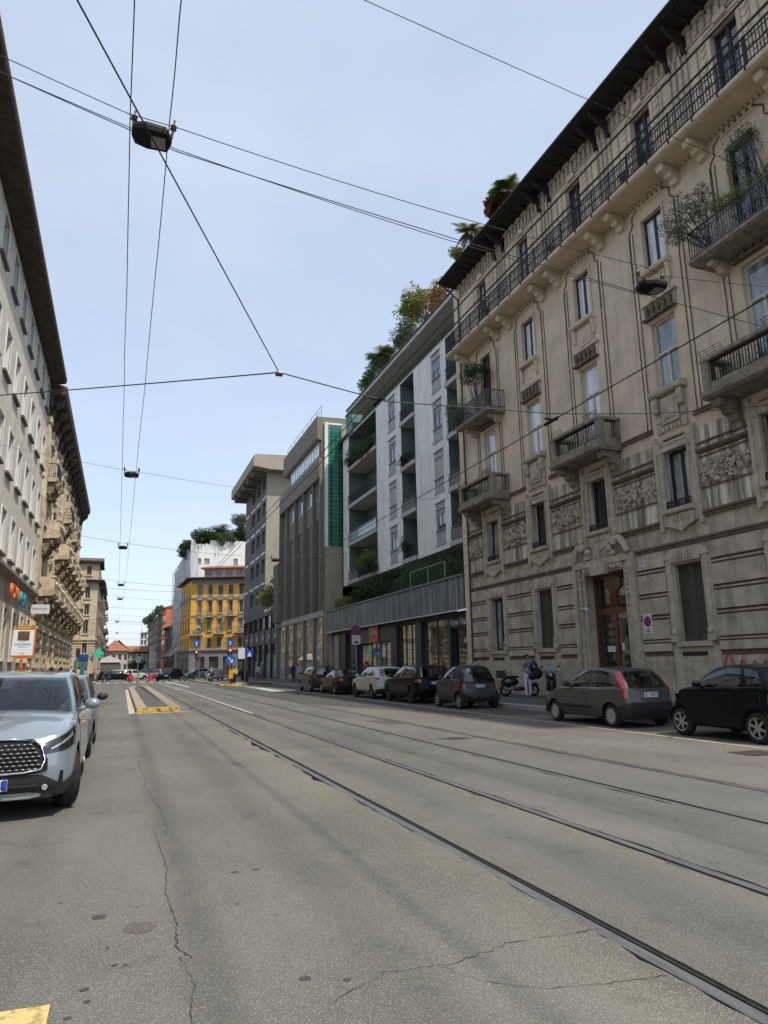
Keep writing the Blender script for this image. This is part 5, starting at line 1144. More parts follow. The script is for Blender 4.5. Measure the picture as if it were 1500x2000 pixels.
for (x, y, h, w_, lb) in ((3.6, 232, 4.2, 1.7, 'round street tree left of the slim white block'), (5.4, 250, 4.8, 1.8, 'taller dark street tree in front of the slim white block'), (1.6, 300, 5, 2, 'small pale street tree beside the red roofed villa')):
    bush('street_tree', lb, 'tree', scatter((x, y, h * .62), (w_ * .6, w_ * .6, h * .28), 22, w_ * .45, 80), M['leaf_dark'], .4, 1, (x, y, 0))
# ================================================================ left side: the grey stucco building
F = FL
gb = thing('apartment_block', 'grey stucco building with slim white edged windows and a deep dark cornice on the left', 'building', (-6, 30, .14))
UW = [9.2 + 3.38 * k for k in range(14)]; UW = [u for u in UW if u < 53.6]
LZ = [(7.45, 9.65), (11.45, 13.65), (15.55, 17.75), (19.75, 21.75)]
ops = [(u - .72, u + .72, a, c, .55) for u in UW for a, c in LZ]; gops = [(u - .6, u + .6, 2.4, 4.9, .35) for u in UW]
b = MB(); wall(b, F, 2, 54.3, 6.7, 22.4, ops, m=0, mr=1); b.build('wall', [M['grey_stucco'], M['reveal']], gb)
b = MB(); wall(b, F, 2, 54.3, .14, 6.5, gops, m=0); shell(b, F, 2, 54.3, .14, 22.4, 14); b.build('base_wall', [mat('grey_stone_base', (.40, .37, .31), .9, var=.2, scale=2.2, streak=.3)], gb)
for u in UW:
    for a, c in LZ:
        o = window(gb, F, u - .72, u + .72, a, c, M['reveal'], M['glass'], d=-.52, fw=.10)
        s_ = MB(); s_.box(F, u - .88, u - .72, -.02, .05, a, c + .12); s_.box(F, u + .72, u + .88, -.02, .05, a, c + .12); s_.box(F, u - .72, u + .72, -.02, .05, c, c + .12); s_.build('window_surround', M['reveal'], o)
        s_ = MB(); s_.box(F, u - .92, u + .92, -.05, .16, a - .12, a - .002); s_.build('sill', M['dgrey'], o)
    o = window(gb, F, u - .6, u + .6, 2.4, 4.9, M['dark'], M['glass'], d=-.3, fw=.09)
    s_ = MB(); s_.box(F, u - .78, u - .6, 0, .07, 2.3, 5.1); s_.box(F, u + .6, u + .78, 0, .07, 2.3, 5.1); s_.box(F, u - .6, u + .6, 0, .07, 4.9, 5.1); s_.box(F, u - .8, u + .8, 0, .16, 2.1, 2.28); s_.build('window_surround', M['grey_stucco'], o)
s_ = MB(); s_.profile(F, [(0, 6.42), (.12, 6.48), (.34, 6.58), (.42, 6.64), (.42, 6.78), (0, 6.86)], 2, 54.35); s_.build('ledge', M['balcony'], gb)
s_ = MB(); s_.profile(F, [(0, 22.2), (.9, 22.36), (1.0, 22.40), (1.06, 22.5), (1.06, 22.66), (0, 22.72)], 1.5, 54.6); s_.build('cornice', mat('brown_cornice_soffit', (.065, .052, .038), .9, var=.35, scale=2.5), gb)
s_ = MB(); s_.profile(F, [(1.07, 22.67), (1.07, 22.75), (-7, 24.5), (-14, 22.6)], 1.5, 54.6); s_.build('roof', M['rooft'], gb)
ol = plain('orange_sign_letters', (.62, .13, .03), .45); bl = plain('turquoise_sign_letters', (.05, .28, .36), .45)
t = thing('sign_letters', 'raised orange and turquoise shop letters under the ledge of the grey stucco building', 'sign', F.p(46, .2, 5.8))
lettering('ION', F.p(43.3, .34, 5.72), (0, 1, 0), (0, 0, 1), 1.15, ol, t, .12, sx=1.35, name='orange_lettering'); lettering('ICX', F.p(46.9, .34, 5.68), (0, 1, 0), (0, 0, 1), 1.1, bl, t, .12, sx=1.3, name='turquoise_lettering')
# ================================================================ the ornate palazzo
orn = thing('ornate_palazzo', 'ornate buff palazzo with carved balconies and a bracketed cornice beyond the grey stucco building', 'building', (-6, 78, .14))
UO = [57.2, 62.6, 68.0, 73.4, 78.8, 84.2, 89.6, 95.0]; LO = [(1.9, 4.3), (7.2, 9.8), (11.4, 14.0), (15.6, 18.0)]
ops = [(u - .7, u + .7, a, c, .4) for u in UO for a, c in LO]
b = MB(); wall(b, F, 54.4, 98.5, .14, 21.6, ops); shell(b, F, 54.4, 98.5, .14, 21.6, 14); b.build('wall', M['ornate'], orn)
ro = MB()
for i in range(50):
    u = 54.9 + i * .88
    for j in range(8):
        z = .5 + j * .72
        if any(abs(u - q) < 1.0 for q in UO) and 1.6 < z < 4.6: continue
        ro.box(F, u - .36, u + .36, 0, .12, z - .28, z + .28); ro.box(F, u - .22, u + .22, .12, .24, z - .15, z + .15)
ro.build('rustication', M['ornate'], orn)
s_ = MB()
for z in (6.3, 6.5, 10.9, 15.2): s_.box(F, 54.4, 98.5, 0, .25 if z < 7 else .15, z, z + .14)
s_.build('string_course', M['ornate'], orn)
def swirl(b, u, d, z, r):
    b.tube([F.p(u + r * cos(k * .8) * (1 - k * .08), d + .02 * k, z + r * sin(k * .8) * (1 - k * .08)) for k in range(10)], r * .28, 5)
for i, u in enumerate(UO):
    for j, (a, c) in enumerate(LO):
        o = window(orn, F, u - .7, u + .7, a, c, M['wood_dark'], M['glass'], d=-.35, fw=.1)
        s_ = MB(); s_.box(F, u - 1.0, u - .7, 0, .16, a - .1, c + .2); s_.box(F, u + .7, u + 1.0, 0, .16, a - .1, c + .2); s_.box(F, u - 1.15, u + 1.15, 0, .32, c + .2, c + .45)
        if j:
            for k in range(6): s_.blob(F.p(u + R.uniform(-.9, .9), R.uniform(.05, .34), c + .5 + R.uniform(0, .45)), (.12, R.uniform(.05, .14), R.uniform(.05, .15)), rnd=.6, seg=5, rings=3)
            for sg in (-1, 1):
                s_.lathe(F.p(u + sg * 1.22, .16, a - .1), (0, 0, 1), [(0, .17), (.12, .17), (.14, .13), (c - a, .11), (c - a + .05, .18), (c - a + .25, .18)], 10)
        s_.build('window_surround', M['ornate'], o)
        if j == 0: continue
        if (j == 1) or (j == 2 and i % 2 == 0) or (j == 3 and i in (0, 3, 5)) or (j == 2 and i > 2):
            D = 1.35 if j < 3 else .9; h = 1.9 if j == 1 else 1.5
            s_ = MB(); s_.profile(F, [(0, a - .5), (D - .15, a - .42), (D, a - .3), (D, a - .12), (0, a - .1)], u - h, u + h); bo = s_.build('balcony', M['ornate'], orn)
            s_ = MB()
            if j < 3: s_.box(F, u - h, u + h, D - .24, D - .06, a - .1, a + .85); s_.box(F, u - h - .05, u + h + .05, D - .3, D, a + .85, a + 1.0); s_.box(F, u - h, u - h + .2, 0, D - .24, a - .1, a + .9); s_.box(F, u + h - .2, u + h, 0, D - .24, a - .1, a + .9)
            else: rail_iron(s_, F, u - h, u + h, D - .05, a - .1, a + .95, .14, False, ends=(u - h, u + h))
            if j < 3:
                for k in range(5): swirl(s_, u - h + .4 + k * (2 * h - .8) / 4, D - .04, a + .4, .24); swirl(s_, u - h - .01, .3 + .0 * k, a + .4, .2) if k == 0 else None
            s_.build('balustrade', M['ornate'] if j < 3 else M['iron'], bo)
            for sg in (-1, 1):
                s_ = MB(); w_ = u + sg * (h - .45); s_.profile(F, [(0, a - 1.9), (.2, a - 1.85), (.3, a - 1.4), (.6, a - 1.25), (.75, a - .8), (1.1, a - .7), (1.15, a - .5), (0, a - .5)], w_ - .28, w_ + .28)
                swirl(s_, w_ - .3, .75, a - .85, .26); swirl(s_, w_ - .3, .3, a - 1.4, .24)
                for k in range(4): s_.blob(F.p(w_ + R.uniform(-.34, .34), R.uniform(.1, .95), a - .62 - R.uniform(0, 1.2)), (.11, R.uniform(.06, .15), R.uniform(.06, .16)), rnd=.7, seg=5, rings=3)
                s_.build('carved_bracket', mat('shade_toned_carved_stone', (.23, .18, .12), .95, var=.5, scale=4, bump=.4, bscale=25), bo)  # bracket stone darkened to carry the shade under the balconies
for k, u in enumerate([54.95] + [(p + q) / 2 for p, q in zip(UO, UO[1:])] + [98.0]):
    s_ = MB(); s_.box(F, u - .45, u + .45, 0, .22, 6.65, 19.6); s_.box(F, u - .55, u + .55, 0, .3, 19.3, 19.75); s_.box(F, u - .25, u + .25, .22, .27, 7.2, 18.9); s_.build('pilaster', M['ornate'], orn)
s_ = MB(); s_.profile(F, [(0, 20.4), (.2, 20.6), (.3, 21.4), (1.05, 21.5), (1.12, 21.7), (1.12, 22.0), (0, 22.1)], 54.4, 98.8); s_.build('cornice', mat('shade_toned_cornice', (.085, .068, .05), .9, var=.4, scale=2.5), orn)  # soffit shade put into the dark cornice colour
for i in range(17):
    u = 55.4 + i * 2.68; s_ = MB(); s_.profile(F, [(0, 19.7), (.25, 19.8), (.4, 20.5), (.9, 20.9), (.95, 21.5), (0, 21.5)], u - .2, u + .2); swirl(s_, u - .22, .45, 20.7, .3); s_.build('cornice_bracket', mat('shade_toned_cornice', (.085, .068, .05), .9), orn)  # brackets take the same painted-in soffit shade
s_ = MB(); s_.profile(F, [(1.15, 22.01), (1.15, 22.1), (-7, 24), (-14, 22.0)], 54.4, 98.8); s_.build('roof', M['rooft'], orn)
# ================================================================ the tan corner house and the rest of the left side
tn = thing('corner_house', 'tan corner house with two dark eaves lines across the left side street', 'building', (-6, 125, .14))
FT = Frame(-3.95, 119, -1, 0, 0, -1); FT2 = Frame(-3.95, 119, -.006, 1, 1, .006)
LT = [(3.2, 5.4), (8.2, 10.2), (10.9, 11.8), (12.3, 13.9)]; LT = [(7.0, 9.0), (9.9, 11.4), (12.4, 14.2)]
ops = [(u - .35, u + .35, a, c, .25) for u in (1.45, 3.9, 6.3) for a, c in LT]; ops += [(.9, 1.9, .2, 3.2, .4), (3.4, 4.6, .2, 3.2, .4), (1.05, 1.75, 4.0, 6.0, .3)]
b = MB(); wall(b, FT, 0, 14, 0, 18.0, ops + [(1.1, 1.8, 16.0, 17.4, .2)]); b.build('wall', M['cream'], tn)
ops2 = [(u - .55, u + .55, a, c, .3) for u in [3 + 4.2 * k for k in range(7)] for a, c in LT] 
b = MB(); wall(b, FT2, 0, 32, 0, 18.0, ops2); b.build('street_wall', M['cream'], tn); b = MB(); b.box(FT, .1, 13.9, -31, -.45, 0, 17.9); b.build('inner_wall', M['cream'], tn)
for o_ in ops + [(1.1, 1.8, 16.0, 17.4)]:
    o = window(tn, FT, *o_[:4], M['ygrey'], M['glass'] if o_[2] > 3.9 else M['shopglass'], d=-.2, fw=.08); s_ = MB(); s_.box(FT, o_[0] - .14, o_[0], 0, .07, o_[2], o_[3] + .15); s_.box(FT, o_[1], o_[1] + .14, 0, .07, o_[2], o_[3] + .15); s_.box(FT, o_[0] - .2, o_[1] + .2, 0, .14, o_[3] + .151, o_[3] + .3); s_.box(FT, o_[0] - .2, o_[1] + .2, 0, .14, o_[2] - .2, o_[2] - .01); s_.build('window_surround', M['cream'], o)
for o_ in ops2:
    o = window(tn, FT2, *o_[:4], M['ygrey'], M['glass'], d=-.25, fw=.08); s_ = MB(); s_.box(FT2, o_[0] - .5, o_[1] + .5, .01, .8, o_[2] - .3, o_[2] - .1); rail_iron(s_, FT2, o_[0] - .5, o_[1] + .5, .75, o_[2] - .1, o_[2] + .8, .16, False, mid=False); s_.build('small_balcony', M['balcony'], tn)
s_ = MB(); s_.box(FT, -.1, 14, 0, .25, 6.0, 6.35); s_.box(FT, -.05, 14, 0, .15, 5.6, 5.75); s_.box(FT2, 0.02, 32, 0, .25, 6.0, 6.35)
for k in range(7): s_.box(FT, 0.02, .8, 0, .06, 3.6 + k * .3, 3.82 + k * .3); s_.box(FT, 2.1, 3.2, 0, .06, 3.6 + k * .3, 3.82 + k * .3)
s_.build('string_course', M['cream'], tn)
s_ = MB(); s_.box(FT, -.7, 14, -.3, .7, 15.0, 15.25); s_.box(FT2, -.6, 32, -.3, .9, 15.01, 15.24); s_.box(FT, -.5, 14, -.3, .6, 17.9, 18.15); s_.box(FT2, -.5, 9, -.3, .6, 17.91, 18.14); s_.build('eaves', M['eave'], tn)
s_ = MB(); s_.profile(FT, [(.6, 18.16), (.6, 18.22), (-5, 19.4), (-9, 18.16)], -.5, 14); s_.build('roof', mat('brown_tiles', (.10, .06, .042), .9, var=.3, scale=5), tn)
FZ = Frame(-4.1, 0, -.003, 1, 1, .003)
row_house('street_house', 'first shaded tenement with balconies beyond the tan corner house', FZ, 151.5, 178, 18.6, mat('buff_shaded_render', (.34, .30, .23), .9, var=.25, scale=.6), 7, 4, 4.4, 4)
row_house('street_house', 'second tenement beyond the tan corner house, pale with balconies', FZ, 178.2, 204, 17.2, M['cream'], 7, 4, 4.4, 3)
row_house('street_house', 'third and lower tenement on the left before the red roofed villa', FZ, 204.2, 232, 12.0, mat('buff_render', (.38, .33, .26), .9, var=.2, scale=.6), 7, 3, 4.0, 2)
row_house('street_house', 'house at the left far end behind the third tenement', FZ, 234, 256, 8.5, M['cream'], 5, 2, 3.6, 1)
# ================================================================ overhead wires, hanging lamps
WIRE = plain('black_cable', (0.015, 0.015, 0.017), .5)
def sag(a, c, s_, n=14, wob=0.0):
    return [(a[0] + (c[0] - a[0]) * k / n + R.uniform(-wob, wob), a[1] + (c[1] - a[1]) * k / n, a[2] + (c[2] - a[2]) * k / n - s_ * 4 * (k / n) * (1 - k / n) + R.uniform(-wob, wob)) for k in range(n + 1)]
def wire(name, label, cat, pts, r, group=None):
    b = MB(); b.tube(pts, r, 5); return tag(b.build(name, WIRE), label, cat, group)
LMPG = 'hanging street lamps over the tram street'
HOUS = plain('black_lamp_housing', (0.006, 0.006, 0.007), .6, spec=.2); LENS = mat('grey_lamp_lens', (.20, .205, .19), .25, var=.2, scale=9, coat=.5); PORC = plain('insulator_porcelain', (.09, .055, .04), .4)
lamp = thing('hanging_lamp', 'large black street lamp with grey lens hung on wires, nearest the camera', 'street lamp', (0, 0, 0), LMPG)
b = MB(); P = [(-.38, 0), (-.33, -.22), (-.1, -.30), (.30, -.27), (.38, -.05), (.38, .05), (.30, .27), (-.1, .30), (-.33, .22)]
for (z, k) in ((-.20, .80), (-.17, .97), (-.08, 1.0), (0, .9), (.06, .62), (.08, .3)): b.v += [(x * k, y * k, z) for x, y in P]
n = len(P)
for i in range(5):
    for k in range(n): b.f.append((i * n + k, i * n + (k + 1) % n, (i + 1) * n + (k + 1) % n, (i + 1) * n + k)); b.m.append(0)
b.f.append(tuple(range(n - 1, -1, -1))); b.m.append(0); b.f.append(tuple(5 * n + k for k in range(n))); b.m.append(0); b.build('housing', HOUS, lamp)
b = MB(); b.box(FW, .0, .27, -.16, .16, -.212, -.198); b.build('lens', LENS, lamp)
for sg in (-1, 1):
    b = MB(); x = sg * .36; b.tube([(x, 0, -.03), (x * 1.03, 0, .16)], .03, 6); b.lathe((x * 1.03, 0, .15), (0, 0, 1), [(0, .03), (.03, .065), (.06, .04), (.09, .065), (.12, .04), (.16, .02), (.24, .02)], 10); b.build('insulator', PORC, lamp)
b = MB(); b.tube(sag((-.36, 0, .2), (.36, 0, .2), .2, 8), .008, 4); b.build('jumper_wire', WIRE, lamp)
lamp.scale = (.78,) * 3; lamp.location = (0, 10.0, 9.62); lamp.rotation_euler = (0, radians(5), radians(-4))
for (x, y, z, lb) in ((-.02, 31, 9.72, 'second hanging street lamp down the middle of the street'), (-.3, 50, 9.6, 'third hanging street lamp down the middle of the street'), (-.4, 73, 9.6, 'fourth hanging street lamp down the middle of the street'), (-.5, 89, 9.7, 'fifth hanging street lamp down the middle of the street'), (-1.0, 133, 9.7, 'sixth hanging street lamp, a speck down the middle of the street'), (-1.2, 175, 9.7, 'seventh hanging street lamp, a tiny speck down the middle of the street'), (9.55, 10.3, 8.98, 'black street lamp hanging in front of the beige palazzo'), (10.0, 50, 9.1, 'street lamp hanging in front of the dark grey tower gable'), (11.2, 73, 9.9, 'street lamp hanging in front of the yellow corner house')):
    dup(lamp, (x, y, z), radians(-3), lb)
for (y, zl, zr, lb) in ((10, 11.5, 9.9, 'span wire carrying the nearest lamp across the street'), (31, 10.7, 10.0, 'span wire carrying the second lamp across the street'), (50, 10.8, 10.1, 'span wire carrying the third lamp across the street'), (73, 10.9, 10.2, 'span wire carrying the fourth lamp across the street'), (89, 11, 10.4, 'span wire carrying the fifth lamp across the street'), (133, 11, 10.4, 'span wire carrying the sixth lamp across the street')):
    wire('span_wire', lb, 'wire', sag((-6, y, zl), (0 - .36, y, 9.85), .05) + sag((.36, y, 9.80), (9.3, y + .2, 9.25 if y < 60 else 9.6), .12) + sag((9.9, y + .3, 9.2 if y < 60 else 9.6), (18, y, zr), .05), .007 if y < 40 else .012, 'span wires across the street')
wire('span_wire', 'lower of the two thin stay wires beside the nearest lamp', 'wire', sag((-6, 10.3, 11.4), (-.35, 10.1, 9.66), .03) + sag((.35, 10.1, 9.46), (18, 10.4, 8.3), .2), .008, 'span wires across the street')
wire('span_wire', 'thin stay wire just below the nearest lamp', 'wire', sag((-6, 10.6, 11.55), (-.35, 10.1, 9.70), .03) + sag((.35, 10.1, 9.5), (9.4, 10.4, 8.75), .12), .007, 'span wires across the street')
wire('span_wire', 'lone wire with a clamp crossing the sky in front of the palazzo eaves', 'wire', sag((-6, 10.6, 15.6), (18, 14, 16.1), .10), .009, 'span wires across the street')
for (y, za, zb) in ((62, 8.3, 8.4), (80, 8.2, 8.2), (97, 8.8, 8.0), (108, 8.0, 8.6), (118, 9.2, 8.8), (150, 9, 8.5), (165, 8.2, 8.6), (190, 9, 9), (215, 8.6, 8.6), (240, 9, 9)):
    wire('span_wire', 'thin distant span wire across the far street', 'wire', sag((-5.2, y, za), (16, y + 3, zb), .35), .012 if y < 100 else .016, 'distant span wires')
# lamp supply cables running along the street
for x, ln in ((-.28, 'left'), (.28, 'right')):
    P = []; ys = [-2, 10, 31, 50, 73, 89, 133, 175]
    for a, c in zip(ys, ys[1:]): P += sag((x * 1.02 - a * .004, a, 9.86), (x * 1.02 - c * .004, c, 9.86), .10, 12, .012)[:-1]
    wire('lamp_cable', 'slack %s hand cable linking the street lamps along the street' % ln, 'wire', P, .009)
# tram wires
for x, z, ln in ((3.58, 5.62, 'nearer'), (6.75, 5.66, 'farther')):
    wire('contact_wire', 'tram contact wire over the %s track' % ln, 'wire', [(x, -6, z), (x, 40, z), (x, 100, z), (x, 300, z)], .010, 'tram contact wires')
    if x < 5: wire('catenary_wire', 'second wire hung just above the contact wire of the nearer track', 'wire', [(x + .02, -6, z + .22), (x + .02, 60, z + .16), (x, 200, z + .12)], .009)
J = (2.01, 10.0, 5.96)
wire('bridle_cable', 'thick black cable slanting from above the camera down to the tram wire joint', 'wire', [(-3.72, -1.0, 7.42), (-.6, 5, 6.62), J], .008)
b = MB(); b.lathe((J[0] - .05, J[1], J[2] - .02), (1, 0, 0), [(0, .0), (0, .045), (.1, .045), (.1, 0)], 8); tag(b.build('wire_joint', PORC), 'dark joint where the slanting cable meets the cross wire', 'wire fitting')
wire('cross_span', 'cross wire from the left building to the tram wire joint', 'wire', sag((-6, 18.8, 7.72), J, .03), .011)
wire('cross_span', 'cross wire from the joint past the tram wires to the palazzo', 'wire', sag(J, (3.58, 9.92, 5.68), .0, 3) + sag((3.7, 9.92, 5.66), (6.75, 10.2, 5.9), .0) + sag((6.85, 10.2, 5.9), (18, 15.1, 9.1), .10), .010)
for (x, lb) in ((3.58, 'clamp holding the nearer tram wire to the cross wire'), (6.75, 'clamp holding the farther tram wire to the cross wire')):
    t = MB(); t.tube([(x, 9.75, 5.66), (x, 10.15, 5.66)], .03, 6); t.tube([(x - .12, 9.95, 5.70), (x + .12, 9.95, 5.70)], .022, 6); tag(t.build('wire_clamp', HOUS), lb, 'wire fitting')
# ================================================================ signs, posts and signals
t = thing('no_parking_sign', 'round no parking sign with white time plate on a grey pole by the sedan', 'sign', (13.3, 41.5, .14)); FN = Frame(13.3, 41.5, 1, 0, 0, -1)
b = MB(); b.tube([(13.3, 41.53, .14), (13.3, 41.53, 3.95)], .03, 8); b.build('pole', M['steel'], t)
no_parking(t, FN, -.05, .02, 3.70, .30)
b = MB(); b.box(FN, -.28, .24, .02, .03, 2.82, 3.36); b.build('time_plate', M['metalw'], t); lettering('0-24', FN.p(-.02, .034, 3.2), (1, 0, 0), (0, 0, 1), .17, M['black'], t, .003)
b = MB(); b.box(FN, -.2, .16, .031, .035, 2.90, 2.97); b.prism(FN, [(-.1, 2.97), (.1, 2.97), (.04, 3.04), (-.06, 3.04)], .031, .035); b.build('tow_symbol', M['black'], t)
t = thing('bus_stop_sign', 'orange and white advertising panel on an orange post above the parked silver car', 'sign', (-3.53, 30.5, .14))
yb = 30.5; FO = Frame(-3.53, yb, 1, 0, 0, -1); ORG = plain('orange_post_paint', (.55, .155, .025), .4)
zc = lambda z: z
b = MB(); b.tube([FO.p(0, 0, .14), FO.p(0, 0, 2.0)], .05, 8); b.build('post', ORG, t)
b = MB(); b.box(FO, -.16, .10, -.1, .1, 1.15, 1.70); b.build('litter_box', plain('rust_orange_box', (.30, .07, .02), .5), t)
b = MB(); b.prism(FO, [(-.28, 2.05), (.24, 2.05), (.42, 2.15), (.42, 3.15), (.28, 3.28), (-.22, 3.28), (-.36, 3.15), (-.40, 2.15)], -.07, .02); b.build('panel_frame', ORG, t)
b = MB(); b.prism(FO, [(-.395, 2.17), (.35, 2.17), (.365, 3.12), (-.35, 3.12)], .0205, .028); b.build('panel', plain('white_panel', (.74, .75, .77), .4), t)
b = MB(); b.box(FO, -.22, .22, .0205, .024, 3.16, 3.25); b.build('top_stripe', plain('amber_stripe', (.55, .32, .02), .5), t)
lettering('CAVANNA', FO.p(-.01, .031, 2.58), (1, 0, 0), (0, 0, 1), .115, M['black'], t, .003, sx=1.0); lettering('CHALET', FO.p(-.01, .031, 2.68), (1, 0, 0), (0, 0, 1), .05, M['dgrey'], t, .003); lettering('FAMIGLIA', FO.p(-.01, .031, 2.49), (1, 0, 0), (0, 0, 1), .07, M['dgrey'], t, .003); lettering('VIA ORTI', FO.p(-.01, .031, 2.24), (1, 0, 0), (0, 0, 1), .055, M['dgrey'], t, .003)
b = MB(); PC = mat('printed_picture', (.18, .17, .06), .6, var=.9, scale=16, col2=(.30, .12, .05)); b.box(FO, -.17, .17, .0285, .031, 2.76, 3.04); b.build('printed_picture', PC, t)
b = MB()
for (a, c, e, f) in ((-.2, .2, 3.04, 3.075), (-.2, .2, 2.725, 2.76), (-.2, -.17, 2.76, 3.04), (.17, .2, 2.76, 3.04)): b.box(FO, a, c, .0285, .032, e, f)
b.build('picture_border', plain('dark_green_border', (.03, .10, .05), .5), t)
t = thing('blade_sign', 'white projecting optician sign reading neovision beside the carved balconies', 'sign', (-5.5, 56, 6)); FB2 = Frame(-6, 53.0, 1, 0, 0, -1)
b = MB(); b.box(FB2, .15, 1.28, -.06, .06, 5.33, 5.94); b.build('panel', M['metalw'], t); lettering('neovision', FB2.p(.715, .064, 5.66), (1, 0, 0), (0, 0, 1), .26, M['dgrey'], t, .004, sx=.95)
b = MB(); b.tube([FB2.p(-.4, 0, 5.7), FB2.p(.16, 0, 5.7)], .03); b.build('bracket', M['dark'], t)
t = thing('pharmacy_cross', 'green pharmacy cross on the corner of the tan house', 'sign', (-3.6, 118, 4)); FC = Frame(-4.0, 118.6, 1, 0, 0, -1)
b = MB(); b.box(FC, .05, 1.45, -.1, .1, 3.75, 4.3); b.box(FC, .48, 1.02, -.11, .11, 3.32, 4.72); b.build('cross', glow('pharmacy_green', (.03, .42, .24), .2), t)
b = MB(); b.box(FC, -.3, .05, -.05, .05, 3.95, 4.05); b.build('bracket', M['dark'], t)
YP = plain('yellow_signal_pole', (.50, .36, .04), .45); REDL = glow('red_signal_light', (1.0, .10, .05), 5.0)
def signal(loc, h, zl, label, pole, arm=None, lit=True, grp='traffic signals at the junction'):
    r = thing('traffic_light', label, 'traffic light', loc, grp); x, y, z = loc; b = MB(); b.tube([(x, y, z), (x, y, z + h)], .06, 8); b.build('pole', pole, r)
    Fs = Frame(x, y, 1, 0, 0, -1)
    for zz, lt in zl:
        b = MB(); b.box(Fs, -.22, .22, .07, .30, zz, zz + 1.0); o = b.build('signal_head', M['black'], r)
        for k in range(3): b = MB(); disc(b, Fs, 0, .30, zz + .18 + k * .32, .12, .02, 0, 14); b.build('lens', REDL if (k == 2 and lt) else M['dark'], o)
    return r
signal((9.75, 103, 0), 3.9, [(2.9, True)], 'signal with red light and blue round sign left of the yellow corner house', M['dark'])
signal((10.35, 74.5, .13), 3.4, [(2.5, True)], 'signal with red light behind the blue arrow sign', M['dark'])
signal((-5.0, 96.5, .14), 9.6, [(8.0, False), (3.2, False)], 'tall yellow signal pole in front of the tan corner house', YP)
def blue_round(loc, z, r, label, pole=True, arrow='diag', fr=None):
    t = thing('arrow_sign', label, 'sign', loc); x, y, z0 = loc; Fs = fr or Frame(x, y, 1, 0, 0, -1)
    if pole: b = MB(); b.tube([(x, y + .04, z0), (x, y + .04, z + r)], .035, 6); b.build('pole', M['steel'], t)
    b = MB(); disc(b, Fs, 0, .0, z, r, .012); b.build('disc', plain('traffic_blue', (.01, .10, .40), .4), t)
    b = MB(); w = r * .13
    if arrow == 'diag':
        b.prism(Fs, [(-r * .55, z + r * .45), (-r * .40, z + r * .60), (r * .35, z - r * .15), (r * .2, z - r * .3)], .013, .018); b.prism(Fs, [(r * .52, z - r * .52), (r * .52, z + r * .2), (-r * .2, z - r * .52)], .013, .019)
    else: b.prism(Fs, [(-w, z - r * .6), (w, z - r * .6), (w, z + r * .15), (-w, z + r * .15)], .013, .018); b.prism(Fs, [(-r * .35, z + r * .1), (r * .35, z + r * .1), (0, z + r * .6)], .013, .019)
    b.build('arrow', M['metalw'], t); return t
blue_round((9.35, 66.6, .15), 2.25, .44, 'large blue keep right arrow sign above the yellow bollard on the far island', True, 'diag')
blue_round((10.3, 73.9, .13), 4.0, .36, 'blue arrow sign above the red signal in front of the yellow house', True, 'up')
blue_round((9.7, 102.5, .13), 4.9, .5, 'blue arrow sign on the pole in front of the white scaffold', True, 'up')
t = thing('bollard', 'yellow litter box bollard under the blue arrow sign', 'bollard', (9.35, 66.2, .15)); b = MB(); b.tube([(9.35, 66.3, .15), (9.35, 66.3, 1.5)], .06, 8); b.build('post', ORG, t); b = MB(); b.box(FW, 9.16, 9.54, 66.05, 66.25, .62, 1.35); b.build('box', plain('bollard_yellow', (.55, .30, .02), .5), t)
t = thing('pedestrian_sign', 'square blue pedestrian crossing sign beside a white board at the junction', 'sign', (11.4, 72, .13)); Fs = Frame(11.55, 72, 1, 0, 0, -1)
b = MB(); b.tube([(11.55, 72.05, .13), (11.55, 72.05, 3.4)], .04, 6); b.build('pole', M['steel'], t); b = MB(); b.box(Fs, .05, .75, 0, .02, 2.55, 3.3); b.build('blue_panel', plain('crossing_blue', (.02, .06, .40), .4), t)
b = MB(); b.prism(Fs, [(.16, 2.63), (.64, 2.63), (.40, 3.12)], .021, .026); b.build('triangle', M['metalw'], t); b = MB(); b.box(Fs, -.72, -.06, 0, .02, 2.4, 3.45); b.build('white_board', M['metalw'], t)
for (x, y, h, lb) in ((8.75, 88, 6.2, 'slim pale lamp post in front of the yellow corner house'), (13.3, 84, 6, 'dark post at the edge of the dark grey tower')):
    t = MB(); t.tube([(x, y, .1), (x, y, h)], .07, 8, r1=.05); t.tube([(x, y, h), (x - .5, y, h + .25)], .04, 6); tag(t.build('lamp_post', M['steel'] if 'pale' in lb else M['dark']), lb, 'lamp post')
t = thing('sign_post', 'bare steel post with a small dark plate at the far end of the island', 'sign post', (1.35, 62.5, .15)); b = MB(); b.tube([(1.35, 62.5, .15), (1.35, 62.5, 2.6)], .04, 6); b.build('pole', M['steel'], t); b = MB(); b.box(FW, 1.15, 1.55, 62.44, 62.46, 2.1, 2.6); b.build('plate', mat('sign_back_grey', (.12, .15, .15), .6), t)
bar0 = thing('railing', 'black pavement railing in front of the glazed corner of the dark grey tower', 'railing', (12.0, 74, .14)); b = MB()
for k in range(12): b.tube([(12.2 + .06 * k, 74 + k * .8, .14), (12.2 + .06 * k, 74 + k * .8, 1.15)], .035, 6)
b.tube([(12.2, 74, 1.1), (12.86, 82.8, 1.1)], .03, 6); b.build('rail', M['black'], bar0)
for (x, y, lb) in ((-3.6, 62.5, 'dark green litter bin at the left kerb before the crossing'), (-3.3, 97, 'second litter bin beyond the crossing on the left')):
    t = thing('litter_bin', lb, 'litter bin', (x, y, .14)); b = MB(); b.lathe((x, y, .14), (0, 0, 1), [(0, .26), (.9, .30), (.9, .33), (.98, .33), (.98, .24), (.9, .22)], 14); b.build('bin', plain('bin_green', (.02, .045, .035), .5), t)
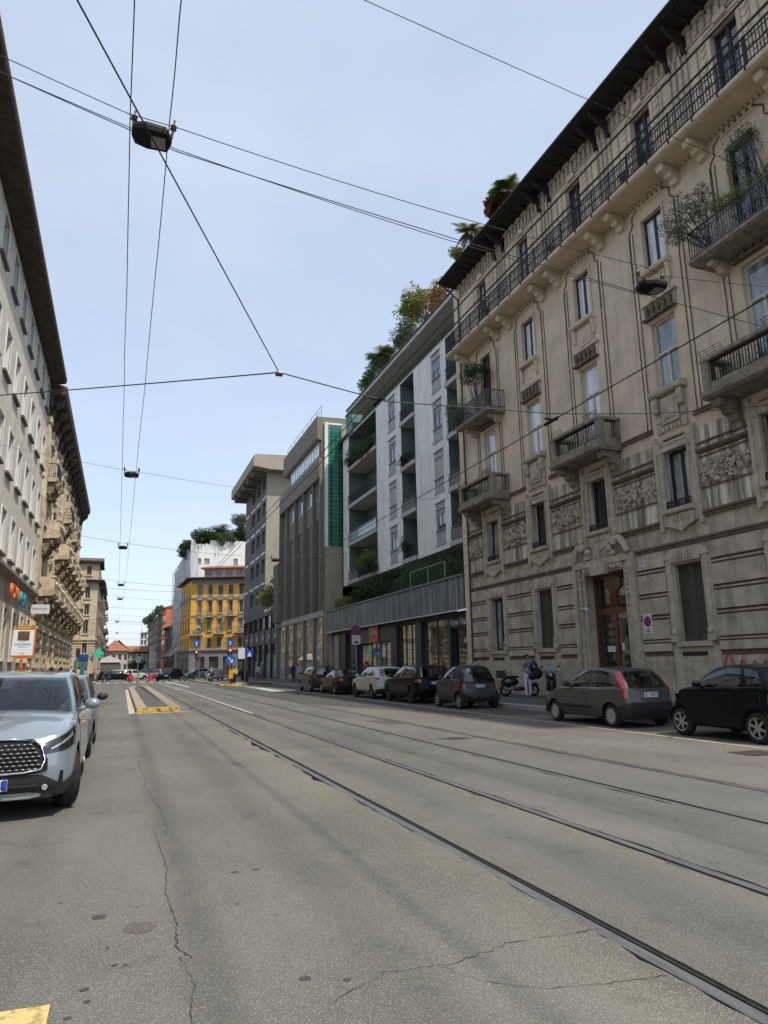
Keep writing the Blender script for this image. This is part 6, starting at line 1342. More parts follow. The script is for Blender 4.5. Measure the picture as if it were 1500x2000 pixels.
t = thing('kiosk', 'white market awning beside the traffic at the far junction', 'awning', (-1.5, 150, 0)); b = MB(); b.prism(Frame(-3.4, 150, 1, 0, 0, -1), [(-.5, 2.9), (3.6, 2.9), (3.2, 3.4), (1.2, 4.2), (-.2, 3.6)], -2.5, 0); b.build('awning', M['metalw'], t); b = MB(); b.box(Frame(-3.4, 150, 1, 0, 0, -1), -.3, 3.3, -2.4, -.2, 0, 2.88); b.build('stall', M['dgrey'], t)
t = thing('hoarding', 'blue topped green shop hoarding at the foot of the tan corner house', 'hoarding', (-5.4, 118, .1)); Fh = Frame(-3.95, 118.6, -1, 0, 0, -1); b = MB(); b.box(Fh, .75, 2.3, .0, .15, .14, 3.0); b.build('panel', plain('hoarding_green', (.06, .13, .12), .6), t); b = MB(); b.box(Fh, .7, 2.35, .0, .22, 3.0, 3.9); b.build('blue_fascia', plain('hoarding_blue', (.01, .06, .26), .5), t)
# ================================================================ cars
def catmull(P, s):
    n = len(P) - 1; i = min(int(s), n - 1); f = s - i
    p0 = P[max(i - 1, 0)]; p1 = P[i]; p2 = P[i + 1]; p3 = P[min(i + 2, n)]
    if i == 0: p0 = tuple([p2[0]] + [-p2[1]] + list(p2[2:])) if True else p0
    if i == n - 1: p3 = tuple([p1[0]] + [-p1[1]] + list(p1[2:]))
    return [0.5 * (2 * b + (c - a) * f + (2 * a - 5 * b + 4 * c - d) * f * f + (3 * b - a - 3 * c + d) * f ** 3) for a, b, c, d in zip(p0, p1, p2, p3)]
def prof(tbl, z):
    if z <= tbl[0][0]: return tbl[0][1]
    for (a, x), (c, y) in zip(tbl, tbl[1:]):
        if z <= c: f = (z - a) / (c - a); f = f * f * (3 - 2 * f); return x + (y - x) * f
    return tbl[-1][1]
def paint(name, col, rough=.28, metal=.0): return mat(name, tuple(x * .8 for x in col), max(.22, rough), metal, var=.05, scale=5, coat=.04 if max(col) < .1 else .4, spec=.10 if max(col) < .1 else .3)
TYRE = mat('tyre_rubber', (.016, .016, .017), .85, var=.3, scale=30, bump=.4, bscale=120); RIM = plain('silver_alloy', (.42, .42, .43), .32, .85); PLAST = plain('black_plastic', (.018, .018, .019), .6)

def glass_car(name, tint, lo):
    m = bpy.data.materials.new(name); m.use_nodes = True; t = m.node_tree; t.nodes.clear(); N = t.nodes.new; K = t.links.new; o = N('ShaderNodeOutputMaterial'); mxs = N('ShaderNodeMixShader'); tr = N('ShaderNodeBsdfTransparent'); gl = N('ShaderNodeBsdfGlossy'); lw = N('ShaderNodeLayerWeight'); lw.inputs['Blend'].default_value = .5; fr = N('ShaderNodeMath'); fr.operation = 'POWER'; fr.inputs[1].default_value = 4.0; K(lw.outputs['Facing'], fr.inputs[0]); mr = N('ShaderNodeMapRange')
    tr.inputs['Color'].default_value = c4(tint); gl.inputs['Roughness'].default_value = .015; gl.inputs['Color'].default_value = (.85, .9, .92, 1); mr.inputs['To Min'].default_value = lo; K(fr.outputs[0], mr.inputs['Value'])
    K(mr.outputs[0], mxs.inputs['Fac']); K(tr.outputs[0], mxs.inputs[1]); K(gl.outputs[0], mxs.inputs[2]); K(mxs.outputs[0], o.inputs['Surface']); MATS[name] = m; return m
CGL = glass_car('car_glass', (.42, .47, .45), .08); CGLD = glass_car('tinted_car_glass', (.10, .11, .11), .16)
TAIL = mat('red_tail_lamp', (.32, .01, .012), .15, var=.3, scale=25, coat=1); HEAD = mat('clear_head_lamp', (.36, .37, .38), .12, .3, var=.6, scale=22, coat=1); HEADD = mat('dark_head_lamp', (.03, .032, .035), .1, .3, var=.6, scale=22, coat=1)
PLATE = plain('plate_white', (.66, .66, .67), .5); PLATB = plain('plate_blue', (.01, .06, .38), .5); CHROME = plain('bright_chrome', (.55, .55, .56), .15, 1.0); GAP = plain('panel_gap', (.006, .006, .006), .9)
class Car:
    """a: distance from the nose, x: half width; front points to +y of the car's own space"""
    def __init__(s, name, label, p, col, group=None, cat='car', detail=True):
        s.p = p; s.root = thing(name, label, cat, (0, 0, 0), group); s.paint = col; L_, W2 = p['L'], p['W'] / 2; s.L = L_; s.W2 = W2
        g = p['belt']; nz = p['nose']; tz = p['tail']
        s.body = p.get('body') or [(0, 0, nz), (.025, .44 * W2, nz), (.13, .80 * W2, nz + .02), (.42, .955 * W2, nz + .5 * (p['hood'] - nz)), (p['wf'], W2, p['hood'] - .02), (p['cowl'], W2, g[0]), ((p['cowl'] + p['wr']) / 2, W2, g[1]), (p['wr'], W2 * 1.0, g[2]), (L_ - .34, .955 * W2, g[3]), (L_ - .10, .82 * W2, tz), (L_ - .02, .44 * W2, tz), (L_, 0, tz)]
        s.side = p.get('side') or [(.2, .06), (.34, .015), (.52, 0), (.70, .012), (.84, .02), (1.0, .05), (1.2, .09)]
        s.front = p.get('front') or [(.2, .10), (.38, .01), (.55, .0), (.70, .05), (.9, .20), (1.1, .4)]
        s.rear = p.get('rear') or [(.2, .08), (.4, .0), (.6, .0), (.75, .05), (1.0, .09), (1.3, .16)]
        wb = W2 - p.get('tuck', .07); wr = W2 - p.get('tumble', .26); c, r0, r1, b1 = p['cowl'], p['r0'], p['r1'], p['rg']; zr = p['H']; m = (r0 + r1) / 2
        s.gb = [(c - .06, 0), (c - .03, .5 * wb), (c + .10, .90 * wb), (c + .42, .985 * wb), ((c + b1) / 2, wb), (b1 - .42, .985 * wb), (b1 - .10, .90 * wb), (b1 - .01, .5 * wb), (b1 + .02, 0)]
        dz = p.get('roofdrop', (.055, .015, .05))
        s.gt = [(r0, 0, zr - dz[0]), (r0 + .01, .5 * wr, zr - dz[0] - .005), (r0 + .10, .90 * wr, zr - dz[0] - .015), (r0 + .38, .985 * wr, zr - dz[1] - .03), (m, wr, zr - dz[1] - .02), (r1 - .38, .985 * wr, zr - dz[1] - .5 * dz[2] - .02), (r1 - .08, .90 * wr, zr - dz[2] - .03), (r1, .5 * wr, zr - dz[2] - .012), (r1 + .01, 0, zr - dz[2])]
        s.bulge = p.get('bulge', .035); s.build(detail)
    def zbot(s, a):
        z = s.p['sill'] if .5 < a < s.L - .45 else s.p.get('bump', s.p['sill'] + .0); r = s.p['wheel_r'] + s.p.get('arch', .055)
        for w in (s.p['wf'], s.p['wr']):
            if abs(a - w) < r: z = max(z, s.p['wheel_r'] + sqrt(max(0, r * r - (a - w) ** 2)))
        return z
    def belt(s, q): return catmull(s.body, q)
    def bpt(s, q, z, off=0.0):
        sg = 1 if q >= 0 else -1; q = abs(q); a, x, zb = catmull(s.body, q); a2, x2, _ = catmull(s.body, min(q + .02, 11)); a1, x1, _ = catmull(s.body, max(q - .02, 0))
        da, dx = a2 - a1, x2 - x1; l = sqrt(da * da + dx * dx) or 1; na, nx = -dx / l, da / l
        if nx < 0: na, nx = -na, -nx
        if q < .03: na, nx = -1, 0
        if q > 10.97: na, nx = 1, 0
        w = na * na; ins = prof(s.side, z) * (1 - w) + (prof(s.front, z) if na < 0 else prof(s.rear, z)) * w
        o = off - ins; return (sg * max(0, x + nx * o), s.L / 2 - (a + na * o), z)
    def gpt(s, q, t, off=0.0):
        sg = 1 if q >= 0 else -1; q = abs(q); a, x = catmull(s.gb, q); ta, tx, tz = catmull(s.gt, q); zb = s.gz(a); bl = s.bulge * sin(pi * t)
        A = a + (ta - a) * t; X = x + (tx - x) * t; Z = zb + (tz - zb) * t; a2, x2 = catmull(s.gb, min(q + .02, 8)); a1, x1 = catmull(s.gb, max(q - .02, 0)); da, dx = a2 - a1, x2 - x1; l = sqrt(da * da + dx * dx) or 1; na, nx = -dx / l, da / l
        if nx < 0: na, nx = -na, -nx
        if q < .03: na, nx = -1, 0
        if q > 7.97: na, nx = 1, 0
        o = off + bl; run = sqrt((ta - a) ** 2 + (tx - x) ** 2); slope = run / max(.05, tz - zb)
        return (sg * max(0, X + nx * o), s.L / 2 - (A + na * o), Z + off * min(1.2, slope))
    def gz(s, a):
        bz = 9; P = s.body
        for q in range(3, 9):
            if P[q][0] <= a <= P[q + 1][0]: bz = P[q][2] + (P[q + 1][2] - P[q][2]) * (a - P[q][0]) / (P[q + 1][0] - P[q][0]); break
        else: bz = P[9][2] if a > 2 else P[3][2]
        return bz - .03
    def build(s, detail):
        p = s.p; b = MB(); n = 150; rows = 11; qs = []
        for i in range(n + 1): qs.append(11 * i / n)
        for sg in (1, -1):
            base = len(b.v)
            for q in qs:
                a, x, zb = catmull(s.body, q); z0 = s.zbot(a)
                for j in range(rows + 1): t = j / rows; b.v.append(s.bpt(sg * q if q else sg * 1e-9, z0 + (zb - z0) * t))
                e = s.bpt(q, zb)
                hood = a < s.p['cowl'] + .3
                for j in range(1, 7):
                    k = 1 - j / 6; cr = (.05 if hood else .035) * (1 - k * k) * min(1, a * 1.6, (s.L - a) * 2 + .1); rise = .035 * sin(min(1, (1 - k) * 3.2) * pi / 2) * min(1, a * 2, (s.L - a) * 2); b.v.append((sg * e[0] * k, e[1], zb + cr + rise * .6))
            R_ = rows + 7
            for i in range(n):
                am = catmull(s.body, (qs[i] + qs[i + 1]) / 2)[0]; cabin = p['cowl'] + .22 < am < p['rg'] - .25
                for j in range(R_ - 1):
                    if cabin and j > rows + 1: continue
                    c = base + i * R_ + j; f = (c, c + R_, c + R_ + 1, c + 1); b.f.append(f if sg > 0 else f[::-1]); b.m.append(0)
        s.o_body = b.build('body', s.paint, s.root, True)
        # greenhouse shell and roof
        b = MB(); n = 160; rows = 16; ws_ = p.get('ws', 2.05); mg = .05
        def hole(q, t):
            if q < ws_ - .09 and .11 < t < .89: return True
            q0, lo, hi = p['rear_glass']
            if q > q0 + .09 and lo + .05 < t < hi - .05: return True
            for (a0, a1, lo0, hi0, lo1, hi1) in p['windows']:
                if a0 + .16 < q < a1 - .09:
                    K = [(a0, lo0, hi0), (a0 + .10, lo0, min(.9, hi0 + .38)), ((a0 + a1) / 2, (lo0 + lo1) / 2, .9), (a1 - .06, lo1, hi1), (a1, lo1, hi1)]
                    for k0, k1 in zip(K, K[1:]):
                        if k0[0] <= q <= k1[0]:
                            w = (q - k0[0]) / (k1[0] - k0[0]); return k0[1] + (k1[1] - k0[1]) * w + mg < t < k0[2] + (k1[2] - k0[2]) * w - mg
            return False
        for sg in (1, -1):
            base = len(b.v)
            for i in range(n + 1):
                q = 8 * i / n
                for j in range(rows + 1): b.v.append(s.gpt(sg * q if q else sg * 1e-9, j / rows))
                e = s.gpt(q, 1)
                for j in range(1, 6): k = 1 - j / 5; b.v.append((sg * e[0] * k, e[1], e[2] + .035 * (1 - k * k) * (1 - (2 * i / n - 1) ** 4)))
            R_ = rows + 6
            for i in range(n):
                for j in range(R_ - 1):
                    if j < rows and hole(8 * (i + .5) / n, (j + .5) / rows): continue
                    c = base + i * R_ + j; f = (c, c + R_, c + R_ + 1, c + 1); b.f.append(f if sg > 0 else f[::-1]); b.m.append(0)
        s.o_roof = b.build('roof', p.get('roof_mat', s.paint), s.root, True)
        it = MB(); y0, y1 = s.L / 2 - p['cowl'] - .25, s.L / 2 - p['rg'] + .3; zb_ = p['belt'][0] - .06
        it.box(FW, -s.W2 + .14, s.W2 - .14, y1, y0 + .1, .40, .46); it.box(FW, -s.W2 + .12, s.W2 - .12, y0 - .22, y0 + .2, .5, zb_)
        for yy, xs_ in ((y0 - .95, (-.36, .36)), (max(y1 + .1, y0 - 1.85), (-.36, .36))):
            for x_ in xs_: it.box(FW, x_ - .24, x_ + .24, yy - .12, yy + .02, .5, zb_ + .12); it.box(FW, x_ - .12, x_ + .12, yy - .14, yy - .03, zb_ + .15, zb_ + .36)
        it.lathe((.36, y0 - .42, zb_ - .02), (0, -.8, .5), [(-.012, .17), (.012, .19), (.03, .17), (.0, .155)], 18); it.build('interior', mat('dark_car_interior', (.022, .022, .023), .85, var=.3, scale=6), s.root)
        ub = MB(); r = p['wheel_r'] + p.get('arch', .055); W2 = s.W2; tw = p.get('tw', .2); L2 = s.L / 2; F_ = FW
        ub.box(F_, -W2 + tw + .08, W2 - tw - .08, -L2 + .18, L2 - .18, p['sill'] - .03, .62)
        yw = [L2 - p['wf'], L2 - p['wr']]; segs = [(-L2 + .16, yw[1] - r - .01), (yw[1] + r + .01, yw[0] - r - .01), (yw[0] + r + .01, L2 - .16)]
        for (y0, y1) in segs:
            if y1 > y0:
                ub.box(F_, -W2 + .12, -W2 + tw + .075, y0, y1, p['sill'] + .0, .5); ub.box(F_, W2 - tw - .075, W2 - .12, y0, y1, p['sill'] + .0, .5)
        for y in yw:
            for sg in (-1, 1):
                for k in range(12):
                    t0, t1 = pi * k / 12, pi * (k + 1) / 12; q = lambda t, x: (sg * x, y + r * cos(t), p['wheel_r'] + r * sin(t)); ub.face([q(t0, W2 - .03), q(t1, W2 - .03), q(t1, W2 - tw - .09), q(t0, W2 - tw - .09)])
        ub.build('underbody', GAP, s.root)
        for y in yw:
            for sg in (-1, 1): s.wheel(sg, y, p.get('steer', 0) if y == yw[0] else 0)
        g = p.get('glass', CGL)
        ws = p.get('ws', 2.05); s.gpatch('windscreen', [(-ws, .07, .93), (ws, .07, .93)], g, n=36)
        for sg in (-1, 1):
            for k, (q0, q1, lo0, hi0, lo1, hi1) in enumerate(p['windows']): s.gpatch('side_window', [(sg * q0, lo0, hi0), (sg * (q0 + .10), lo0, min(.9, hi0 + .38)), (sg * ((q0 + q1) / 2), (lo0 + lo1) / 2, .9), (sg * (q1 - .06), lo1, hi1), (sg * q1, lo1, hi1)], g, n=14)
        q0, lo, hi = p['rear_glass']; s.gpatch('rear_window', [(q0, lo, hi), (8, lo, hi)], g, both=True)
        for sg in (-1, 1):
            h = MB(); yy = L2 - p['cowl'] - .52; zz = p['belt'][0] + .06; h.blob((sg * (W2 + .09), yy, zz + .05), (.11, .07, .075), seg=10, rings=6); h.tube([(sg * (W2 - .09), yy, zz - .03), (sg * (W2 + .03), yy, zz + .02)], .03, 6); h.build('wing_mirror', p.get('mirror', s.paint), s.root, True)
            for (q0, q1, zl0, zh0, zl1, zh1) in p['head']: s.bpatch('headlight', [(sg * q0, zl0, zh0), (sg * (q0 + (q1 - q0) * .5), (zl0 * .5 + zl1 * .5) - .012, (zh0 + zh1) / 2 + .006), (sg * q1, zl1, zh1)], p.get('head_mat', HEAD), n=10)
            for (q0, q1, zl0, zh0, zl1, zh1) in p['tails']: s.bpatch('tail_light', [(sg * q0, zl0, zh0), (sg * q1, zl1, zh1)], TAIL, n=8)
            for (q0, q1, t0, t1) in p.get('tails_g', ()): s.gpatch('tail_light', [(sg * q0, t0, t1), (sg * q1, t0, t1)], TAIL, off=.02, n=6)
            for (qa, qb) in p.get('doors', ()):
                zl = p['sill'] + .13; zf = lambda q: s.belt(abs(q))[2] - .015
                k = 12; pts = [(sg * (qa + (qb - qa) * i / k), zl if True else 0, zf(qa + (qb - qa) * i / k)) for i in range(k + 1)]
                o = s.bpatch('door', pts, s.paint, off=.004, n=24, rim=.014)
                h = MB(); qh = qb - (.16 if qb > 6.2 else .12); c = s.bpt(sg * qh, zf(qh) - .12, .018); h.blob(c, (.018, .085, .016), seg=8, rings=5); h.build('door_handle', p.get('handle', s.paint), o, True)
        for (nm, pts, m_, off) in p.get('extra', ()):
            s.bpatch(nm, pts, {'paint': s.paint}.get(m_, m_), off=off, n=30, both=pts[0][0] == 0 or pts[-1][0] == 11)
        if 'plate' in p: s.plate(*p['plate'])
        if 'fplate' in p: s.plate(*p['fplate'], front=True, off=.05)
    def strip(s, f, key, n, mt, name, rim=0, parent=None):
        tot = key[-1][0] - key[0][0]; b = MB(); rows = 5; us = sorted(set([key[0][0] + tot * i / n for i in range(n + 1)] + [k[0] for k in key]), reverse=tot < 0)
        for u in us:
            lo, hi = key[-1][1:3]
            for k0, k1 in zip(key, key[1:]):
                if min(k0[0], k1[0]) - 1e-9 <= u <= max(k0[0], k1[0]) + 1e-9: w = (u - k0[0]) / ((k1[0] - k0[0]) or 1); lo = k0[1] + (k1[1] - k0[1]) * w; hi = k0[2] + (k1[2] - k0[2]) * w; break
            for j in range(rows + 1): b.v.append(f(u, lo + (hi - lo) * j / rows))
        for i in range(len(us) - 1):
            for j in range(rows): c = i * (rows + 1) + j; b.f.append((c, c + rows + 1, c + rows + 2, c + 1)); b.m.append(0)
        return b.build(name, mt, parent or s.root, True)
    def gpatch(s, name, key, m, off=.007, n=20, both=False):
        if both: f = lambda u, t: s.gpt(u if u <= 8 else -(16 - u), t, off); key = key + [(16 - k[0], k[1], k[2]) for k in key[-2::-1]]; return s.strip(f, key, n * 2, m, name)
        return s.strip(lambda u, t: s.gpt(u, t, off), key, n, m, name)
    def bpatch(s, name, key, m, off=.008, n=16, both=False, rim=0):
        if rim:
            k2 = [(k[0], k[1] - rim, k[2] + rim * .0) for k in key]; sg = 1 if key[-1][0] > 0 else -1; k2[0] = (k2[0][0] - sg * .014, k2[0][1], k2[0][2]); k2[-1] = (k2[-1][0] + sg * .014, k2[-1][1], k2[-1][2]); s.strip(lambda u, t: s.bpt(u, t, off * .45), k2, n, GAP, 'door_gap')
        if both:
            if key[-1][0] > 10.5: f = lambda u, t: s.bpt(u if u <= 11 else -(22 - u), t, off); key = key + [(22 - k[0], k[1], k[2]) for k in key[-2::-1]]; return s.strip(f, key, n * 2, m, name)
            key = [(-k[0], k[1], k[2]) for k in key[:0:-1]] + key; return s.strip(lambda u, t: s.bpt(u, t, off), key, n * 2, m, name)
        return s.strip(lambda u, t: s.bpt(u, t, off), key, n, m, name)
    def wheel(s, sg, y, steer):
        p = s.p; r = p['wheel_r']; tw = p.get('tw', .2); x0 = s.W2 - tw - .025; t = MB(); ax = Vector((sg * cos(steer), sin(steer) * sg, 0)); c = Vector((sg * (x0 + tw / 2), y, r)) - ax * (tw / 2)
        rr = p.get('rim_r', r * .66)
        t.lathe(c, ax, [(.0, rr), (.01, r * .86), (.035, r * .97), (.06, r), (tw - .06, r), (tw - .035, r * .97), (tw - .01, r * .88), (tw - .002, rr * 1.04), (tw - .03, rr)], 30); 
        if p.get('tread'):
            u_ = Vector((0, 0, 1)); v_ = ax.cross(u_).normalized(); N_ = 64
            for k in range(N_):
                for (h0_, h1_, sk) in ((.02, tw * .48, .075), (tw * .52, tw - .02, -.075)):
                    P = []
                    for (h, th) in ((h0_, 0), (h1_, sk), (h1_, sk + .055), (h0_, .055)):
                        th = 2 * pi * k / N_ + th + (0 if sk > 0 else .075); edge = .03 if h in (.02, tw - .02) else 0; d = u_ * cos(th) + v_ * sin(th); P.append(tuple(c + ax * h + d * (r * (.965 if edge else 1.0) + .006)))
                    t.face(P)
        o = t.build('wheel', TYRE, s.root, True)
        b = MB(); st = p.get('rim', 5); h0 = tw - .035
        b.lathe(c, ax, [(tw - .012, rr * 1.02), (tw - .004, rr), (tw - .012, rr * .93), (h0 - .06, rr * .90)], 30)
        x = ax.cross(Vector((0, 0, 1))).normalized(); z = Vector((0, 0, 1))
        b.lathe(c, ax, [(h0 - .02, rr * .24), (h0 + .015, rr * .20), (h0 + .02, .0001)], 14)
        if st > 0:
            for k in range(st):
                for da in ((0,) if not p.get('twin') else (-.14, .14)):
                    th = 2 * pi * k / st + da + .3; d = x * cos(th) + z * sin(th); e = d.cross(ax); w0, w1 = rr * (.15 if not p.get('twin') else .08), rr * (.10 if not p.get('twin') else .07)
                    P = [d * rr * .1 + e * w0, d * rr * .95 + e * w1, d * rr * .95 - e * w1, d * rr * .1 - e * w0]
                    f0 = [tuple(c + ax * (h0 + (.012 if i in (0, 3) else .02)) + q) for i, q in enumerate(P)]; f1 = [tuple(c + ax * (h0 - .04) + q) for q in P]
                    b.face(f0); [b.face([f0[i], f0[(i + 1) % 4], f1[(i + 1) % 4], f1[i]]) for i in range(4)]
        else:
            b.lathe(c, ax, [(h0 + .018, .001), (h0 + .016, rr * .35), (h0 + .022, rr * .6), (h0 + .005, rr * .93)], 30)
            for k in range(9): th = 2 * pi * k / 9; d = x * cos(th) + z * sin(th); b.blob(tuple(c + ax * (h0 + .022) + d * rr * .72), (.012, .03, .03))
        b.build('rim', p.get('rim_mat', RIM), o)
        if st > 0: b = MB(); b.lathe(c, ax, [(h0 - .07, rr * .95), (h0 - .07, .001)], 20); b.build('brake_disc', GAP, o)
    def plate(s, txt, q, z, w=.52, h=.11, front=False, off=.02, lean=0):
        y = s.bpt(11 if not front else 1e-6, z, off)[1]; F_ = Frame(0, y, 1, 0, 0, 1 if front else -1); b = MB(); b.box(F_, q - w / 2, q + w / 2, -.02, .0, z - h / 2, z + h / 2, 0)
        for e in (-1, 1): b.box(F_, q + e * (w / 2 - .025) - .024, q + e * (w / 2 - .025) + .024, .0, .002, z - h / 2 + .002, z + h / 2 - .002, 1)
        o = b.build('number_plate', [PLATE, PLATB], s.root)
        lettering(txt, (q, y + (.004 if front else -.004), z), (-1, 0, 0) if front else (1, 0, 0), (0, 0, 1), h * 1.05, M['black'], o, .003, sx=.92)
    def place(s, x, y, heading=0.0, z=0.0): s.root.location = (x, y, z); s.root.rotation_euler = (0, 0, heading); return s
W4 = [(2.35, 3.95, .10, .30, .10, .88), (4.05, 5.0, .10, .88, .12, .86)]; W4b = W4 + [(5.1, 5.75, .14, .84, .30, .72)]
def hatch(**k):
    d = dict(L=4.0, W=1.72, H=1.5, belt=(.93, .95, .98, .98), nose=.70, hood=.90, tail=.98, cowl=1.05, wf=.78, wr=3.3, r0=1.75, r1=3.5, rg=3.92, sill=.24, wheel_r=.31, windows=W4, rear_glass=(6.35, .10, .90), head=[(1.1, 2.9, .60, .70, .70, .80)], tails=[(8.35, 9.2, .72, .93, .70, .93)], doors=[(5.05, 6.05), (6.08, 6.85)])
    d.update(k); return d
KG = 'cars parked along the right kerb'
# light blue grey SUV seen from the front
suvp = hatch(L=4.46, W=1.82, H=1.60, belt=(1.04, 1.06, 1.09, 1.10), nose=.86, hood=1.01, tail=1.05, cowl=1.30, wf=.90, wr=3.54, r0=2.05, r1=4.0, rg=4.38, sill=.27, bump=.25, wheel_r=.345, tw=.22, arch=.06, windows=W4b, rim=5, twin=1, steer=.30, tread=1, head=[(1.25, 3.35, .685, .775, .77, .965)], head_mat=HEADD, tuck=.06, tumble=.24,
  front=[(.25, .08), (.40, .01), (.55, .0), (.72, .03), (.86, .10), (1.0, .3)],
  extra=[('bumper', [(0, .22, .50), (1.5, .22, .48), (2.2, .23, .36), (2.9, .24, .40), (3.45, .25, .46)], PLAST, .012),
         ('grille_frame', [(0, .48, .86), (.9, .48, .855), (1.35, .50, .80), (1.65, .52, .64)], GAP, .014),
         ('skid_plate', [(0, .235, .30), (1.2, .235, .30), (1.55, .25, .28)], plain('satin_silver', (.35, .36, .37), .4, .5), .026),
         ('headlight_strip', [(-1.75, .735, .75), (-3.0, .86, .90)], plain('lamp_chrome', (.5, .52, .55), .2, .6), .012), ('headlight_strip', [(1.75, .735, .75), (3.0, .86, .90)], plain('lamp_chrome', (.5, .52, .55), .2, .6), .012)], fplate=('FX 352 XL', 0, .40, .52, .115))
suv = Car('parked_suv', 'light blue grey SUV with honeycomb grille parked at the left kerb, facing the camera', suvp, mat('blue_grey_car_paint', (.225, .265, .295), .25, .15, var=.04, scale=4, coat=1.0))
gm = MB()                                          # the honeycomb bars of the grille
for j in range(7):
    z = .55 + j * .042
    for i in range(-12, 13):
        q = (i + (.5 if j % 2 else 0)) * .16; lim = 1.38 - max(0, (j - 4)) * .07
        if abs(q) > lim: continue
        c = suv.bpt(q if abs(q) > 1e-6 else 1e-6, z, .030); gm.blob(c, (.034, .008, .006), seg=6, rings=3)
gm.build('grille_mesh', plain('dull_grille_metal', (.30, .30, .31), .35, .8), suv.root, True)
rim_pts = [suv.bpt(q if q else 1e-6, z, .032) for q, z in ((-1.2, .845), (-.6, .862), (0, .864), (.6, .862), (1.2, .845), (1.42, .78), (1.58, .64), (1.45, .54), (1.0, .515), (0, .51), (-1.0, .515), (-1.45, .54), (-1.58, .64), (-1.42, .78), (-1.2, .845))]
gm = MB(); gm.tube(rim_pts, .014, 6); gm.build('grille_trim', CHROME, suv.root, True)
for sg in (-1, 1):
    b = MB(); c = suv.bpt(sg * 1.62, .345, .02); b.lathe(c, (0, 1, 0), [(0, .032), (.012, .032), (.016, .026), (.012, .001)], 14); b.build('fog_lamp', HEAD, suv.root, True)
    b = MB(); P = [suv.gpt(sg * q, 1.0, .0) for q in (3.1, 3.6, 4.2, 4.8, 5.3)]; b.tube([(x * .98, y, z + (.0 if i in (0, 4) else .055)) for i, (x, y, z) in enumerate(P)], .02, 6); b.build('roof_rail', plain('satin_silver', (.35, .36, .37), .4, .5), suv.root, True)
b = MB()
for k in range(5): P = [suv.bpt(q if q else 1e-6, .30 + k * .018, .02) for q in (-1.4, -.8, 0, .8, 1.4)]; b.tube(P, .004, 4)
b.build('lower_grille', PLAST, suv.root); 
b = MB()
for (q0, q1) in ((-1.5, -.2), (.1, 1.4)): b.tube([suv.gpt(q0, .075, .02), suv.gpt((q0 + q1) / 2 or 1e-6, .10, .03), suv.gpt(q1, .13, .02)], .009, 5)
b.build('wiper', M['black'], suv.root)
b = MB(); c = suv.bpt(1e-6, .735, .05); b.lathe(c, (0, 1, 0), [(0, .001), (0, .075), (-.012, .08), (-.02, .08)], 20); b.build('nose_emblem', CHROME, suv.root, True)
suv.place(-1.33, 11.22, pi)
# tread on the visible front tyre
for o in suv.root.children:
    if o.name.startswith('wheel'): pass
c2 = Car('parked_car', 'grey car with black mirrors parked behind the blue grey SUV at the left kerb', hatch(L=4.3, W=1.8, H=1.52, belt=(.96, .98, 1.0, 1.0), windows=W4b, mirror=PLAST, r1=3.8, rg=4.2, wr=3.5, wheel_r=.32, cowl=1.15, r0=1.9), paint('silver_blue_paint', (.17, .19, .215))); c2.place(-1.3, 16.4, pi)
# the row on the right
iq = Car('parked_car', 'small glossy black hatchback with silver spoked wheels, rightmost parked car', hatch(L=2.99, W=1.68, H=1.50, belt=(.99, 1.03, 1.06, 1.05), nose=.72, hood=.93, cowl=.62, wf=.46, wr=2.46, r0=1.28, r1=2.55, rg=2.90, wheel_r=.298, rim=6, windows=[(2.3, 4.55, .08, .25, .10, .9), (4.75, 5.6, .14, .88, .25, .8)], doors=[(5.08, 6.35)], head=[(1.9, 3.25, .70, .84, .78, .95)], tail=1.0, rear_glass=(6.4, .1, .9), body=None, ws=2.0), paint('black_car_paint', (.008, .009, .011), .12), KG)
iq.place(12.28, 11.80, 0)
pup = hatch(L=3.80, W=1.63, H=1.45, belt=(.91, .93, .95, .95), nose=.64, hood=.84, tail=.93, cowl=1.02, wf=.75, wr=3.19, r0=1.72, r1=3.30, rg=3.70, sill=.22, wheel_r=.28, tw=.17, rim=0, tumble=.22, windows=[(2.35, 3.95, .08, .26, .08, .9), (4.05, 5.15, .08, .9, .10, .88)], doors=[(5.05, 6.15)], tails=[(8.55, 9.15, .70, .95, .68, .95)], tails_g=[(5.75, 6.28, .0, .90)], rear_glass=(6.45, .06, .88), rim_mat=plain('silver_hubcap', (.40, .40, .41), .4, .5), mirror=PLAST, handle=PLAST,
  extra=[('bumper', [(7.9, .20, .46), (8.6, .20, .56), (9.4, .20, .60), (11, .20, .60)], PLAST, .014), ('side_strip', [(4.75, .40, .50), (6.3, .40, .50)], PLAST, .010), ('side_strip', [(-4.75, .40, .50), (-6.3, .40, .50)], PLAST, .010), ('bumper', [(0, .2, .48), (2.4, .2, .48), (2.9, .2, .46)], PLAST, .012)], plate=('EX T4972', 0, .78, .52, .12))
pu = Car('parked_car', 'dark grey three door hatchback with tall red tail lamps and silver hubcaps', pup, mat('grey_metallic_paint', (.085, .080, .077), .32, .35, var=.05, scale=5, coat=.35, spec=.3), KG); pu.place(12.2, 16.45, 0)
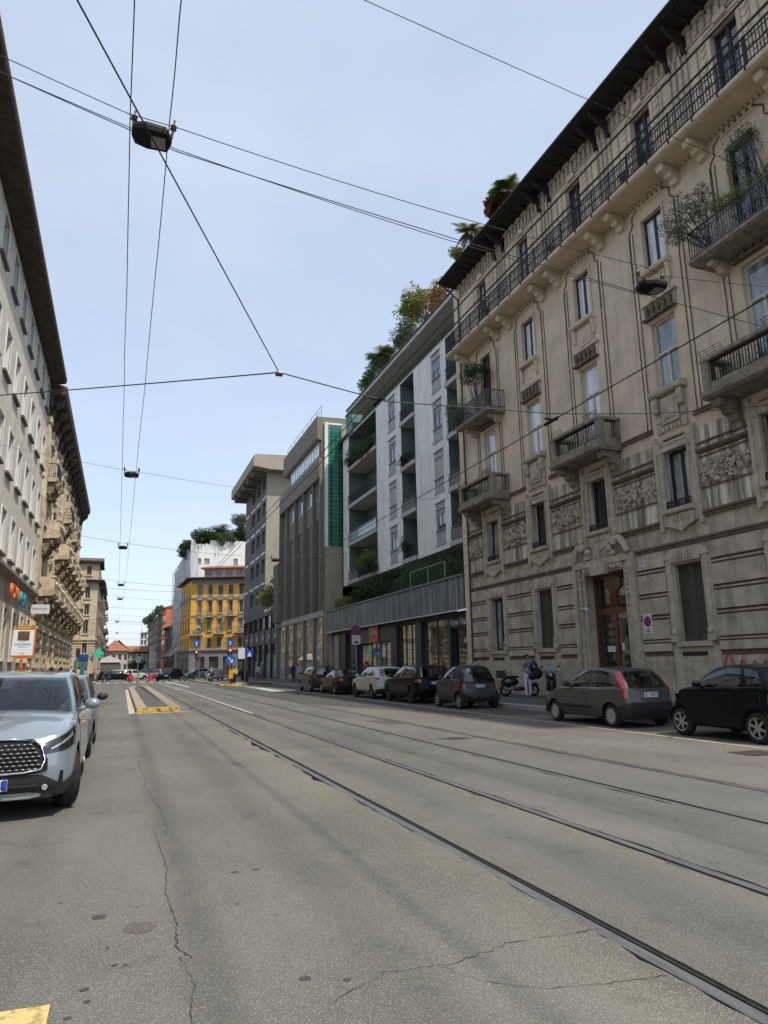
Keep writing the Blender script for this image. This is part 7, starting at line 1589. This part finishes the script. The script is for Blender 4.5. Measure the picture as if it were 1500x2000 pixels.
smp = hatch(L=2.70, W=1.56, H=1.54, belt=(.98, 1.02, 1.02, .99), nose=.74, hood=.93, tail=.95, cowl=.60, wf=.48, wr=2.35, r0=1.20, r1=2.35, rg=2.62, sill=.26, wheel_r=.29, windows=[(2.3, 4.35, .08, .25, .1, .9)], doors=[(5.05, 6.4)], tails=[(8.5, 9.15, .80, .87, .80, .87), (8.5, 9.15, .70, .78, .70, .78)], rear_glass=(5.9, .05, .9), rim=6, roof_mat=M['black'], rear=[(.2, .08), (.4, .0), (.62, .0), (.68, .06), (.95, .09), (1.3, .16)],
  extra=[('bumper', [(9.0, .24, .36), (11, .24, .40)], PLAST, .012)], plate=('ES 899DZ', 0, .80, .46, .10))
sm = Car('parked_car', 'tiny grey two seater with rounded red tail lamps and black roof', smp, paint('mid_grey_metallic', (.085, .088, .092), .3, .3), KG); sm.place(12.22, 24.85, 0)
bsp = hatch(L=4.39, W=1.84, H=1.58, belt=(1.0, 1.04, 1.08, 1.10), nose=.82, hood=.98, tail=1.05, cowl=1.22, wf=.92, wr=3.56, r0=2.0, r1=3.85, rg=4.30, sill=.28, wheel_r=.345, tw=.22, windows=W4b, tails=[(8.0, 9.3, .88, 1.0, .86, .98)], rim=5, twin=1, rim_mat=plain('black_alloy', (.03, .03, .03), .3, .5), plate=('FN 206 KY', 0, .84, .52, .11))
bs_ = Car('parked_car', 'glossy black SUV with black wheels between the tiny grey two seater and the white crossover', bsp, paint('deep_black_paint', (.009, .009, .010), .12), KG); bs_.place(12.3, 29.75, 0)
wsp = hatch(L=4.27, W=1.77, H=1.53, belt=(.98, 1.0, 1.05, 1.08), nose=.78, hood=.94, tail=1.0, cowl=1.22, wf=.88, wr=3.45, r0=2.0, r1=3.7, rg=4.18, sill=.30, wheel_r=.335, windows=W4, tails=[(8.2, 9.3, .92, 1.0, .90, .99)], rim=5, twin=1, rim_mat=plain('dark_alloy', (.09, .09, .09), .35, .6), plate=('FM 118 TN', 0, .80),
  extra=[('wheel_arch_trim', [(3.1, .2, .46), (3.45, .45, .72), (4.0, .66, .74), (4.5, .45, .72), (4.8, .24, .40), (6.6, .24, .38), (6.75, .4, .68), (7.0, .66, .74), (7.35, .45, .7), (8.2, .24, .44), (11, .24, .48)], PLAST, .010)])
wsp['extra'] = [('bumper', [(8.1, .24, .44), (9, .24, .48), (11, .24, .50)], PLAST, .012), ('side_strip', [(4.85, .28, .38), (6.5, .28, .38)], PLAST, .010), ('side_strip', [(-4.85, .28, .38), (-6.5, .28, .38)], PLAST, .010)]
ws_ = Car('parked_car', 'white crossover with dark lower trim, the only white car of the right hand row', wsp, paint('white_car_paint', (.56, .55, .52), .3), KG); ws_.place(12.25, 34.65, 0)
sd_p = hatch(L=4.65, W=1.77, H=1.40, belt=(.90, .93, .97, .99), nose=.70, hood=.88, tail=.98, cowl=1.35, wf=.92, wr=3.75, r0=2.2, r1=3.2, rg=4.02, sill=.22, wheel_r=.335, windows=[(2.35, 3.95, .1, .3, .1, .9), (4.05, 5.3, .1, .9, .14, .6)], tails=[(8.1, 9.4, .76, .92, .76, .90)], rear_glass=(6.3, .08, .92), tumble=.32)
sdn = Car('parked_car', 'low dark sedan with sloping rear window and bright red tail lamp', sd_p, paint('charcoal_paint', (.022, .020, .020), .15), KG); sdn.place(12.2, 41.0, 0)
ds_p = hatch(L=4.4, W=1.82, H=1.60, belt=(1.0, 1.03, 1.07, 1.08), nose=.82, hood=.97, tail=1.05, cowl=1.22, wf=.9, wr=3.5, r0=2.0, r1=3.9, rg=4.3, sill=.28, wheel_r=.34, windows=W4b, tails=[(8.2, 9.2, .85, 1.0, .85, 1.0)])
ds_ = Car('parked_car', 'dark grey SUV at the far head of the right hand row', ds_p, paint('dark_slate_paint', (.04, .04, .042), .2), KG); ds_.place(12.15, 46.2, 0)
# traffic at the junction
JG = 'traffic at the junction'
def far(label, x, y, h, col, **k):
    c = Car('car', label, hatch(**{**dict(L=4.2, W=1.78, H=1.5, belt=(.94, .96, .99, 1.0), r1=3.7, rg=4.12, wr=3.4, doors=()), **k}), col, JG); c.place(x, y, h); return c
far('black estate car crossing the junction behind the person in red', -.55, 105.5, -pi / 2 + .05, paint('black_car_paint', (.008, .009, .011), .12), L=4.6, r1=4.2, rg=4.5, wr=3.7, H=1.46)
far('white car in the queue behind the black estate car', 2.0, 116.5, -pi / 2 + .3, paint('white_car_paint', (.56, .55, .52)))
far('black SUV turning at the junction in front of the sheeted scaffold', 6.0, 97.5, pi - .55, paint('deep_black_paint', (.009, .009, .010)), H=1.62, L=4.5, rg=4.4, r1=4.0, wr=3.6, belt=(1.0, 1.03, 1.06, 1.08), nose=.82)
far('dark red car just behind the black SUV at the junction', 5.3, 117, pi - .15, paint('dark_red_paint', (.20, .015, .02)))
far('silver crossover waiting in front of the yellow corner house', 12.0, 123, pi / 2 + .12, paint('silver_paint', (.36, .37, .385), .3, .4), H=1.58)
far('pale silver hatchback beside the scooter riders on the far lane', 11.0, 92.5, .08, paint('pale_silver_paint', (.45, .465, .475), .3, .4), L=4.0, rg=3.92, r1=3.5, wr=3.3)
far('dark car facing the junction in the distance, left of the black SUV', 4.3, 138, pi, paint('dark_slate_paint', (.04, .04, .042)))
far('distant dark green car behind the junction in the centre of the street', 2.0, 152, pi, paint('bottle_green_paint', (.02, .045, .035)))
far('distant grey van in the street beyond the junction', 6.2, 160, pi, paint('silver_paint', (.36, .37, .385)), H=1.9, r0=1.2, r1=4.0)
far('distant white car beyond the junction', -.6, 140, 0, paint('white_car_paint', (.56, .55, .52)))
far('blue car parked on the side street behind the pedestrian sign', 19.0, 120.5, pi / 2, paint('blue_car_paint', (.03, .06, .16)))
far('distant red car in the right lane beyond the junction', 8.2, 132, pi, paint('dark_red_paint', (.20, .015, .02)))
# ================================================================ people
SKIN = plain('skin', (.36, .21, .145), .6); HAIRM = {'dark': plain('dark_hair', (.016, .012, .010), .6), 'brown': plain('brown_hair', (.07, .04, .022), .6), 'fair': plain('reddish_fair_hair', (.42, .22, .15), .6), 'grey': plain('grey_hair', (.3, .29, .28), .6)}
def cloth(name, c): return mat(name, c, .9, var=.2, scale=14)
def person(label, loc, rz=0, h=1.74, top=(.05, .05, .06), legs=(.02, .02, .03), shoe=(.03, .03, .03), hair='dark', stride=.0, arms=(.0, .0), bend=(.15, .15), lean=0.0, skirt=None, group=None, topm=None, legm=None, sit=0.0, arm_out=.10, bag=None, long_hair=False, bare_arm=False):
    k = h / 1.74; r = thing('person', label, 'person', (0, 0, 0), group); J = {}; E = []
    def j(n, x, y, z, ra, rb=None): J[n] = (Vector((x, y, z)) * k, (ra * k, (rb or ra) * k))
    ly = lambda z: lean * max(0, z - .92)
    hz = .93 if not sit else .93 - .0
    j('pelvis', 0, ly(hz), hz, .145, .105); j('waist', 0, ly(1.10), 1.10, .125, .09); j('chest', 0, ly(1.30), 1.30, .155, .105); j('neckb', 0, ly(1.46), 1.46, .075, .07); j('neck', 0, ly(1.52) + .01, 1.52, .05); j('head', 0, ly(1.60) + .025, 1.60, .078, .092); j('crown', 0, ly(1.67) + .015, 1.67, .072, .088)
    E += [('pelvis', 'waist'), ('waist', 'chest'), ('chest', 'neckb'), ('neckb', 'neck'), ('neck', 'head'), ('head', 'crown')]
    for i, sg in enumerate((1, -1)):
        st = stride * sg; n = 'LR'[i]
        if sit:
            j('hip' + n, sg * .10, 0, .90, .085); j('knee' + n, sg * .13, .40, .84, .062); j('ank' + n, sg * .13, .42, .42, .042); j('toe' + n, sg * .13, .56, .38, .034)
        else:
            j('hip' + n, sg * .10, 0, .86, .088); j('knee' + n, sg * .10, st * .55 + abs(st) * .15, .49, .060); j('ank' + n, sg * .10, st * 1.0 - (0 if st >= 0 else .10 * 0), .085 + (0.06 if st < -.1 else 0), .040); j('toe' + n, sg * .115, st * 1.0 + .15, .035 + (0.02 if st < -.1 else 0), .034)
        E += [('pelvis', 'hip' + n), ('hip' + n, 'knee' + n), ('knee' + n, 'ank' + n), ('ank' + n, 'toe' + n)]
        a = arms[i]; be = bend[i]; sh = Vector((sg * .185, ly(1.41), 1.41)); el = sh + Vector((sg * arm_out * .55, sin(a) * .29, -cos(a) * .28)); wr = el + Vector((sg * arm_out * .15 - sg * (.10 if be > 1 else 0), sin(a + be) * .25, -cos(a + be) * .25)); d = (wr - el).normalized(); hd = wr + d * .075
        for nm, v, ra in (('sh', sh, .062), ('el', el, .043), ('wr', wr, .030), ('pa', hd, .034)): j(nm + n, v.x, v.y, v.z, ra)
        E += [('chest', 'sh' + n), ('sh' + n, 'el' + n), ('el' + n, 'wr' + n), ('wr' + n, 'pa' + n)]
        x = d.cross(Vector((0, 0, 1))); x = x.normalized() if x.length > .1 else Vector((0, 1, 0))
        for f in range(4): t_ = hd + d * (.075 + (.012 if f in (1, 2) else 0)) + x * (f - 1.5) * .019 + Vector((0, .012, 0)); j('f%d' % f + n, t_.x, t_.y, t_.z, .0085); E.append(('pa' + n, 'f%d' % f + n))
        t_ = wr + d * .06 + x * .055 + Vector((0, .02, 0)); j('th' + n, t_.x, t_.y, t_.z, .009); E.append(('wr' + n, 'th' + n))
    j('nose', 0, ly(1.6) + .118, 1.595, .014); E.append(('head', 'nose'))
    names = list(J); me = bpy.data.meshes.new('skel'); me.from_pydata([J[n][0] for n in names], [(names.index(a), names.index(b)) for a, b in E], []); o = bpy.data.objects.new('skel', me); COL.objects.link(o)
    o.modifiers.new('s', 'SKIN'); o.modifiers.new('u', 'SUBSURF').levels = 2
    for i, n in enumerate(names): me.skin_vertices[0].data[i].radius = J[n][1]; me.skin_vertices[0].data[i].use_root = (n == 'pelvis')
    bpy.context.view_layer.update(); m2 = bpy.data.meshes.new_from_object(o.evaluated_get(bpy.context.evaluated_depsgraph_get())); bpy.data.objects.remove(o); bpy.data.meshes.remove(me)
    m2.name = 'body'; m2.materials.clear()
    tm = topm or cloth('cloth_%.2f_%.2f_%.2f' % top, top); lm = legm or cloth('cloth_%.2f_%.2f_%.2f' % legs, legs); sm = cloth('shoe_%.2f_%.2f_%.2f' % shoe, shoe)
    for q in (SKIN, tm, lm, sm): m2.materials.append(q)
    seg = [(J[a][0], J[b][0], a, b) for a, b in E]
    for pl in m2.polygons:
        c = pl.center; best = None
        for A, B, a, b in seg:
            ab = B - A; t = max(0, min(1, (c - A).dot(ab) / (ab.length_squared or 1))); dd = (A + ab * t - c).length
            if best is None or dd < best[0]: best = (dd, a, b, t)
        _, a, b, t = best; q = 0
        if a[:2] == 'wr' or b[:2] == 'pa' or a[:2] == 'pa' or a in ('neck', 'head') or b in ('neck', 'head'): q = 0
        elif a[:2] == 'an' or (b[:2] == 'an' and t > .93): q = 3
        elif a[:2] in ('hi', 'kn') or b[:2] == 'hi' or (a == 'pelvis' and t < .15): q = 2
        elif bare_arm and (a[:2] == 'el' or (a[:2] == 'sh' and t > .6)): q = 0
        else: q = 1
        pl.material_index = q; pl.use_smooth = True
    body = bpy.data.objects.new('body', m2); COL.objects.link(body); attach(body, r)
    hb = MB(); hc = (0, (ly(1.62) - .012) * k, 1.655 * k); hb.blob(hc, (.098 * k, .108 * k, .092 * k), seg=14, rings=9)
    if long_hair: hb.blob((0, (ly(1.5) - .07) * k, 1.50 * k), (.10 * k, .06 * k, .17 * k), seg=10, rings=7)
    hb.build('hair', HAIRM[hair], r, True)
    fb = MB()
    for sg in (-1, 1): fb.blob((sg * .032 * k, (ly(1.61) + .108) * k, 1.618 * k), (.012 * k, .008 * k, .008 * k), seg=6, rings=4)
    fb.box(FW, -.024 * k, .024 * k, (ly(1.56) + .098) * k, (ly(1.56) + .112) * k, 1.548 * k, 1.557 * k); fb.build('face_features', M['black'], r)
    if skirt:
        sb = MB(); sb.lathe((0, 0, 0), (0, 0, 1), [(1.08 * k, .15 * k), (.85 * k, .21 * k), (.50 * k, .28 * k), (skirt[1] * k, .33 * k), (skirt[1] * k, .02)], 18); sb.build('skirt', cloth('skirt_%.2f_%.2f_%.2f' % skirt[0], skirt[0]), r, True)
    r.location = loc; r.rotation_euler = (0, 0, rz); return r
PLAID = mat('plaid_shirt', (.05, .06, .12), .9, var=.6, scale=22, lo=.45, hi=.55, col2=(.38, .39, .43))
person('man in white trousers and blue checked shirt standing by the parked motor scooter', (16.25, 27.0, .14), pi * .97, 1.80, topm=PLAID, legs=(.62, .60, .66), shoe=(.10, .095, .09), stride=.05, arms=(.35, .5), bend=(1.0, 1.25), lean=.06)
t = thing('backpack', 'bulky black bag slung over the shoulder of the man in white trousers', 'bag', (16.55, 27.0, 1.2)); b = MB()
for (x, y, z, r_) in ((16.55, 26.98, 1.42, (.20, .20, .26)), (16.68, 26.92, 1.14, (.26, .2, .24)), (16.45, 26.9, 1.02, (.22, .14, .16))): b.blob((x, y, z), r_, rnd=.15, seg=10, rings=7)
b.build('bag', plain('black_nylon', (.012, .012, .013), .7), t, True); b = MB(); b.tube([(16.30, 26.86, 1.58), (16.42, 26.82, 1.4), (16.5, 26.85, 1.15)], .025, 5); b.build('strap', M['black'], t)
person('person in a light blue shirt walking on the pavement behind the tiny grey two seater', (16.9, 33.0, .14), pi * .1, 1.74, top=(.26, .38, .50), stride=.2, bare_arm=True)
person('person in a dark blue jacket on the pavement before the glazed shopfront', (15.0, 66.0, .14), 0, 1.76, top=(.02, .025, .16), stride=.15)
person('woman in white top and beige trousers with long dark hair on the far pavement', (15.6, 66.6, .14), pi, 1.70, top=(.55, .53, .50), legs=(.48, .40, .33), stride=.22, long_hair=True)
person('man in a brown shirt partly hidden behind the dark grey SUV', (16.4, 62.5, .14), .3, 1.78, top=(.12, .05, .035), stride=.1)
person('person with dark hair looking over the roof of the dark grey SUV', (16.6, 60.0, .14), 2.6, 1.72, top=(.30, .30, .31), long_hair=True)
person('person in black behind the low dark sedan', (16.0, 50.5, .14), 1.2, 1.68, top=(.02, .02, .02))
person('person in red seen over the boot of the low dark sedan', (15.8, 47.0, .14), .4, 1.66, top=(.38, .03, .03))
XG = 'people at the crossing'
person('pedestrian in a long black coat on the crossing in front of the black estate car', (-1.95, 96.5, 0), pi / 2, 1.70, top=(.012, .012, .014), skirt=((.012, .012, .014), .45), stride=.12, group=XG)
person('second pedestrian in dark clothes close behind the one in the long black coat', (-1.3, 97.0, 0), pi / 2, 1.68, top=(.02, .02, .03), skirt=((.015, .015, .018), .55), stride=.15, group=XG)
person('pedestrian in a bright red skirt and dark top crossing before the black estate car', (1.2, 93.5, 0), -pi / 2, 1.74, top=(.05, .015, .02), skirt=((.62, .015, .02), .22), stride=.1, group=XG)
person('pedestrian in pale top and dark trousers striding across with a red bag', (4.75, 96.0, 0), pi / 2 + .1, 1.76, top=(.48, .46, .43), legs=(.02, .02, .025), stride=.36, arms=(.5, -.3), group=XG)
t = thing('shopping_trolley', 'red wheeled shopping bag pulled by the pedestrian on the crossing', 'bag', (3.6, 95.8, 0)); b = MB(); b.profile(Frame(3.7, 95.8, 0, 1, 1, 0), [(-.45, .12), (.0, .12), (.25, .75), (-.2, .85)], -.22, .22); b.build('bag', plain('red_bag', (.45, .02, .05), .6), t); b = MB(); b.tube([(3.9, 95.8, .7), (4.35, 95.95, .95)], .02, 5); b.build('handle', M['dark'], t)
for sg in (-1, 1): b = MB(); b.lathe((3.35, 95.8 + sg * .2, .1), (0, 1, 0), [(-.02, .02), (-.02, .1), (.02, .1), (.02, .02)], 12); b.build('wheel', M['black'], t)
for (x, y, tp, lg, lb, st) in ((-3.9, 68.5, (.02, .02, .025), (.02, .02, .02), 'person in black on the left pavement beyond the parked cars', .1), (-3.5, 70.5, (.52, .52, .54), (.03, .03, .04), 'person in a white top beside the one in black on the left pavement', .2), (-4.3, 74, (.45, .22, .2), (.05, .05, .1), 'person in a pink top on the left pavement near the bin', .2), (-4.4, 106, (.5, .48, .5), (.06, .06, .08), 'first of the pale dressed people outside the tan corner house', .1), (-3.4, 108, (.40, .16, .14), (.3, .3, .32), 'person in a rust top outside the tan corner house', .2), (-2.9, 107, (.5, .35, .34), (.03, .03, .04), 'person in a rosy top at the corner under the pharmacy cross', .2), (-5.3, 103, (.55, .55, .56), (.04, .05, .1), 'second person in white outside the tan corner house', .1), (13.6, 76.5, (.55, .52, .52), (.20, .06, .06), 'person in a white top by the black pavement railing', .1), (14.6, 79, (.08, .10, .2), (.03, .03, .04), 'person in navy by the black pavement railing', .15)):
    person(lb, (x, y, .14 if abs(y - 106) > 5 else 0), R.uniform(0, 6), R.uniform(1.62, 1.8), top=tp, legs=lg, stride=st)
person('person with reddish fair hair seen over the roof of the blue grey SUV', (-3.62, 33.5, .14), pi, 1.72, top=(.5, .3, .3), hair='fair')
for (x, y, lb, tp) in ((-3.05, 37.5, 'dark haired person behind the roof of the blue grey SUV, right of the orange post', (.10, .06, .04)), (-2.75, 39.0, 'second dark haired person behind the roof of the blue grey SUV', (.03, .03, .03))): person(lb, (x, y, .14), 1, 1.62, top=tp)
# ================================================================ two wheelers
SPK = plain('bright_spoke', (.25, .25, .26), .3, .8)
def bike(name, label, loc, rz, col, motor=False, cat='bicycle', group=None):
    r = thing(name, label, cat, (0, 0, 0), group); R0 = .33 if not motor else .27; wb = .52 if not motor else .62
    for sg in (1, -1):
        b = MB(); w = .018 if not motor else .055; y = sg * wb
        b.v = []; n, m_ = 28, 8
        for i in range(n):
            th = 2 * pi * i / n
            for q in range(m_): ph = 2 * pi * q / m_; rad = R0 - w + w * cos(ph); b.v.append((w * sin(ph), y + rad * cos(th), R0 + rad * sin(th)))
        for i in range(n):
            for q in range(m_): b.f.append((i * m_ + q, ((i + 1) % n) * m_ + q, ((i + 1) % n) * m_ + (q + 1) % m_, i * m_ + (q + 1) % m_)); b.m.append(0)
        o = b.build('wheel', TYRE, r, True); b = MB()
        for i in range(14 if not motor else 6): th = 2 * pi * i / (14 if not motor else 6); b.tube([(0, y, R0), (0, y + (R0 - w) * cos(th), R0 + (R0 - w) * sin(th))], .004 if not motor else .018, 4)
        b.lathe((0, y, R0), (1, 0, 0), [(-.04, .001), (-.04, .03), (.04, .03), (.04, .001)], 10); b.build('spokes', SPK, o)
    b = MB(); T = lambda p, q, ra: b.tube([p, q], ra, 7)
    if not motor:
        T((0, -.08, .30), (0, -.20, .86), .017); T((0, -.08, .30), (0, .36, .74), .018); T((0, -.17, .75), (0, .36, .80), .016); T((0, -.08, .30), (0, -wb, R0), .011); T((0, -.17, .75), (0, -wb, R0), .010); T((0, .34, .92), (0, .37, .68), .02); T((0, .37, .68), (0, wb, R0), .014)
        b.build('frame', col, r, True); b = MB(); b.blob((0, -.22, .90), (.07, .13, .03), seg=8, rings=5); b.build('saddle', M['black'], r, True)
        b = MB(); b.tube([(-.29, .26, .99), (-.2, .31, 1.02), (0, .33, .98), (.2, .31, 1.02), (.29, .26, .99)], .013, 6); b.tube([(0, .34, .9), (0, .33, .99)], .014, 6); b.build('handlebar', M['dark'], r, True)
        b = MB(); b.lathe((0.03, -.08, .30), (1, 0, 0), [(0, .001), (0, .09), (.008, .09), (.008, .001)], 16); b.tube([(.05, -.08, .3), (.06, -.02, .15)], .01, 5); b.tube([(-.05, -.08, .3), (-.06, -.14, .45)], .01, 5); b.build('crank', M['dark'], r)
    else:
        b.blob((0, -.42, .62), (.17, .42, .20), seg=12, rings=8); b.blob((0, -.02, .33), (.16, .34, .10), seg=12, rings=6); b.profile(Frame(0, 0, 1, 0, 0, 1), [(.34, .30), (.48, .42), (.46, .95), (.36, 1.0), (.28, .5)], -.20, .20); b.blob((0, .44, .88), (.17, .12, .20), seg=10, rings=7); b.blob((0, .62, .50), (.08, .26, .10), seg=8, rings=6); b.build('bodywork', col, r, True)
        b = MB(); b.blob((0, -.35, .84), (.15, .40, .07), seg=10, rings=6); b.build('seat', M['black'], r, True)
        b = MB(); b.tube([(-.33, .30, 1.04), (-.2, .38, 1.06), (.2, .38, 1.06), (.33, .30, 1.04)], .018, 6); b.tube([(0, .40, .9), (0, wb, R0)], .03, 6); b.build('handlebar', M['dark'], r, True)
        b = MB(); b.blob((0, .545, .92), (.08, .04, .07), seg=10, rings=6); b.build('headlight', HEAD, r, True)
        for sg in (-1, 1): b = MB(); b.tube([(sg * .25, .36, 1.06), (sg * .32, .38, 1.24)], .008, 4); b.blob((sg * .34, .38, 1.27), (.06, .02, .04), seg=8, rings=5); b.build('mirror', M['black'], r, True)
        b = MB(); b.profile(Frame(0, 0, 1, 0, 0, 1), [(.40, 1.0), (.44, 1.0), (.34, 1.38), (.31, 1.38)], -.17, .17); b.build('windshield', CGL, r)
        b = MB(); b.tube([(.14, -.3, .30), (.17, -.75, .36)], .05, 8); b.build('exhaust', M['steel'], r)
        b = MB(); b.box(FW, -.19, .19, -.98, -.62, .80, 1.12); b.build('top_box', M['black'], r)
    r.location = loc; r.rotation_euler = (0, 0, rz); return r
bike('parked_bicycle', 'dark bicycle leaning on the palazzo wall between the two seater and the scooter', (16.9, 30.2, .14), -.9, M['black'])
bike('motor_scooter', 'black motor scooter parked on the pavement behind the man in white trousers', (16.6, 28.3, .14), -1.9, plain('scooter_black', (.014, .014, .015), .3, coat=.6), True, 'scooter')
bike('motor_scooter', 'second black scooter with a pale front lamp parked right of the man in white trousers', (17.0, 26.4, .14), 2.6, plain('scooter_black', (.014, .014, .015), .3), True, 'scooter')
YB = plain('yellow_delivery_bag', (.62, .42, .01), .6)
bike('motor_scooter', 'dark scooter ridden by the courier with the yellow box', (10.0, 69.2, 0), .1, plain('scooter_black', (.014, .014, .015), .3), True, 'scooter')
person('courier in black on a scooter with a yellow delivery box', (10.0, 68.85, -.06), .1, 1.76, top=(.012, .012, .013), sit=1, arms=(.9, .9), bend=(.3, .3))
t = thing('delivery_box', 'square yellow delivery box on the back of the courier', 'box', (10.05, 68.4, 1.2)); b = MB(); b.box(FW, 9.79, 10.27, 68.22, 68.64, .98, 1.46); b.build('box', YB, t); b = MB()
b.box(FW, 9.785, 10.275, 68.215, 68.645, 1.40, 1.43); b.build('reflective_strip', M['steel'], t)
bike('motor_scooter', 'pale scooter beside the silver hatchback on the far lane', (8.95, 78.0, 0), 0.1, plain('scooter_pale', (.35, .34, .33), .3), True, 'scooter')
person('scooter rider in a grey jacket and pale helmet beside the silver hatchback', (8.95, 77.65, -.06), .1, 1.74, top=(.26, .25, .25), hair='grey', sit=1, arms=(.9, .9), bend=(.3, .3))
bike('motor_scooter', 'green scooter at the tip of the far island before the black SUV', (8.0, 92, 0), .9, plain('scooter_green', (.02, .09, .05), .3), True, 'scooter')
for (x, y, c, lb) in ((-3.6, 58.5, (.45, .47, .5), 'white scooter parked at the left kerb past the parked cars'), (-3.3, 60.0, (.30, .32, .36), 'silver scooter parked beside the white one at the left kerb'), (-3.7, 64.8, (.02, .02, .02), 'black scooter parked at the left kerb near the bin')):
    bike('motor_scooter', lb, (x, y, .14), 2.2, plain('scooter_%.2f' % c[0], c, .3), True, 'scooter')
